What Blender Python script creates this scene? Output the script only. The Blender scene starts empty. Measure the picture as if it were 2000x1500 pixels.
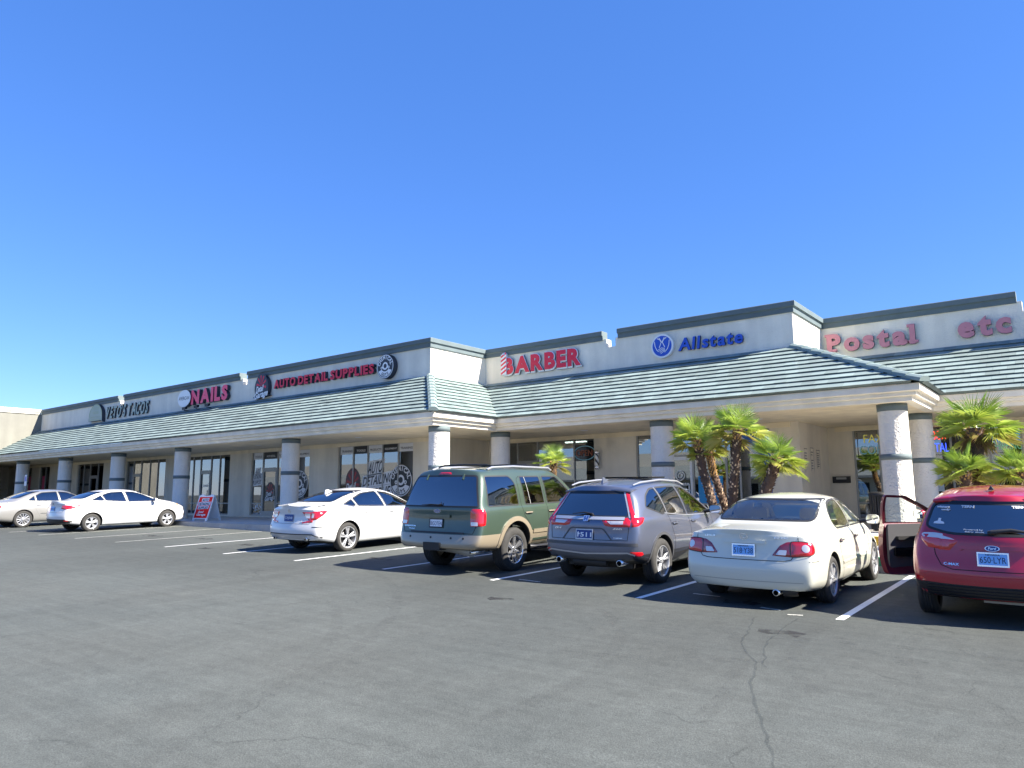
import bpy, bmesh, math, random
from mathutils import Vector, Matrix, geometry
from mathutils.bvhtree import BVHTree
R = math.radians
rnd = random.Random(7)
sc = bpy.context.scene
col = sc.collection

# ------------------------------------------------------------------ camera, sky, sun, exposure
cd = bpy.data.cameras.new('camera'); cam = bpy.data.objects.new('camera', cd); col.objects.link(cam)
cd.sensor_width = 36.0; cd.lens = 25.728; cd.clip_start = .05; cd.clip_end = 6000
RX = Vector((0.78893088, 0.61443759, -0.00738317)); UX = Vector((0.09581468, -0.11113889, 0.98917526)); FX = Vector((-0.6069659, 0.78109833, 0.14655304))
M = Matrix((RX, UX, -FX)).transposed().to_4x4(); M.translation = (0, 0, 1.662)
cam.matrix_world = M
sc.camera = cam
SUN_AZ = Vector((.972, .235)).normalized(); SUN_EL = R(41)
w = bpy.data.worlds.new('World'); sc.world = w; w.use_nodes = True
nt = w.node_tree; bg = nt.nodes['Background']
sky = nt.nodes.new('ShaderNodeTexSky'); sky.sky_type = 'NISHITA'; sky.sun_disc = False
sky.sun_elevation = SUN_EL; sky.sun_rotation = math.atan2(SUN_AZ.x, SUN_AZ.y)
sky.altitude = 600; sky.air_density = 1.0; sky.dust_density = .1; sky.ozone_density = 3.0
hs = nt.nodes.new('ShaderNodeHueSaturation'); hs.inputs['Saturation'].default_value = 1.12
nt.links.new(sky.outputs[0], hs.inputs['Color']); tint = nt.nodes.new('ShaderNodeMix'); tint.data_type = 'RGBA'; tint.blend_type = 'MULTIPLY'; tint.inputs[0].default_value = 1; tint.inputs[7].default_value = (1.05, .97, 1.03, 1)
even = nt.nodes.new('ShaderNodeMix'); even.data_type = 'RGBA'; even.inputs[0].default_value = .42; even.inputs[7].default_value = (.42, 1.3, 3.7, 1)
nt.links.new(hs.outputs[0], tint.inputs[6]); nt.links.new(tint.outputs[2], even.inputs[6]); hue = nt.nodes.new('ShaderNodeMix'); hue.data_type = 'RGBA'; hue.blend_type = 'MULTIPLY'; hue.inputs[0].default_value = 1; hue.inputs[7].default_value = (.72, .862, 1.03, 1)
nt.links.new(even.outputs[2], hue.inputs[6]); nt.links.new(hue.outputs[2], bg.inputs[0])
bg.inputs[1].default_value = .077
sl = bpy.data.lights.new('sun', 'SUN'); so = bpy.data.objects.new('sun', sl); col.objects.link(so)
sl.energy = 5.0; sl.angle = R(.53); sl.color = (1, .93, .82)
sd = Vector((SUN_AZ.x*math.cos(SUN_EL), SUN_AZ.y*math.cos(SUN_EL), math.sin(SUN_EL)))
so.rotation_euler = sd.to_track_quat('Z', 'Y').to_euler(); so.location = sd*80
sc.view_settings.view_transform = 'Standard'; sc.view_settings.look = 'None'; sc.view_settings.exposure = 1.75; sc.view_settings.gamma = 1

# ------------------------------------------------------------------ helpers
def tag(o, label=None, cat=None, group=None, kind=None):
    if label: o['label'] = label
    if cat: o['category'] = cat
    if group: o['group'] = group
    if kind: o['kind'] = kind
    return o
def empty(name, loc, label, cat, rz=0, group=None):
    o = bpy.data.objects.new(name, None); col.objects.link(o); o.location = loc; o.rotation_euler = (0, 0, rz); o.empty_display_size = .2
    return tag(o, label, cat, group)
def link(name, me, parent=None):
    o = bpy.data.objects.new(name, me); col.objects.link(o)
    if parent: o.parent = parent
    return o
class MB:
    def __init__(s): s.v = []; s.f = []; s.m = []; s.sm = []
    def add(s, vs, fs, m=0, smooth=False):
        b = len(s.v); s.v += [tuple(v) for v in vs]
        for f in fs: s.f.append([b+i for i in f]); s.m.append(m); s.sm.append(smooth)
        return s
    def box(s, x0, x1, y0, y1, z0, z1, m=0):
        if x0 > x1: x0, x1 = x1, x0
        if y0 > y1: y0, y1 = y1, y0
        v = [(x, y, z) for z in (z0, z1) for y in (y0, y1) for x in (x0, x1)]
        return s.add(v, [(0,2,3,1),(4,5,7,6),(0,1,5,4),(2,6,7,3),(0,4,6,2),(1,3,7,5)], m)
    def prism(s, poly, f0, f1, m=0, smooth=False):
        """poly: list of 2D; f0,f1 map (a,b)->3D for both ends"""
        n = len(poly); v = [f0(*p) for p in poly]+[f1(*p) for p in poly]
        fs = [list(range(n))[::-1], [n+i for i in range(n)]]+[(i, (i+1) % n, n+(i+1) % n, n+i) for i in range(n)]
        return s.add(v, fs, m, smooth)
    def tube(s, pts, rad, n=8, m=0, caps=True):
        pts = [Vector(p) for p in pts]; rings = []; up = Vector((0, 0, 1))
        for i, p in enumerate(pts):
            d = (pts[min(i+1, len(pts)-1)]-pts[max(i-1, 0)]).normalized()
            a = d.cross(up if abs(d.z) < .95 else Vector((1, 0, 0))).normalized(); b = a.cross(d)
            r = rad[i] if isinstance(rad, (list, tuple)) else rad
            rings.append([p+(a*math.cos(t)+b*math.sin(t))*r for t in [2*math.pi*k/n for k in range(n)]])
        v = [q for r_ in rings for q in r_]; fs = []
        for i in range(len(pts)-1):
            for k in range(n): fs.append((i*n+k, i*n+(k+1) % n, (i+1)*n+(k+1) % n, (i+1)*n+k))
        s.add(v, fs, m, True)
        if caps: s.add(rings[0], [list(range(n))[::-1]], m); s.add(rings[-1], [list(range(n))], m)
        return s
    def lathe(s, prof, c, axis='z', n=32, m=0, smooth=True, closed=False):
        """prof: list of (r,h)"""
        v = []; fs = []
        for r, h in prof:
            for k in range(n):
                t = 2*math.pi*k/n; a, b = r*math.cos(t), r*math.sin(t)
                p = (a, b, h) if axis == 'z' else ((h, a, b) if axis == 'x' else (b, h, a))
                v.append((p[0]+c[0], p[1]+c[1], p[2]+c[2]))
        L = len(prof)
        for i in range(L if closed else L-1):
            j = (i+1) % L
            for k in range(n): fs.append((i*n+k, i*n+(k+1) % n, j*n+(k+1) % n, j*n+k))
        return s.add(v, fs, m, smooth)
    def build(s, name, mats, parent=None, off=None, fix=True):
        me = bpy.data.meshes.new(name)
        if off: s.v = [(a-off[0], b-off[1], c-off[2]) for a, b, c in s.v]
        me.from_pydata(s.v, [], s.f)
        for mt in (mats if isinstance(mats, (list, tuple)) else [mats]): me.materials.append(mt)
        me.polygons.foreach_set('material_index', s.m); me.polygons.foreach_set('use_smooth', s.sm)
        me.update()
        if fix:
            bm = bmesh.new(); bm.from_mesh(me); bmesh.ops.recalc_face_normals(bm, faces=bm.faces); bm.to_mesh(me); bm.free()
        return link(name, me, parent)

# ------------------------------------------------------------------ materials
def nodes(name):
    m = bpy.data.materials.new(name); m.use_nodes = True
    return m, m.node_tree, m.node_tree.nodes['Principled BSDF']
def setp(b, **k):
    for a, v in k.items():
        b.inputs[a.replace('_', ' ')].default_value = v
def mat(name, c, rough=.6, metal=0, spec=.5, coat=0, var=0, vscale=3, bump=0, bscale=60, bdist=.01, emit=0, c2=None):
    m, t, b = nodes(name)
    b.inputs['Base Color'].default_value = (*c, 1); b.inputs['Roughness'].default_value = rough; b.inputs['Metallic'].default_value = metal
    b.inputs['Specular IOR Level'].default_value = spec; b.inputs['Coat Weight'].default_value = coat; b.inputs['Coat Roughness'].default_value = .03
    if emit: b.inputs['Emission Color'].default_value = (*c, 1); b.inputs['Emission Strength'].default_value = emit
    if var or bump:
        tc = t.nodes.new('ShaderNodeTexCoord')
    if var:
        n = t.nodes.new('ShaderNodeTexNoise'); n.inputs['Scale'].default_value = vscale; n.inputs['Detail'].default_value = 8; n.inputs['Roughness'].default_value = .65
        t.links.new(tc.outputs['Object'], n.inputs['Vector'])
        r = t.nodes.new('ShaderNodeMapRange'); r.inputs[1].default_value = .3; r.inputs[2].default_value = .7; r.inputs[3].default_value = 1-var; r.inputs[4].default_value = 1+var
        t.links.new(n.outputs['Fac'], r.inputs[0])
        x = t.nodes.new('ShaderNodeMix'); x.data_type = 'RGBA'; x.blend_type = 'MULTIPLY'; x.inputs[0].default_value = 1
        x.inputs[6].default_value = (*c, 1); t.links.new(r.outputs[0], x.inputs[7]); t.links.new(x.outputs[2], b.inputs['Base Color'])
    if var and name.endswith('stucco'):
        mp = t.nodes.new('ShaderNodeMapping'); mp.inputs['Scale'].default_value = (2.2, 2.2, .22); t.links.new(tc.outputs['Object'], mp.inputs[0])
        n3 = t.nodes.new('ShaderNodeTexNoise'); n3.inputs['Scale'].default_value = 1.0; n3.inputs['Detail'].default_value = 6; t.links.new(mp.outputs[0], n3.inputs['Vector'])
        r3 = t.nodes.new('ShaderNodeMapRange'); r3.inputs[1].default_value = .35; r3.inputs[2].default_value = .7; r3.inputs[3].default_value = 1.03; r3.inputs[4].default_value = .88; t.links.new(n3.outputs['Fac'], r3.inputs[0])
        x3 = t.nodes.new('ShaderNodeMix'); x3.data_type = 'RGBA'; x3.blend_type = 'MULTIPLY'; x3.inputs[0].default_value = 1; t.links.new(x.outputs[2], x3.inputs[6]); t.links.new(r3.outputs[0], x3.inputs[7]); t.links.new(x3.outputs[2], b.inputs['Base Color'])
    if bump:
        n2 = t.nodes.new('ShaderNodeTexNoise'); n2.inputs['Scale'].default_value = bscale; n2.inputs['Detail'].default_value = 3
        t.links.new(tc.outputs['Object'], n2.inputs['Vector'])
        bu = t.nodes.new('ShaderNodeBump'); bu.inputs['Strength'].default_value = bump; bu.inputs['Distance'].default_value = bdist
        t.links.new(n2.outputs['Fac'], bu.inputs['Height']); t.links.new(bu.outputs[0], b.inputs['Normal'])
    return m
def glassmat(name, tint, refl=.12, base=(.01, .012, .014), k=.35):
    """window glass: tinted transparency under a fresnel mirror"""
    m, t, b = nodes(name); t.nodes.remove(b)
    out = t.nodes['Material Output']
    tr = t.nodes.new('ShaderNodeBsdfTransparent'); tr.inputs[0].default_value = (*tint, 1)
    gl = t.nodes.new('ShaderNodeBsdfGlossy'); gl.inputs['Roughness'].default_value = .01; gl.inputs[0].default_value = (.95, .97, 1, 1)
    fr = t.nodes.new('ShaderNodeLayerWeight'); fr.inputs[0].default_value = k
    mr = t.nodes.new('ShaderNodeMapRange'); mr.inputs[3].default_value = refl; mr.inputs[4].default_value = 1
    t.links.new(fr.outputs['Fresnel'], mr.inputs[0])
    mx = t.nodes.new('ShaderNodeMixShader'); t.links.new(mr.outputs[0], mx.inputs[0]); t.links.new(tr.outputs[0], mx.inputs[1]); t.links.new(gl.outputs[0], mx.inputs[2])
    t.links.new(mx.outputs[0], out.inputs[0])
    return m
def paint(name, c, metal=.0, rough=.4, c2=None, zc=None):
    m, t, b = nodes(name)
    b.inputs['Base Color'].default_value = (*c, 1); b.inputs['Metallic'].default_value = metal; b.inputs['Roughness'].default_value = rough
    b.inputs['Coat Weight'].default_value = 1; b.inputs['Coat Roughness'].default_value = .04; b.inputs['Coat IOR'].default_value = 1.5
    tc = t.nodes.new('ShaderNodeTexCoord')
    n = t.nodes.new('ShaderNodeTexNoise'); n.inputs['Scale'].default_value = 2.5; n.inputs['Detail'].default_value = 6
    t.links.new(tc.outputs['Object'], n.inputs['Vector'])
    mr = t.nodes.new('ShaderNodeMapRange'); mr.inputs[3].default_value = rough-.06; mr.inputs[4].default_value = rough+.08
    t.links.new(n.outputs['Fac'], mr.inputs[0]); t.links.new(mr.outputs[0], b.inputs['Roughness'])
    if c2:
        sp = t.nodes.new('ShaderNodeSeparateXYZ'); t.links.new(tc.outputs['Object'], sp.inputs[0])
        lt = t.nodes.new('ShaderNodeMath'); lt.operation = 'LESS_THAN'; lt.inputs[1].default_value = zc; t.links.new(sp.outputs[2], lt.inputs[0])
        x = t.nodes.new('ShaderNodeMix'); x.data_type = 'RGBA'; x.inputs[6].default_value = (*c, 1); x.inputs[7].default_value = (*c2, 1)
        t.links.new(lt.outputs[0], x.inputs[0]); t.links.new(x.outputs[2], b.inputs['Base Color'])
    return m
def asphalt():
    m, t, b = nodes('asphalt'); N = t.nodes.new; L = t.links.new
    tc = N('ShaderNodeTexCoord')
    def noise(scale, detail=6, sx=1, sy=1, rough=.6, rz=0, dist=0):
        mp = N('ShaderNodeMapping'); mp.inputs['Scale'].default_value = (sx, sy, 1); mp.inputs['Rotation'].default_value = (0, 0, rz); L(tc.outputs['Object'], mp.inputs[0])
        n = N('ShaderNodeTexNoise'); n.inputs['Scale'].default_value = scale; n.inputs['Detail'].default_value = detail; n.inputs['Roughness'].default_value = rough; n.inputs['Distortion'].default_value = dist
        L(mp.outputs[0], n.inputs['Vector']); return n.outputs['Fac']
    def rng(o, a, b_, c, d):
        r = N('ShaderNodeMapRange'); r.inputs[1].default_value = a; r.inputs[2].default_value = b_; r.inputs[3].default_value = c; r.inputs[4].default_value = d; L(o, r.inputs[0]); return r.outputs[0]
    def mul(a, b_):
        r = N('ShaderNodeMath'); r.operation = 'MULTIPLY'; L(a, r.inputs[0]); L(b_, r.inputs[1]); return r.outputs[0]
    big = rng(noise(.22, 5, rough=.6), .35, .65, .92, 1.07)
    streak = rng(noise(.9, 6, 1, .16, .6, R(14), .6), .3, .7, .90, 1.09)
    streak2 = rng(noise(7, 7, .06, 1, .75, R(-20), .3), .3, .7, .88, 1.12)
    mid = rng(noise(6, 9, rough=.85), .3, .7, .80, 1.2)
    fine = rng(noise(75, 4, rough=.8), .3, .7, .62, 1.38)
    stones = N('ShaderNodeTexVoronoi'); stones.inputs['Scale'].default_value = 75; L(tc.outputs['Object'], stones.inputs['Vector'])
    st = rng(stones.outputs['Distance'], .0, .9, 1.18, .85)
    # hairline cracks: warped cell borders, only where a mask lets them show
    wn = N('ShaderNodeTexNoise'); wn.inputs['Scale'].default_value = 1.6; wn.inputs['Detail'].default_value = 6; L(tc.outputs['Object'], wn.inputs['Vector'])
    wm = N('ShaderNodeVectorMath'); wm.operation = 'MULTIPLY_ADD'; wm.inputs[1].default_value = (.9, .9, 0); L(wn.outputs['Color'], wm.inputs[0]); L(tc.outputs['Object'], wm.inputs[2])
    vo = N('ShaderNodeTexVoronoi'); vo.feature = 'DISTANCE_TO_EDGE'; vo.inputs['Scale'].default_value = .42; L(wm.outputs[0], vo.inputs['Vector'])
    cr = rng(vo.outputs['Distance'], .0, .006, 1, 0)
    msk = rng(noise(.5, 3), .50, .60, 0, 1)
    crm = rng(mul(cr, msk), 0, 1, 1, .68)
    # worn patches of fine pale grit and dark drips
    dv = N('ShaderNodeTexVoronoi'); dv.inputs['Scale'].default_value = 1.1; dv.inputs['Randomness'].default_value = 1; L(tc.outputs['Object'], dv.inputs['Vector'])
    drip = rng(dv.outputs['Distance'], .02, .05, .55, 1)
    gv = N('ShaderNodeTexVoronoi'); gv.inputs['Scale'].default_value = 3.1; L(tc.outputs['Object'], gv.inputs['Vector'])
    grit = rng(gv.outputs['Distance'], .02, .035, 1.7, 1)
    sp = N('ShaderNodeSeparateXYZ'); L(tc.outputs['Object'], sp.inputs[0])       # rubber worn into the lane behind the stalls
    wob = N('ShaderNodeMath'); wob.operation = 'MULTIPLY_ADD'; wob.inputs[1].default_value = 3.0; L(noise(.4, 4), wob.inputs[0]); L(sp.outputs[1], wob.inputs[2])
    lane = mul(rng(wob.outputs[0], 7.4, 10.2, 0, 1), rng(wob.outputs[0], 12.2, 14.5, 1, 0)); lanem = rng(lane, 0, 1, 1, .80)
    f = mul(lanem, mul(mul(mul(mul(big, streak), mul(mid, streak2)), mul(fine, st)), mul(mul(crm, drip), grit)))
    x = N('ShaderNodeMix'); x.data_type = 'RGBA'; x.blend_type = 'MULTIPLY'; x.inputs[0].default_value = 1
    hue = N('ShaderNodeMix'); hue.data_type = 'RGBA'; hue.inputs[6].default_value = (.076, .087, .084, 1); hue.inputs[7].default_value = (.084, .088, .080, 1); L(noise(.35, 4), hue.inputs[0])
    L(hue.outputs[2], x.inputs[6]); L(f, x.inputs[7]); L(x.outputs[2], b.inputs['Base Color'])
    b.inputs['Roughness'].default_value = .85; b.inputs['Specular IOR Level'].default_value = .2
    bu = N('ShaderNodeBump'); bu.inputs['Strength'].default_value = .5; bu.inputs['Distance'].default_value = .006
    L(mul(fine, st), bu.inputs['Height']); L(bu.outputs[0], b.inputs['Normal'])
    return m
def worn_paint(name, c, thr=.42):
    """road paint with chips where the asphalt shows through"""
    m, t, b = nodes(name); N = t.nodes.new; L = t.links.new
    tc = N('ShaderNodeTexCoord'); n = N('ShaderNodeTexNoise'); n.inputs['Scale'].default_value = 22; n.inputs['Detail'].default_value = 9; n.inputs['Roughness'].default_value = .75
    L(tc.outputs['Object'], n.inputs['Vector'])
    r = N('ShaderNodeMapRange'); r.inputs[1].default_value = thr-.05; r.inputs[2].default_value = thr+.05; L(n.outputs['Fac'], r.inputs[0])
    x = N('ShaderNodeMix'); x.data_type = 'RGBA'; x.inputs[6].default_value = (.12, .12, .12, 1); x.inputs[7].default_value = (*c, 1); L(r.outputs[0], x.inputs[0]); L(x.outputs[2], b.inputs['Base Color'])
    b.inputs['Roughness'].default_value = .7
    return m
def tilemat():
    m, t, b = nodes('roof_tile'); N = t.nodes.new; L = t.links.new
    tc = N('ShaderNodeTexCoord'); br = N('ShaderNodeTexNoise'); br.inputs['Scale'].default_value = 1.2; br.inputs['Detail'].default_value = 7
    L(tc.outputs['Object'], br.inputs['Vector'])
    rp = N('ShaderNodeMapRange'); rp.inputs[1].default_value = .3; rp.inputs[2].default_value = .7; rp.inputs[3].default_value = .85; rp.inputs[4].default_value = 1.12; L(br.outputs['Fac'], rp.inputs[0])
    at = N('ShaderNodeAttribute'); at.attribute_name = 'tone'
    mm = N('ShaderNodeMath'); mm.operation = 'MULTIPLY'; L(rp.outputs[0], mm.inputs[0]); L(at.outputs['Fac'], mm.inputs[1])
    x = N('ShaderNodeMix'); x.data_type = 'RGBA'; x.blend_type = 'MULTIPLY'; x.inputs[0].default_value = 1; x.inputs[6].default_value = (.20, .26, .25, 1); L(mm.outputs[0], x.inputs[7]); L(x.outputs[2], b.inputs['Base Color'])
    b.inputs['Roughness'].default_value = .8
    n = N('ShaderNodeTexNoise'); n.inputs['Scale'].default_value = 45; L(tc.outputs['Object'], n.inputs['Vector'])
    bu = N('ShaderNodeBump'); bu.inputs['Strength'].default_value = .3; bu.inputs['Distance'].default_value = .006; L(n.outputs['Fac'], bu.inputs['Height']); L(bu.outputs[0], b.inputs['Normal'])
    return m
MT = {}
MT['asphalt'] = asphalt(); MT['tile'] = tilemat()
MT['stucco'] = mat('stucco', (.82, .76, .64), .9, var=.06, vscale=1.4, bump=.9, bscale=38, bdist=.02)
MT['stucco_rough'] = mat('column_stucco', (.72, .68, .60), .9, var=.05, vscale=3, bump=1, bscale=19, bdist=.04)
MT['fascia'] = mat('fascia_stucco', (.80, .75, .63), .85, var=.05, vscale=2, bump=.5, bscale=50)
MT['soffit'] = mat('soffit_stucco', (.80, .70, .50), .9, var=.04, vscale=2, bump=.4, bscale=40)
MT['wall'] = mat('storefront_stucco', (.72, .66, .54), .9, var=.06, vscale=1.3, bump=.8, bscale=40, bdist=.015)
MT['trim'] = mat('slate_trim', (.11, .145, .152), .7, var=.1, vscale=2.5, bump=.3, bscale=50)
MT['frame'] = mat('window_frame', (.36, .355, .33), .45, .3)
MT['whiteframe'] = mat('door_frame', (.75, .76, .76), .4, .1)
MT['glass'] = glassmat('shop_glass', (.38, .44, .43), .2)
MT['concrete'] = mat('concrete', (.52, .50, .46), .9, var=.12, vscale=1.5, bump=.4, bscale=70)
MT['gutter'] = mat('kerb_concrete', (.36, .35, .33), .9, var=.15, vscale=2, bump=.4, bscale=60)
MT['green_paint'] = mat('green_kerb_paint', (.03, .22, .12), .7, var=.2, vscale=5)
MT['yellow_paint'] = mat('yellow_step_paint', (.75, .42, .02), .7, var=.15, vscale=5)
MT['soil'] = mat('planter_gravel', (.25, .19, .14), .95, var=.3, vscale=8, bump=1, bscale=40, bdist=.04)
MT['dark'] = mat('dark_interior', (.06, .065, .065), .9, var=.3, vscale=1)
MT['floor_in'] = mat('shop_floor', (.16, .15, .13), .6)
MT['black'] = mat('black_plastic', (.015, .015, .016), .55)
MT['gloss_black'] = mat('gloss_black', (.008, .008, .009), .12)
MT['chrome'] = mat('chrome', (.8, .81, .83), .16, .9)
MT['alloy'] = mat('alloy', (.46, .47, .49), .3, .6)
MT['dark_alloy'] = mat('dark_alloy', (.03, .03, .033), .35, .5)
MT['tyre'] = mat('tyre_rubber', (.032, .031, .029), .85, var=.25, vscale=9)
MT['white'] = mat('white_enamel', (.8, .8, .8), .45)
MT['red'] = mat('sign_red', (.72, .012, .05), .5)
MT['nred'] = mat('sign_coral_red', (.92, .05, .14), .4)
MT['pink'] = mat('sign_faded_pink', (.55, .22, .25), .55, var=.08, vscale=4)
MT['darkside'] = mat('sign_return', (.03, .035, .05), .5)
MT['blue'] = mat('sign_blue', (.015, .08, .50), .35)
MT['green'] = mat('sign_green', (.05, .10, .075), .5)
MT['signgreen'] = mat('sign_olive', (.36, .42, .35), .5)
MT['lamp_red'] = mat('tail_lamp_red', (.55, .006, .012), .12, 0, .8, 1)
MT['lamp_dark'] = mat('tail_lamp_deep_red', (.24, .004, .01), .12, 0, .8, 1)
MT['lamp_clear'] = mat('tail_lamp_clear', (.62, .60, .60), .15, .2, .8, 1)
MT['amber'] = mat('amber_lamp', (.8, .3, .03), .15, 0, .8, 1)
MT['seam'] = mat('panel_gap', (.004, .004, .004), .9)
MT['plate_blue'] = mat('plate_sky_blue', (.22, .48, .85), .4)
MT['plate_dark'] = mat('plate_navy', (.015, .05, .22), .4)
MT['plate_ink'] = mat('plate_ink', (.01, .015, .06), .5)
MT['tan'] = mat('tan_interior', (.58, .54, .44), .8)
MT['grey_int'] = mat('grey_interior', (.06, .06, .065), .8)
MT['cglass'] = glassmat('car_glass_clear', (.82, .88, .86), .10)
MT['tglass'] = glassmat('car_glass_tinted', (.12, .14, .15), .22)
MT['bglass'] = glassmat('car_glass_privacy', (.02, .025, .03), .2)
MT['bright'] = mat('bright_trim', (.55, .56, .58), .15, .5)
MT['mirror'] = mat('mirror_glass', (.9, .9, .9), .02, 1)

# ------------------------------------------------------------------ lettering
_tc = {}
def glyphs(s, size=1, bold=0, depth=0, shear=0, spacing=1):
    key = (s, size, bold, depth, shear, spacing)
    if key in _tc: return _tc[key]
    cu = bpy.data.curves.new('lettering', 'FONT'); cu.body = s; cu.size = size; cu.offset = bold; cu.extrude = depth; cu.shear = shear; cu.resolution_u = 3; cu.space_character = spacing
    cu.align_x = 'LEFT'
    ob = bpy.data.objects.new('lettering', cu); me = ob.to_mesh()
    v = [Vector(q.co) for q in me.vertices]; f = [list(p.vertices) for p in me.polygons]
    ob.to_mesh_clear(); bpy.data.objects.remove(ob); bpy.data.curves.remove(cu)
    _tc[key] = (v, f); return v, f
def ext(v):
    xs = [q.x for q in v]; ys = [q.y for q in v]; return min(xs), max(xs), min(ys), max(ys)
def word_mesh(mb, s, x0, x1, z0, z1, place, bold=.03, shear=0, depth=0, m=0, mside=None, spacing=1):
    """fit a word into the rectangle; place(x,z,d) -> 3D, d = distance out of the wall"""
    v, f = glyphs(s, 1, bold, max(depth, 0) and .5, shear, spacing)
    a, b, c, d = ext(v)
    sx, sz = (x1-x0)/(b-a), (z1-z0)/(d-c)
    vs = [place(x0+(q.x-a)*sx, z0+(q.y-c)*sz, (q.z+.5)*depth if depth else 0) for q in v]
    if depth and mside is not None:
        fr, sd_ = [], []
        for fc in f:
            zs = [v[i].z for i in fc]
            (fr if min(zs) > .49 else sd_).append(fc)
        mb.add(vs, fr, m); mb.add(vs, sd_, mside)
    else: mb.add(vs, f, m)
def letters(parent, s, x0, x1, z0, z1, y, depth, mats, bold=.03, shear=0, gap=.16, drop=None, off=(0, 0, 0), slab=False, fz=None):
    """channel letters standing off a wall at Y=y that faces -Y; every letter is a part"""
    info = []; cur = 0
    H = ext(glyphs('H', 1, bold, .5, shear)[0])[3]
    for ch in s:
        if ch == ' ': cur += .38; continue
        v, f = glyphs(ch, 1, bold, .5, shear); a, b, c, d = ext(v)
        if slab and ch in 'Pltioas': pass
        info.append((ch, v, f, a, cur)); cur += (b-a)+gap
    cur -= gap; sx = (x1-x0)/cur; sz = (z1-z0)/H
    for ch, v, f, a, cx in info:
        mb = MB()
        vs = [(x0+(cx+q.x-a)*sx, y-(q.z+.5)*depth-.03, z0+q.y*sz) for q in v]
        fr = [fc for fc in f if min(v[i].z for i in fc) > .49]; sd_ = [fc for fc in f if min(v[i].z for i in fc) <= .49]
        mb.add(vs, fr, 0); mb.add(vs, sd_, 1)
        if slab:
            xs = [q[0] for q in vs]; xl, xr = min(xs), max(xs); wd = xr-xl; hh = (z1-z0)
            yy0, yy1 = y-depth-.031, y-.03
            th = .13*hh
            if ch == 'P': mb.box(xl-.05, xl+.30, yy0, yy1, z0-.002, z0+th); mb.box(xl-.05, xl+.1, yy0, yy1, z1-th, z1+.002)
            if ch == 'l': mb.box(xl-.07, xr+.07, yy0, yy1, z0-.002, z0+th); mb.box(xl-.06, xl+.1, yy0, yy1, z0+max(q.y for q in v)*sz-th, z0+max(q.y for q in v)*sz+.002)
            if ch == 'a': mb.box(xr-.1, xr+.05, yy0, yy1, z0-.002, z0+th*.8)
        mb.build('letter', mats, parent, off, fix=False)

# ------------------------------------------------------------------ ground
GX, GY, YS0 = -.0131, .021, 10.232
cl = lambda a, lo, hi: max(lo, min(hi, a))
def gz(x, y): return GX*cl(x, -62, 15)+GY*(cl(y, -15, 15.06)-YS0)
mb = MB(); gxs = [-1500, -62, 15, 1500]; gys = [-1500, -15, 15.06, 1500]
gxs = [-1500, -62]+[-62+7*i for i in range(1, 11)]+[15, 1500]
for i in range(len(gxs)-1):
    for j in range(3):
        q = [(gxs[i], gys[j]), (gxs[i+1], gys[j]), (gxs[i+1], gys[j+1]), (gxs[i], gys[j+1])]
        mb.add([(x, y, gz(x, y)) for x, y in q], [(0, 1, 2, 3)])
tag(mb.build('ground', MT['asphalt']), kind='structure')
MT['line'] = worn_paint('stall_paint', (.72, .72, .70), .36)
MT['line_old'] = worn_paint('stall_paint_worn', (.47, .47, .42), .44)
# near ends of the painted stall lines, right to left
ends = [(-2.64, 10.13), (-5.5, 10.13), (-8.54, 10.35), (-11.34, 10.32), (-14.14, 10.23), (-16.91, 10.15), (-19.98, 10.25), (-22.71, 10.16), (-25.31, 10.08), (-27.95, 9.99), (-30.4, 9.9), (-33.1, 9.9), (-35.9, 9.9), (-38.7, 9.9), (.24, 10.1), (3.1, 10.1)]
for x, y in ends:
    mb = MB(); hw = .052; n = 10; yb = 15.0
    xe = x+(.02 if x > -6 else .06)
    for i in range(n):
        a, b = y+(yb-y)*i/n, y+(yb-y)*(i+1)/n; xa = x+(xe-x)*i/n; xb = x+(xe-x)*(i+1)/n
        mb.add([(xa-hw, a, gz(xa, a)+.004), (xa+hw, a, gz(xa, a)+.004), (xb+hw, b, gz(xb, b)+.004), (xb-hw, b, gz(xb, b)+.004)], [(0, 1, 2, 3)])
    tag(mb.build('parking_line', MT['line'] if x > -20 else MT['line_old']), kind='structure')
# the remains of an older layout: short dashes
for x0, y0, x1, y1 in [(-3.28, 10.1, -3.1, 10.16), (-5.0, 11.0, -4.55, 10.95), (-3.75, 10.42, -3.45, 10.36), (-8.2, 10.72, -7.7, 10.66)]:
    d = Vector((x1-x0, y1-y0, 0)).normalized(); nn = Vector((-d.y, d.x, 0))*.03
    mb = MB(); mb.add([(x0+nn.x, y0+nn.y, gz(x0, y0)+.004), (x0-nn.x, y0-nn.y, gz(x0, y0)+.004), (x1-nn.x, y1-nn.y, gz(x1, y1)+.004), (x1+nn.x, y1+nn.y, gz(x1, y1)+.004)], [(0, 1, 2, 3)])
    tag(mb.build('parking_line', MT['line_old']), kind='structure')
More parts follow.
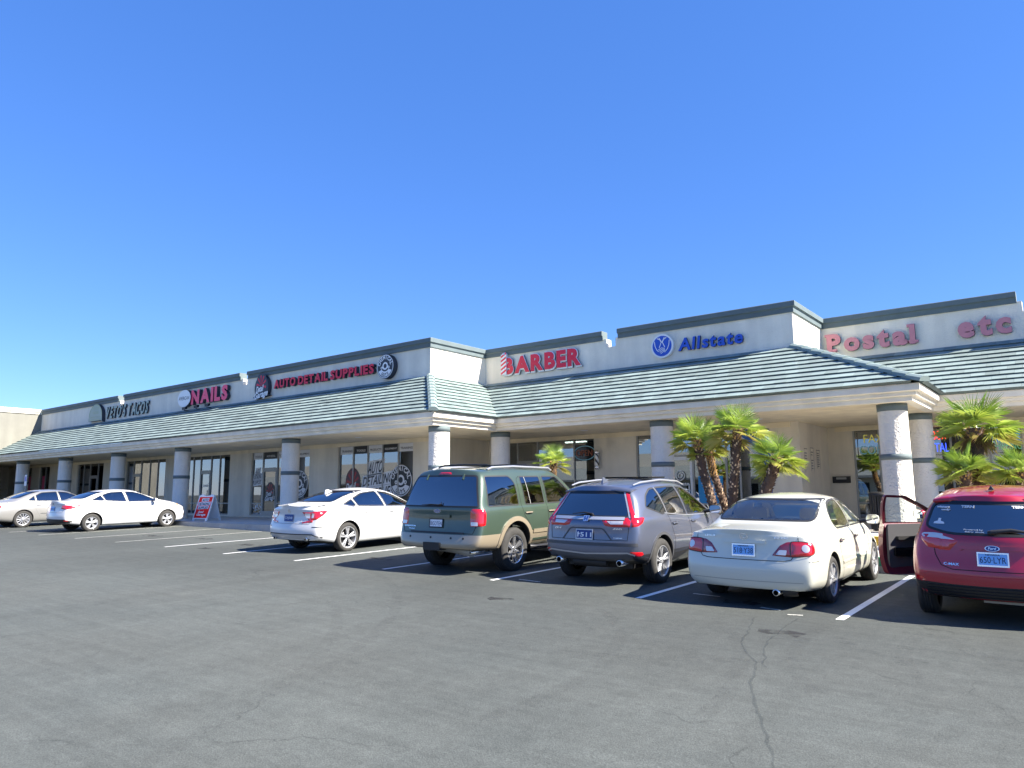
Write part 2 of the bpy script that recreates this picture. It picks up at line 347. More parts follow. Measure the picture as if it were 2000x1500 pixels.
# sealed crack and tyre marks
def strip(name, pts, wd, mt, h=.004, jit=0):
    mb = MB(); v = []
    P = []
    for i in range(len(pts)-1):
        a, b = Vector(pts[i]), Vector(pts[i+1]); k = max(2, int((b-a).length/.12))
        for q in range(k): P.append(a.lerp(b, q/k))
    P.append(Vector(pts[-1]))
    for i, p in enumerate(P):
        d = (P[min(i+1, len(P)-1)]-P[max(0, i-1)]).normalized(); nn = Vector((-d.y, d.x))
        s = wd*(.6+.8*rnd.random()) if jit else wd
        o = nn*(rnd.uniform(-jit, jit))
        for sg in (-1, 1):
            q = p+o+nn*sg*s/2; v.append((q.x, q.y, gz(q.x, q.y)+h))
    mb.add(v, [(2*i, 2*i+1, 2*i+3, 2*i+2) for i in range(len(P)-1)])
    return tag(mb.build(name, mt), kind='structure')
def seethrough(name, c, a, scale, lo=.4, hi=.6, sx=1):
    m, t, b = nodes(name); N = t.nodes.new; L = t.links.new
    b.inputs['Base Color'].default_value = (*c, 1); b.inputs['Roughness'].default_value = .85
    tc = N('ShaderNodeTexCoord'); n = N('ShaderNodeTexNoise'); n.inputs['Scale'].default_value = scale; n.inputs['Detail'].default_value = 7; L(tc.outputs['Object'], n.inputs['Vector'])
    r = N('ShaderNodeMapRange'); r.inputs[1].default_value = lo; r.inputs[2].default_value = hi; r.inputs[4].default_value = a; L(n.outputs['Fac'], r.inputs[0]); L(r.outputs[0], b.inputs['Alpha'])
    return m
MT['seal'] = seethrough('crack_seal', (.035, .045, .046), .24, 9, .25, .4)
MT['skid'] = seethrough('tyre_mark', (.045, .044, .043), .09, 14, .35, .7)
MT['stain'] = seethrough('damp_stain', (.05, .048, .045), .55, 1.6, .45, .62)
strip('asphalt_crack', [(-3.55, 9.65), (-3.15, 8.1), (-2.75, 7.45), (-2.5, 6.6), (-2.05, 5.6), (-1.8, 5.1), (-1.45, 4.2), (-1.15, 3.6), (-.9, 3.0)], .024, MT['seal'], .005, .02)
strip('asphalt_crack', [(-3.1, 9.9), (-2.95, 8.3), (-2.62, 7.3)], .02, MT['seal'], .006, .02)
def arc(cx, cy, r, a0, a1, wd=.16, n=26): strip('tyre_mark', [(cx+r*math.cos(R(a0+(a1-a0)*i/n)), cy+r*math.sin(R(a0+(a1-a0)*i/n))) for i in range(n+1)], wd, MT['skid'], .003)
MT['oil'] = seethrough('oil_stain', (.02, .02, .02), .7, 5, .38, .6)
for ox, oy, ol in [(-4.1, 10.6, .5), (-12.8, 11.5, .8), (-18.4, 11.8, .9), (-21.5, 12.2, .7), (-24.1, 11.9, .9), (-18.6, 10.6, .35), (-7.2, 8.9, .4), (-3.0, 8.9, .5), (.2, 8.6, .6)]: strip('oil_stain', [(ox-ol/2, oy), (ox, oy+.06), (ox+ol/2, oy+.02)], .26, MT['oil'], .0032, .05)
arc(1.6, 9.1, 4.3, 172, 215); arc(1.7, 9.2, 3.4, 168, 212); arc(-9, 5.2, 5.2, 48, -8); arc(-9, 5.2, 6.5, 40, 2); arc(-1, 3.4, 5.6, 75, 112); arc(-14, -1, 9.6, 60, 20); arc(-16, 0, 11.0, 66, 25)
arc(-1.2, 9.6, 1.3, 200, 280, .12); arc(-6, 12, 5.5, 260, 310, .18); arc(3, 12, 5.0, 205, 250, .2)

# ------------------------------------------------------------------ kerb, walk, planters
FZ = .62
Y0K = 15.06
mb = MB()
for i in range(30):                       # walk in slabs, level with the shop floors on the left
    x0, x1 = -64+i*1.66, -64+(i+1)*1.66
    if x1 > -14.6: break
    mb.box(x0+.006, x1-.006, Y0K+.16, 20.3, -.3, FZ)
tag(mb.build('sidewalk', MT['concrete']), kind='structure')
mb = MB()
for i in range(16):
    x0, x1 = -64+i*3.1, -64+(i+1)*3.1
    mb.add([(x0+.01, Y0K, gz(x0, Y0K)-.1), (x1-.01, Y0K, gz(x1, Y0K)-.1), (x1-.01, Y0K+.03, FZ-.005), (x0+.01, Y0K+.03, FZ-.005), (x0+.01, Y0K+.155, FZ+.002), (x1-.01, Y0K+.155, FZ+.002)], [(0, 1, 2, 3), (3, 2, 5, 4)])
tag(mb.build('kerb', MT['gutter']), kind='structure')
mb = MB(); FZ2 = .42                       # lower walk on the right
for i in range(12):
    x0 = -14.5+i*2.6
    mb.box(x0+.006, x0+2.594, Y0K+.16, 18.2, -.3, FZ2-.02 if x0 < -6.5 else FZ2)
tag(mb.build('sidewalk', MT['concrete']), kind='structure')
mb = MB(); mb.box(-14.4, -9, Y0K, Y0K+.15, -.2, FZ2, 0); mb.box(-9, 16, Y0K, Y0K+.15, -.2, .27, 0); mb.box(-9, 16, Y0K+.004, Y0K+.15, .27, FZ2+.003, 1)
tag(mb.build('kerb', [MT['gutter'], MT['green_paint']]), kind='structure')
mb = MB(); mb.box(-14.6, 16, 18.35, 27, -.3, FZ); tag(mb.build('sidewalk', MT['concrete']), kind='structure')
mb = MB(); mb.box(-14.4, 16, 18.22, 18.34, .3, FZ+.003); tag(mb.build('walk_step', MT['yellow_paint']), kind='structure')
mb = MB()
for a, b, c, d, z in [(-14.3, -5.0, 15.5, 18.15, .56), (-3.0, 6, 15.9, 18.15, .56)]:
    n, k = 26, 8
    g = [[(a+(b-a)*i/n, c+(d-c)*j/k, z+(rnd.uniform(-.02, .05) if 0 < i < n and 0 < j < k else -.16)) for i in range(n+1)] for j in range(k+1)]
    mb.add([q for r_ in g for q in r_], [(j*(n+1)+i, j*(n+1)+i+1, (j+1)*(n+1)+i+1, (j+1)*(n+1)+i) for j in range(k) for i in range(n)], 0, True)
tag(mb.build('planting_bed', MT['soil']), kind='structure')

# ------------------------------------------------------------------ the shopping strip
B0 = (-28.0, 17.0, FZ)
bld = empty('strip_mall', B0, 'long single-storey row of shops with grey-green tiled arcade roof and round stucco columns', 'building')
def bp(mb, name, mt, parent=None): return mb.build(name, mt, parent or bld, B0)
XL = -66.0; XR = 12.0
SOF, EAVE, ZT, ZW, ZP = 3.76, 4.145, 5.839, 6.93, 7.268
YE = [16.174, 19.281, 22.36]; YP = [18.876, 21.983, 25.062]; YW = [19.95, 23.1, 26.22]; YC = [16.963, 20.07, 23.15]
XE = [-15.649, -2.886]; XJ = [-18.417, -6.467]; XW = [-19.18, -6.82]
# fascia: stepped moulding along the eave
path = [(XL, YE[0]), (XE[0], YE[0]), (XE[0], YE[1]), (XE[1], YE[1]), (XE[1], YE[2]), (XR, YE[2])]
prof = [(0, EAVE), (0, 3.985), (.03, 3.975), (.10, 3.968), (.10, 3.885), (.13, 3.876), (.20, 3.868), (.20, SOF), (.45, SOF)]
v = []; fs = []
for o, z in prof:
    for i, (x, y) in enumerate(path): v.append((x-(o if 0 < i < 5 else 0), y+o, z))
n = len(path)
for j in range(len(prof)-1):
    for i in range(n-1): fs.append((j*n+i, j*n+i+1, (j+1)*n+i+1, (j+1)*n+i))
mb = MB().add(v, fs); bp(mb, 'fascia', MT['fascia'])
mb = MB()
for x0, x1, y0, y1 in [(XL, XE[0]-.44, YE[0]+.44, YW[0]+.1), (XW[0], XE[0]-.44, YW[0]+.1, YW[1]+.1), (XE[0]-.44, XE[1]-.44, YE[1]+.44, YW[1]+.1), (XW[1], XE[1]-.44, YW[1]+.1, YW[2]+.1), (XE[1]-.44, XR, YE[2]+.44, YW[2]+.1)]:
    mb.box(x0, x1, y0, y1, SOF-.003, SOF+.12)
bp(mb, 'soffit', MT['soffit'])
# tiled roofs: courses of separate flat tiles, each course a real step above the next one down
def roof_plane(name, pt, a0, a1, lo_ext, hi_ext, ncourse=11, tw=.33):
    """pt(a,t,h): a along the eave, t 0..1 up the slope, h above the slope; lo/hi_ext(t) trim the ends"""
    me_v, me_f, tone = [], [], []
    for k in range(ncourse):
        t0, t1 = k/ncourse-.012, (k+1)/ncourse+.01
        s, e = a0+lo_ext((k+.5)/ncourse), a1+hi_ext((k+.5)/ncourse)
        a = s-(tw/2 if k % 2 else 0)
        while a < e:
            b0, b1 = max(s, a)+.002, min(e, a+tw)-.002
            a += tw
            if b1-b0 < .03: continue
            j = rnd.uniform(-.004, .004); h0, h1 = .078+j, .028
            q = [pt(b0, t0, h0), pt(b1, t0, h0), pt(b1, t1, h1), pt(b0, t1, h1), pt(b0, t0+.012, -.01), pt(b1, t0+.012, -.01), pt(b1, t1, -.02), pt(b0, t1, -.02)]
            b = len(me_v); me_v += q; me_f += [[b, b+1, b+2, b+3], [b+4, b+5, b+1, b], [b+5, b+6, b+2, b+1], [b+7, b+4, b, b+3]]; tn = rnd.uniform(.78, 1.12); tone += [tn, tn*.7, tn, tn]  # butt face gets a lower tone: shade between courses painted into the colour
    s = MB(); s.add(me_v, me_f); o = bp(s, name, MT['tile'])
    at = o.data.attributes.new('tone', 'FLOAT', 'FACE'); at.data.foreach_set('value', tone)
    return o
dz = ZT-EAVE
def front(i):
    ny = Vector((0, -dz, YP[i]-YE[i])).normalized()
    return lambda a, t, h: (a, YE[i]-.05+(YP[i]-YE[i]+.05)*t+ny.y*h, EAVE+.012+dz*t+ny.z*h)
def side(i):
    nx = Vector((dz, 0, XE[i]-XJ[i])).normalized()
    return lambda a, t, h: (XE[i]+.05-(XE[i]-XJ[i]+.05)*t+nx.x*h, a, EAVE+.012+dz*t+nx.z*h)
run = YP[0]-YE[0]
z_ = lambda t: 0
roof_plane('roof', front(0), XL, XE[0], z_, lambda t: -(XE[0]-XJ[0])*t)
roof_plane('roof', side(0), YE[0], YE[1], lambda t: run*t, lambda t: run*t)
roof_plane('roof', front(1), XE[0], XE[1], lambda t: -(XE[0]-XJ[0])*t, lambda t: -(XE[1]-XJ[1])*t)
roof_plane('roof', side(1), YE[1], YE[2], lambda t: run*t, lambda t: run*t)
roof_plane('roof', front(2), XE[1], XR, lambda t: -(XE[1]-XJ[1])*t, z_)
for i in range(2):                          # hip ridge: overlapping cap tiles
    mb = MB(); a = Vector((XE[i]+.06, YE[i]-.06, EAVE+.03)); b = Vector((XJ[i]-.02, YP[i]+.02, ZT+.03))
    d = (b-a).normalized(); sidev = d.cross(Vector((0, 0, 1))).normalized(); up = sidev.cross(d)
    nn = 11
    for k in range(nn):
        p0 = a.lerp(b, k/nn-.02); p1 = a.lerp(b, (k+1)/nn+.01)
        pr = [(-.15, -.06), (-.14, .02), (-.06, .07), (.06, .07), (.14, .02), (.15, -.06)]
        h0, h1 = .07, .03
        mb.prism(pr, lambda u, w_: p0+sidev*u+up*(w_+h0), lambda u, w_: p1+sidev*u*.9+up*(w_+h1))
    o = bp(mb, 'hip_ridge', MT['tile']); at = o.data.attributes.new('tone', 'FLOAT', 'FACE'); at.data.foreach_set('value', [1.05]*len(o.data.polygons))
# parapet walls with gaps, and their cornices
gaps = [(-42.75, -42.35), (-30.50, -30.16), (-12.86, -12.5), (-.98, -.6), (-54.4, -53.95)]
def pieces(x0, x1, pad=0):
    out = []; a = x0
    for g0, g1 in sorted(gaps):
        if x0 < g0 < x1: out.append((a, g0-pad)); a = g1+pad
    out.append((a, x1)); return out
mb = MB(); TH = .32
secs = [(XL, XJ[0], YP[0]), (XJ[0], XJ[1], YP[1]), (XJ[1], XR, YP[2])]
for i, (x0, x1, y) in enumerate(secs):
    for a, b in pieces(x0, x1): mb.box(a, b-(0 if b < x1 else .001), y, y+TH, EAVE+.6, ZW+.05)
    for g0, g1 in gaps:
        if x0 < g0 < x1: mb.box(g0-.001, g1+.001, y+.002, y+TH-.002, EAVE+.6, 6.68)
for i in range(2): mb.box(XJ[i]-TH, XJ[i], YP[i]+.002, YP[i+1]+TH, EAVE+.6, ZW+.048)
bp(mb, 'parapet_wall', MT['stucco'])
cp = [(-.28, ZW+.004), (.055, ZW+.004), (.055, 7.075), (.075, 7.095), (.115, 7.105), (.115, ZP-.02), (.10, ZP), (-.28, ZP)]
for i, (x0, x1, y) in enumerate(secs):
    for a, b in pieces(x0, x1, .12):
        mb = MB(); first = a == x0 and i > 0; last = b == x1 and i < 2
        # front run, mitred with the side run at a projecting corner and butting the side wall at an inner one
        v0, v1 = [], []
        for o, z in cp:
            v0.append((a+(o+.003 if first else 0), y-o, z)); v1.append((b+(o if last else 0), y-o, z))
        nn = len(cp)
        mb.add(v0+v1, [list(range(nn)), list(range(nn, 2*nn))]+[(k, (k+1) % nn, nn+(k+1) % nn, nn+k) for k in range(nn)])
        if last:
            v2 = [(b+o, YP[i+1]+TH-.02, z) for o, z in cp]; v1b = [(b+o+.0, y-o, z) for o, z in cp]
            mb.add(v1b+v2, [list(range(nn, 2*nn))]+[(k, (k+1) % nn, nn+(k+1) % nn, nn+k) for k in range(nn)])
        bp(mb, 'cornice', MT['trim'])
mb = MB()                                   # flat roof deck behind the parapets
mb.box(XL, XJ[0]-.33, YP[0]+.33, 45, 6.2, 6.3); mb.box(XJ[0]-.33, XJ[1]-.33, YP[1]+.33, 45, 6.2, 6.3); mb.box(XJ[1]-.33, XR, YP[2]+.33, 45, 6.2, 6.3); mb.box(XL, XR, 44.7, 45, 0, 7)
bp(mb, 'roof_deck', MT['concrete'])

# shop fronts: (wall index, x0, x1, mullion xs, door panes, transom heights)
WT, RAIL = 3.65, 1.24
fronts = [(0, -24.82, -20.35, [-23.93, -23.03, -22.14, -21.24], [], 'headers'),
          (0, -31.2, -26.75, [-30.35, -29.2, -28.55, -27.75], [1], 'headers'),
          (0, -37.31, -33.04, [-36.55, -35.85, -34.85, -34.05], [2], ''),
          (0, -43.92, -39.34, [-43.1, -42.2, -41.2, -40.3], [1], ''),
          (0, -50.51, -46.82, [-49.7, -48.8, -47.7], [2], ''),
          (0, -56.6, -54.84, [-55.7], [], ''), (0, -59.6, -57.95, [-58.8], [], ''),
          (1, -18.3, -14.15, [-17.75, -16.78, -15.08], [1], ''),
          (1, -12.44, -7.72, [-11.25, -10.35, -9.2, -8.75], [1], ''),
          (2, -6.03, -4.45, [-5.25], [], ''), (2, -3.78, -1.38, [-3.22, -2.22], [], ''), (2, 0.2, 4.0, [1.2, 2.2], [], '')]
wx = [(XL, XW[0]), (XW[0], XW[1]), (XW[1], XR)]
for i in range(3):
    mb = MB(); a = wx[i][0]; y = YW[i]
    for f in sorted([f for f in fronts if f[0] == i], key=lambda f: f[1]):
        mb.box(a, f[1], y, y+.25, FZ-.02, SOF-.003); a = f[2]
        mb.box(f[1], f[2], y, y+.25, WT, SOF-.003); mb.box(f[1], f[2], y, y+.25, FZ-.02, FZ+.06)
    mb.box(a, wx[i][1]-(.0 if i < 2 else 0), y, y+.25, FZ-.02, SOF-.003)
    if i < 2: mb.box(wx[i][1]-.25, wx[i][1], y+.25, YW[i+1]+.25, FZ-.02, SOF-.004)
    if i == 0: mb.box(-62.4, -62.2, 15.2, y, -.2, SOF-.004)
    bp(mb, 'wall', MT['wall'])
    mb = MB(); mb.box(wx[i][0]+.26, wx[i][1]-.26, y-.05, y-.002, SOF-.16, SOF-.006); bp(mb, 'cove_moulding', MT['soffit'])
mb = MB(); mb.box(wx[0][0], XW[0]-.3, 26.5, 26.6, FZ, SOF); mb.box(XW[0], XW[1]-.3, 30.5, 30.6, FZ, SOF); mb.box(XW[1], XR, 33, 33.1, FZ, SOF)
for x in (-31.9, -25.6, -38.3, -45.4, -53): mb.box(x-.06, x+.06, 20.22, 26.5, FZ, SOF)
for x in (-13.2,): mb.box(x-.06, x+.06, 23.37, 30.5, FZ, SOF)
mb.box(XL, XW[0]-.3, 20.21, 26.6, SOF+.1, SOF+.15); mb.box(XW[0], XW[1]-.3, 23.36, 30.6, SOF+.1, SOF+.15); mb.box(XW[1], XR, 26.5, 33, SOF+.1, SOF+.15)
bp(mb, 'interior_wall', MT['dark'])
mb = MB(); mb.box(XL, XW[0]-.26, 20.31, 26.5, FZ-.2, FZ-.01); mb.box(XW[0], XW[1]-.26, 27.01, 30.5, FZ-.2, FZ-.01); mb.box(XW[1], XR, 27.01, 33, FZ-.2, FZ-.012); bp(mb, 'shop_floor', MT['floor_in'])
MT['tube'] = mat('lit_tube', (1, .97, .9), .5, emit=5)
for x, y in [(-43, 21.4), (-41.6, 21.4), (-40.2, 21.4), (-42.3, 23.2), (-40.8, 23.2), (-35.6, 22), (-34.2, 22), (-29.5, 22.3), (-23.5, 22.5), (-21.6, 22.5), (-16.5, 25.5), (-10.6, 25.6), (-9, 25.6), (-2.6, 29)]: bp(MB().box(x-.5, x+.5, y-.05, y+.05, SOF-.08, SOF-.03), 'ceiling_light', MT['tube'])
fr_objs = []
for wi, x0, x1, mul, doors, opt in fronts:
    y = YW[wi]; mb = MB(); fw = .028; ya, yb = y+.06, y+.15
    z0, z1 = FZ+.06, WT
    mb.box(x0, x0+.05, ya, yb, z0, z1); mb.box(x1-.05, x1, ya, yb, z0, z1); mb.box(x0+.05, x1-.05, ya+.002, yb-.002, z1-.05, z1); mb.box(x0+.05, x1-.05, ya+.002, yb-.002, z0, z0+.06)
    for m_ in mul: mb.box(m_-fw, m_+fw, ya+.001, yb-.001, z0+.06, z1-.05)
    xs = [x0+.05]+mul+[x1-.05]
    for k in range(len(xs)-1):
        a, b = xs[k]+(fw if k else 0), xs[k+1]-(fw if k < len(xs)-2 else 0)
        if k in doors: mb.box(a, b, ya+.003, yb-.003, 2.82, 2.88)
        else: mb.box(a, b, ya+.003, yb-.003, RAIL-.025, RAIL+.025)
    white = wi == 1 and x0 > -13
    fr = bp(mb, 'shop_window', MT['frame'])
    fr_objs.append(fr)
    g = MB(); g.box(x0+.02, x1-.02, y+.10, y+.106, z0+.02, z1-.02); bp(g, 'glass', MT['glass'], fr)
    for k in doors:
        a, b = xs[k]+fw+.006, xs[k+1]-fw-.006
        d = MB(); ya2, yb2 = y+.045, y+.095
        d.box(a, a+.075, ya2, yb2, z0, 2.81); d.box(b-.075, b, ya2, yb2, z0, 2.81); d.box(a+.075, b-.075, ya2, yb2, 2.70, 2.81); d.box(a+.075, b-.075, ya2, yb2, z0, z0+.22)
        d.box(b-.12, b-.09, ya2-.06, ya2-.03, 1.45, 1.9); d.box(b-.12, b-.09, ya2-.06, ya2, 1.5, 1.53); d.box(b-.12, b-.09, ya2-.06, ya2, 1.82, 1.85)
        bp(d, 'door', MT['whiteframe'] if white else MT['frame'], fr)
# columns: stucco shaft, slate cap and slate band
for x, y in [(-57.0, YC[0]), (-50.69, YC[0]), (-44.53, YC[0]), (-38.21, YC[0]), (-31.96, YC[0]), (-23.92, YC[0]), (-16.13, YC[0]), (-16.13, YC[1]), (-9.92, YC[1]), (-3.646, YC[1]), (-3.56, YC[2]), (2.7, YC[2])]:
    r = .335
    c = bp(MB().lathe([(r+.03, FZ-.02), (r+.03, FZ+.1), (r, FZ+.12), (r, SOF-.18)], (x, y, 0), n=40), 'column', MT['stucco_rough'])
    bp(MB().lathe([(r-.05, SOF-.184), (r+.012, SOF-.184), (r+.012, SOF), (r-.05, SOF)], (x, y, 0), n=40), 'cap', MT['trim'], c)
    bp(MB().lathe([(r-.05, 2.38), (r+.012, 2.38), (r+.012, 2.52), (r-.05, 2.52)], (x, y, 0), n=40), 'band', MT['trim'], c)
mb = MB()
for x, y in [(-21.5, 18.2), (-28, 18.2), (-13.5, 21.4), (-7.5, 21.5), (-34.8, 18.2)]: mb.lathe([(.0, SOF-.006), (.10, SOF-.006), (.13, SOF-.012), (.14, SOF-.004)], (x, y, 0), n=20)
bp(mb, 'ceiling_light', MT['white'])

# window lettering on the glass of the detailing shop: sits 3 mm proud of the pane
MT['decal_white'] = mat('decal_white', (.72, .72, .72), .5); MT['decal_black'] = mat('decal_black', (.01, .01, .012), .4); MT['decal_red'] = mat('decal_red', (.42, .03, .03), .5); MT['decal_maroon'] = mat('decal_maroon', (.10, .04, .04), .5)
def wallp(y, shx=0): return lambda x, z, d: (x+shx*z, y-d, z)
def circle_word(mb, s, cx, cz, r, a0, a1, h, y, m=0, flip=False, bold=.03, depth=0, mside=None):
    n = len(s)
    for i, ch in enumerate(s):
        if ch == ' ': continue
        t = R(a0+(a1-a0)*i/max(1, n-1)); v, f = glyphs(ch, 1, bold, 0, 0); a, b, c, d = ext(v)
        sc_ = h/.73
        for_ = []
        for q in v:
            u, w_ = (q.x-(a+b)/2)*sc_*.9, q.y*sc_
            if not flip: ang = t; ux, uz = math.sin(ang), -math.cos(ang); rx, rz = math.cos(ang), math.sin(ang); for_.append((cx+rx*(r+w_)+ux*u, y, cz+rz*(r+w_)+uz*u))
            else: rx, rz = math.cos(t), math.sin(t); ux, uz = -math.sin(t), math.cos(t); for_.append((cx+rx*(r-w_)+ux*u, y, cz+rz*(r-w_)+uz*u))
        mb.add(for_, f, m)
def disc(mb, cx, cz, r, y, m, r0=0, n=48, sx=1):
    o = [(cx+r*sx*math.cos(2*math.pi*k/n), y, cz+r*math.sin(2*math.pi*k/n)) for k in range(n)]
    if r0:
        i_ = [(cx+r0*sx*math.cos(2*math.pi*k/n), y, cz+r0*math.sin(2*math.pi*k/n)) for k in range(n)]
        mb.add(o+i_, [(k, (k+1) % n, n+(k+1) % n, n+k) for k in range(n)], m)
    else: mb.add(o, [list(range(n))], m)
def roundel(mb, cx, cz, r, y, mw, mk, out=-.004, bg=True):
    """ring of lettering, wide lettered band below, plain figure in the middle"""
    if bg: disc(mb, cx, cz, r, y, mk)
    disc(mb, cx, cz, r*.985, y+out, mw, r*.925)
    circle_word(mb, 'CHEMICAL', cx, cz, r*.62, 163, 17, r*.30, y+out, mw, bold=.035)
    n = 16                                    # crescent under the figure
    top = [(cx+r*.86*math.cos(R(205+130*k/n)), y+out, cz+r*.86*math.sin(R(205+130*k/n))) for k in range(n+1)]
    bot = [(cx+r*.50*math.cos(R(215+110*k/n)), y+out, cz+r*.42*math.sin(R(215+110*k/n))) for k in range(n+1)]
    mb.add(top+bot, [(k, k+1, n+2+k, n+1+k) for k in range(n)], mw)
    circle_word(mb, 'GUYS', cx, cz, r*.80, 242, 298, r*.25, y+2*out, mk, flip=True, bold=.035)
    disc(mb, cx, cz+.04*r, r*.33, y+out, mw, r*.19)
    disc(mb, cx-r*.42, cz-.1*r, r*.12, y+out, mw, r*.05); disc(mb, cx+r*.42, cz-.1*r, r*.12, y+out, mw, r*.05)
DM = [MT['decal_white'], MT['decal_black'], MT['decal_red'], MT['decal_maroon']]
fA, fB = fr_objs[0], fr_objs[1]
y = YW[0]+.096
def headers(fr, xs, words, first_dark):
    for k, wd in enumerate(words):
        a, b = xs[k]+.03, xs[k+1]-.03; dk = (k % 2 == 0) == first_dark
        mb = MB(); mb.add([(a, y, 3.28), (b, y, 3.28), (b, y, 3.60), (a, y, 3.60)], [(0, 1, 2, 3)], 1 if dk else 0)
        c_ = (a+b)/2; hw = min(.34, .055*len(wd)); word_mesh(mb, wd, c_-hw, c_+hw, 3.37, 3.46, wallp(y-.004), .02, 0, 0, 0 if dk else 1)
        bp(mb, 'window_decal', DM, fr)
headers(fA, [-24.8, -23.93, -23.03, -22.14, -21.24, -20.37], ['TRAINING', 'TOOLS', 'PRODUCTS', 'EQUIPMENT', 'TRAINING'], False)
headers(fB, [-31.2, -30.35, -29.2, -28.55, -27.75, -26.75], ['TOOLS', 'AUTO DETAIL', 'TOOLS', 'PRODUCTS', 'EQUIPMENT'], False)
def slanted(mb, wd, x0, x1, z0, z1, k=.10, sh=.22):
    pl = lambda d: (lambda x, z, dd: (x+sh*(z-z0), y-d, z+k*(x-x0)))
    p = .06
    mb.add([pl(.002)(x0-p, z0-p, 0), pl(.002)(x1+p, z0-p, 0), pl(.002)(x1+p, z1+p, 0), pl(.002)(x0-p, z1+p, 0)], [(0, 1, 2, 3)], 0)
    word_mesh(mb, wd, x0, x1, z0, z1, pl(.005), .02, 0, 0, 1)
mb = MB(); slanted(mb, 'AUTO', -23.05, -22.2, 2.42, 2.9); slanted(mb, 'DETAILING', -23.35, -21.6, 1.93, 2.32); slanted(mb, 'SUPPLIES', -23.15, -21.55, 1.42, 1.83)
bp(mb, 'window_decal', DM, fA)
mb = MB(); roundel(mb, -21.1, 2.15, .62, y-.008, 0, 1); bp(mb, 'window_decal', DM, fA)
def garage(mb, cx, cz, s, yy, out, mw, mk, mr):
    n = 28
    pts = [(cx+s*.55*math.cos(R(-30+240*k/n)), yy, cz+s*.72*math.sin(R(-30+240*k/n))+.06*s) for k in range(n+1)]
    mb.add(pts, [list(range(n+1))], mk)
    for a in range(-10, 200, 36):
        t = R(a); q = R(7); mb.add([(cx, yy+out, cz+.05*s), (cx+s*.46*math.cos(t-q), yy+out, cz+.05*s+s*.6*math.sin(t-q)), (cx+s*.46*math.cos(t+q), yy+out, cz+.05*s+s*.6*math.sin(t+q))], [(0, 1, 2)], mr)
    word_mesh(mb, 'Detail', cx-.5*s, cx+.25*s, cz-.28*s, cz+.08*s, lambda x, z, d: (x, yy+3*out, z+.12*(x-cx)), .03, .35, 0, mw)
    word_mesh(mb, 'Garage', cx-.62*s, cx+.66*s, cz-.72*s, cz-.25*s, lambda x, z, d: (x, yy+3*out, z+.12*(x-cx)), .03, .35, 0, mw)
mb = MB(); garage(mb, -23.95, 2.05, .85, y-.003, -.003, 0, 3, 2); bp(mb, 'window_decal', DM, fA)
mb = MB(); roundel(mb, -27.55, 2.1, .6, y-.003, 0, 1); bp(mb, 'window_decal', DM, fB)
mb = MB(); slanted(mb, 'AUTO', -30.95, -30.65, 2.62, 2.82); slanted(mb, 'DETAILING', -31.08, -30.5, 2.36, 2.54); slanted(mb, 'SUPPLIES', -31.05, -30.5, 2.1, 2.28); bp(mb, 'window_decal', DM, fB)
mb = MB(); garage(mb, -29.75, 1.75, .6, y-.003, -.003, 0, 1, 2); bp(mb, 'window_decal', DM, fB)
mb = MB()
for k in range(60): disc(mb, rnd.uniform(-31.1, -30.42), rnd.uniform(.75, 1.18), rnd.uniform(.015, .05), y-.002-k*.00002, rnd.choice([0, 0, 1]), n=7)
bp(mb, 'window_decal', DM, fB)
yn = YW[0]+.094
mb = MB(); word_mesh(mb, 'American Nails', -35.6, -35.1, 2.05, 2.2, wallp(yn), .02, .3, 0, 0); bp(mb, 'window_decal', DM, fr_objs[2])
MT['poster_pink'] = mat('poster_pink', (.75, .12, .25), .5); MT['poster_blue'] = mat('poster_blue', (.02, .30, .62), .5); MT['arc_white'] = mat('arc_white', (.62, .66, .72), .5); MT['arc_blue'] = mat('arc_blue', (.03, .12, .45), .5)
for fr, x0, x1, z0, z1 in [(fr_objs[5], -56.2, -55.8, .8, 3.0), (fr_objs[6], -58.7, -58.0, 1.3, 3.0)]:
    bp(MB().box(x0, x1, YW[0]+.085, YW[0]+.09, z0, z1), 'window_decal', MT['poster_pink'], fr)
# insurance office window: blue panel, white-and-blue arc, door lettering
fI = fr_objs[8]; y1 = YW[1]+.094
mb = MB(); mb.box(-10.2, -9.35, y1-.003, y1, 1.25, 2.15, 0); mb.add([(-9.85, y1-.006, 1.7), (-9.75, y1-.006, 1.62), (-9.6, y1-.006, 1.8), (-9.7, y1-.006, 1.87)], [(0, 1, 2, 3)], 1); mb.add([(-9.85, y1-.006, 1.7), (-9.7, y1-.006, 1.53), (-9.6, y1-.006, 1.6), (-9.75, y1-.006, 1.78)], [(0, 1, 2, 3)], 1)
bp(mb, 'window_decal', [MT['poster_blue'], MT['white']], fI)
mb = MB(); n = 24
for m_, ra, rb, yy in [(0, 1.72, 1.86, y1-.04), (1, 1.86, 2.25, y1-.036)]:
    P = []
    for k in range(n+1):
        t = R(-62+152*k/n)
        for r in (ra, rb): P.append((min(-7.73, -9.72+r*1.02*math.cos(t)), yy, min(3.63, 1.85+r*math.sin(t))))
    mb.add(P, [(2*k, 2*k+1, 2*k+3, 2*k+2) for k in range(n)], m_)
bp(mb, 'window_decal', [MT['arc_white'], MT['arc_blue']], fI)
mb = MB(); disc(mb, -10.82, 2.18, .17, y1-.05, 0, .14); disc(mb, -10.82, 2.18, .09, y1-.05, 0, .06); word_mesh(mb, 'Allstate', -11.15, -10.5, 1.85, 1.97, wallp(y1-.05), .03, 0, 0, 0); bp(mb, 'window_decal', [MT['decal_white']], fI)
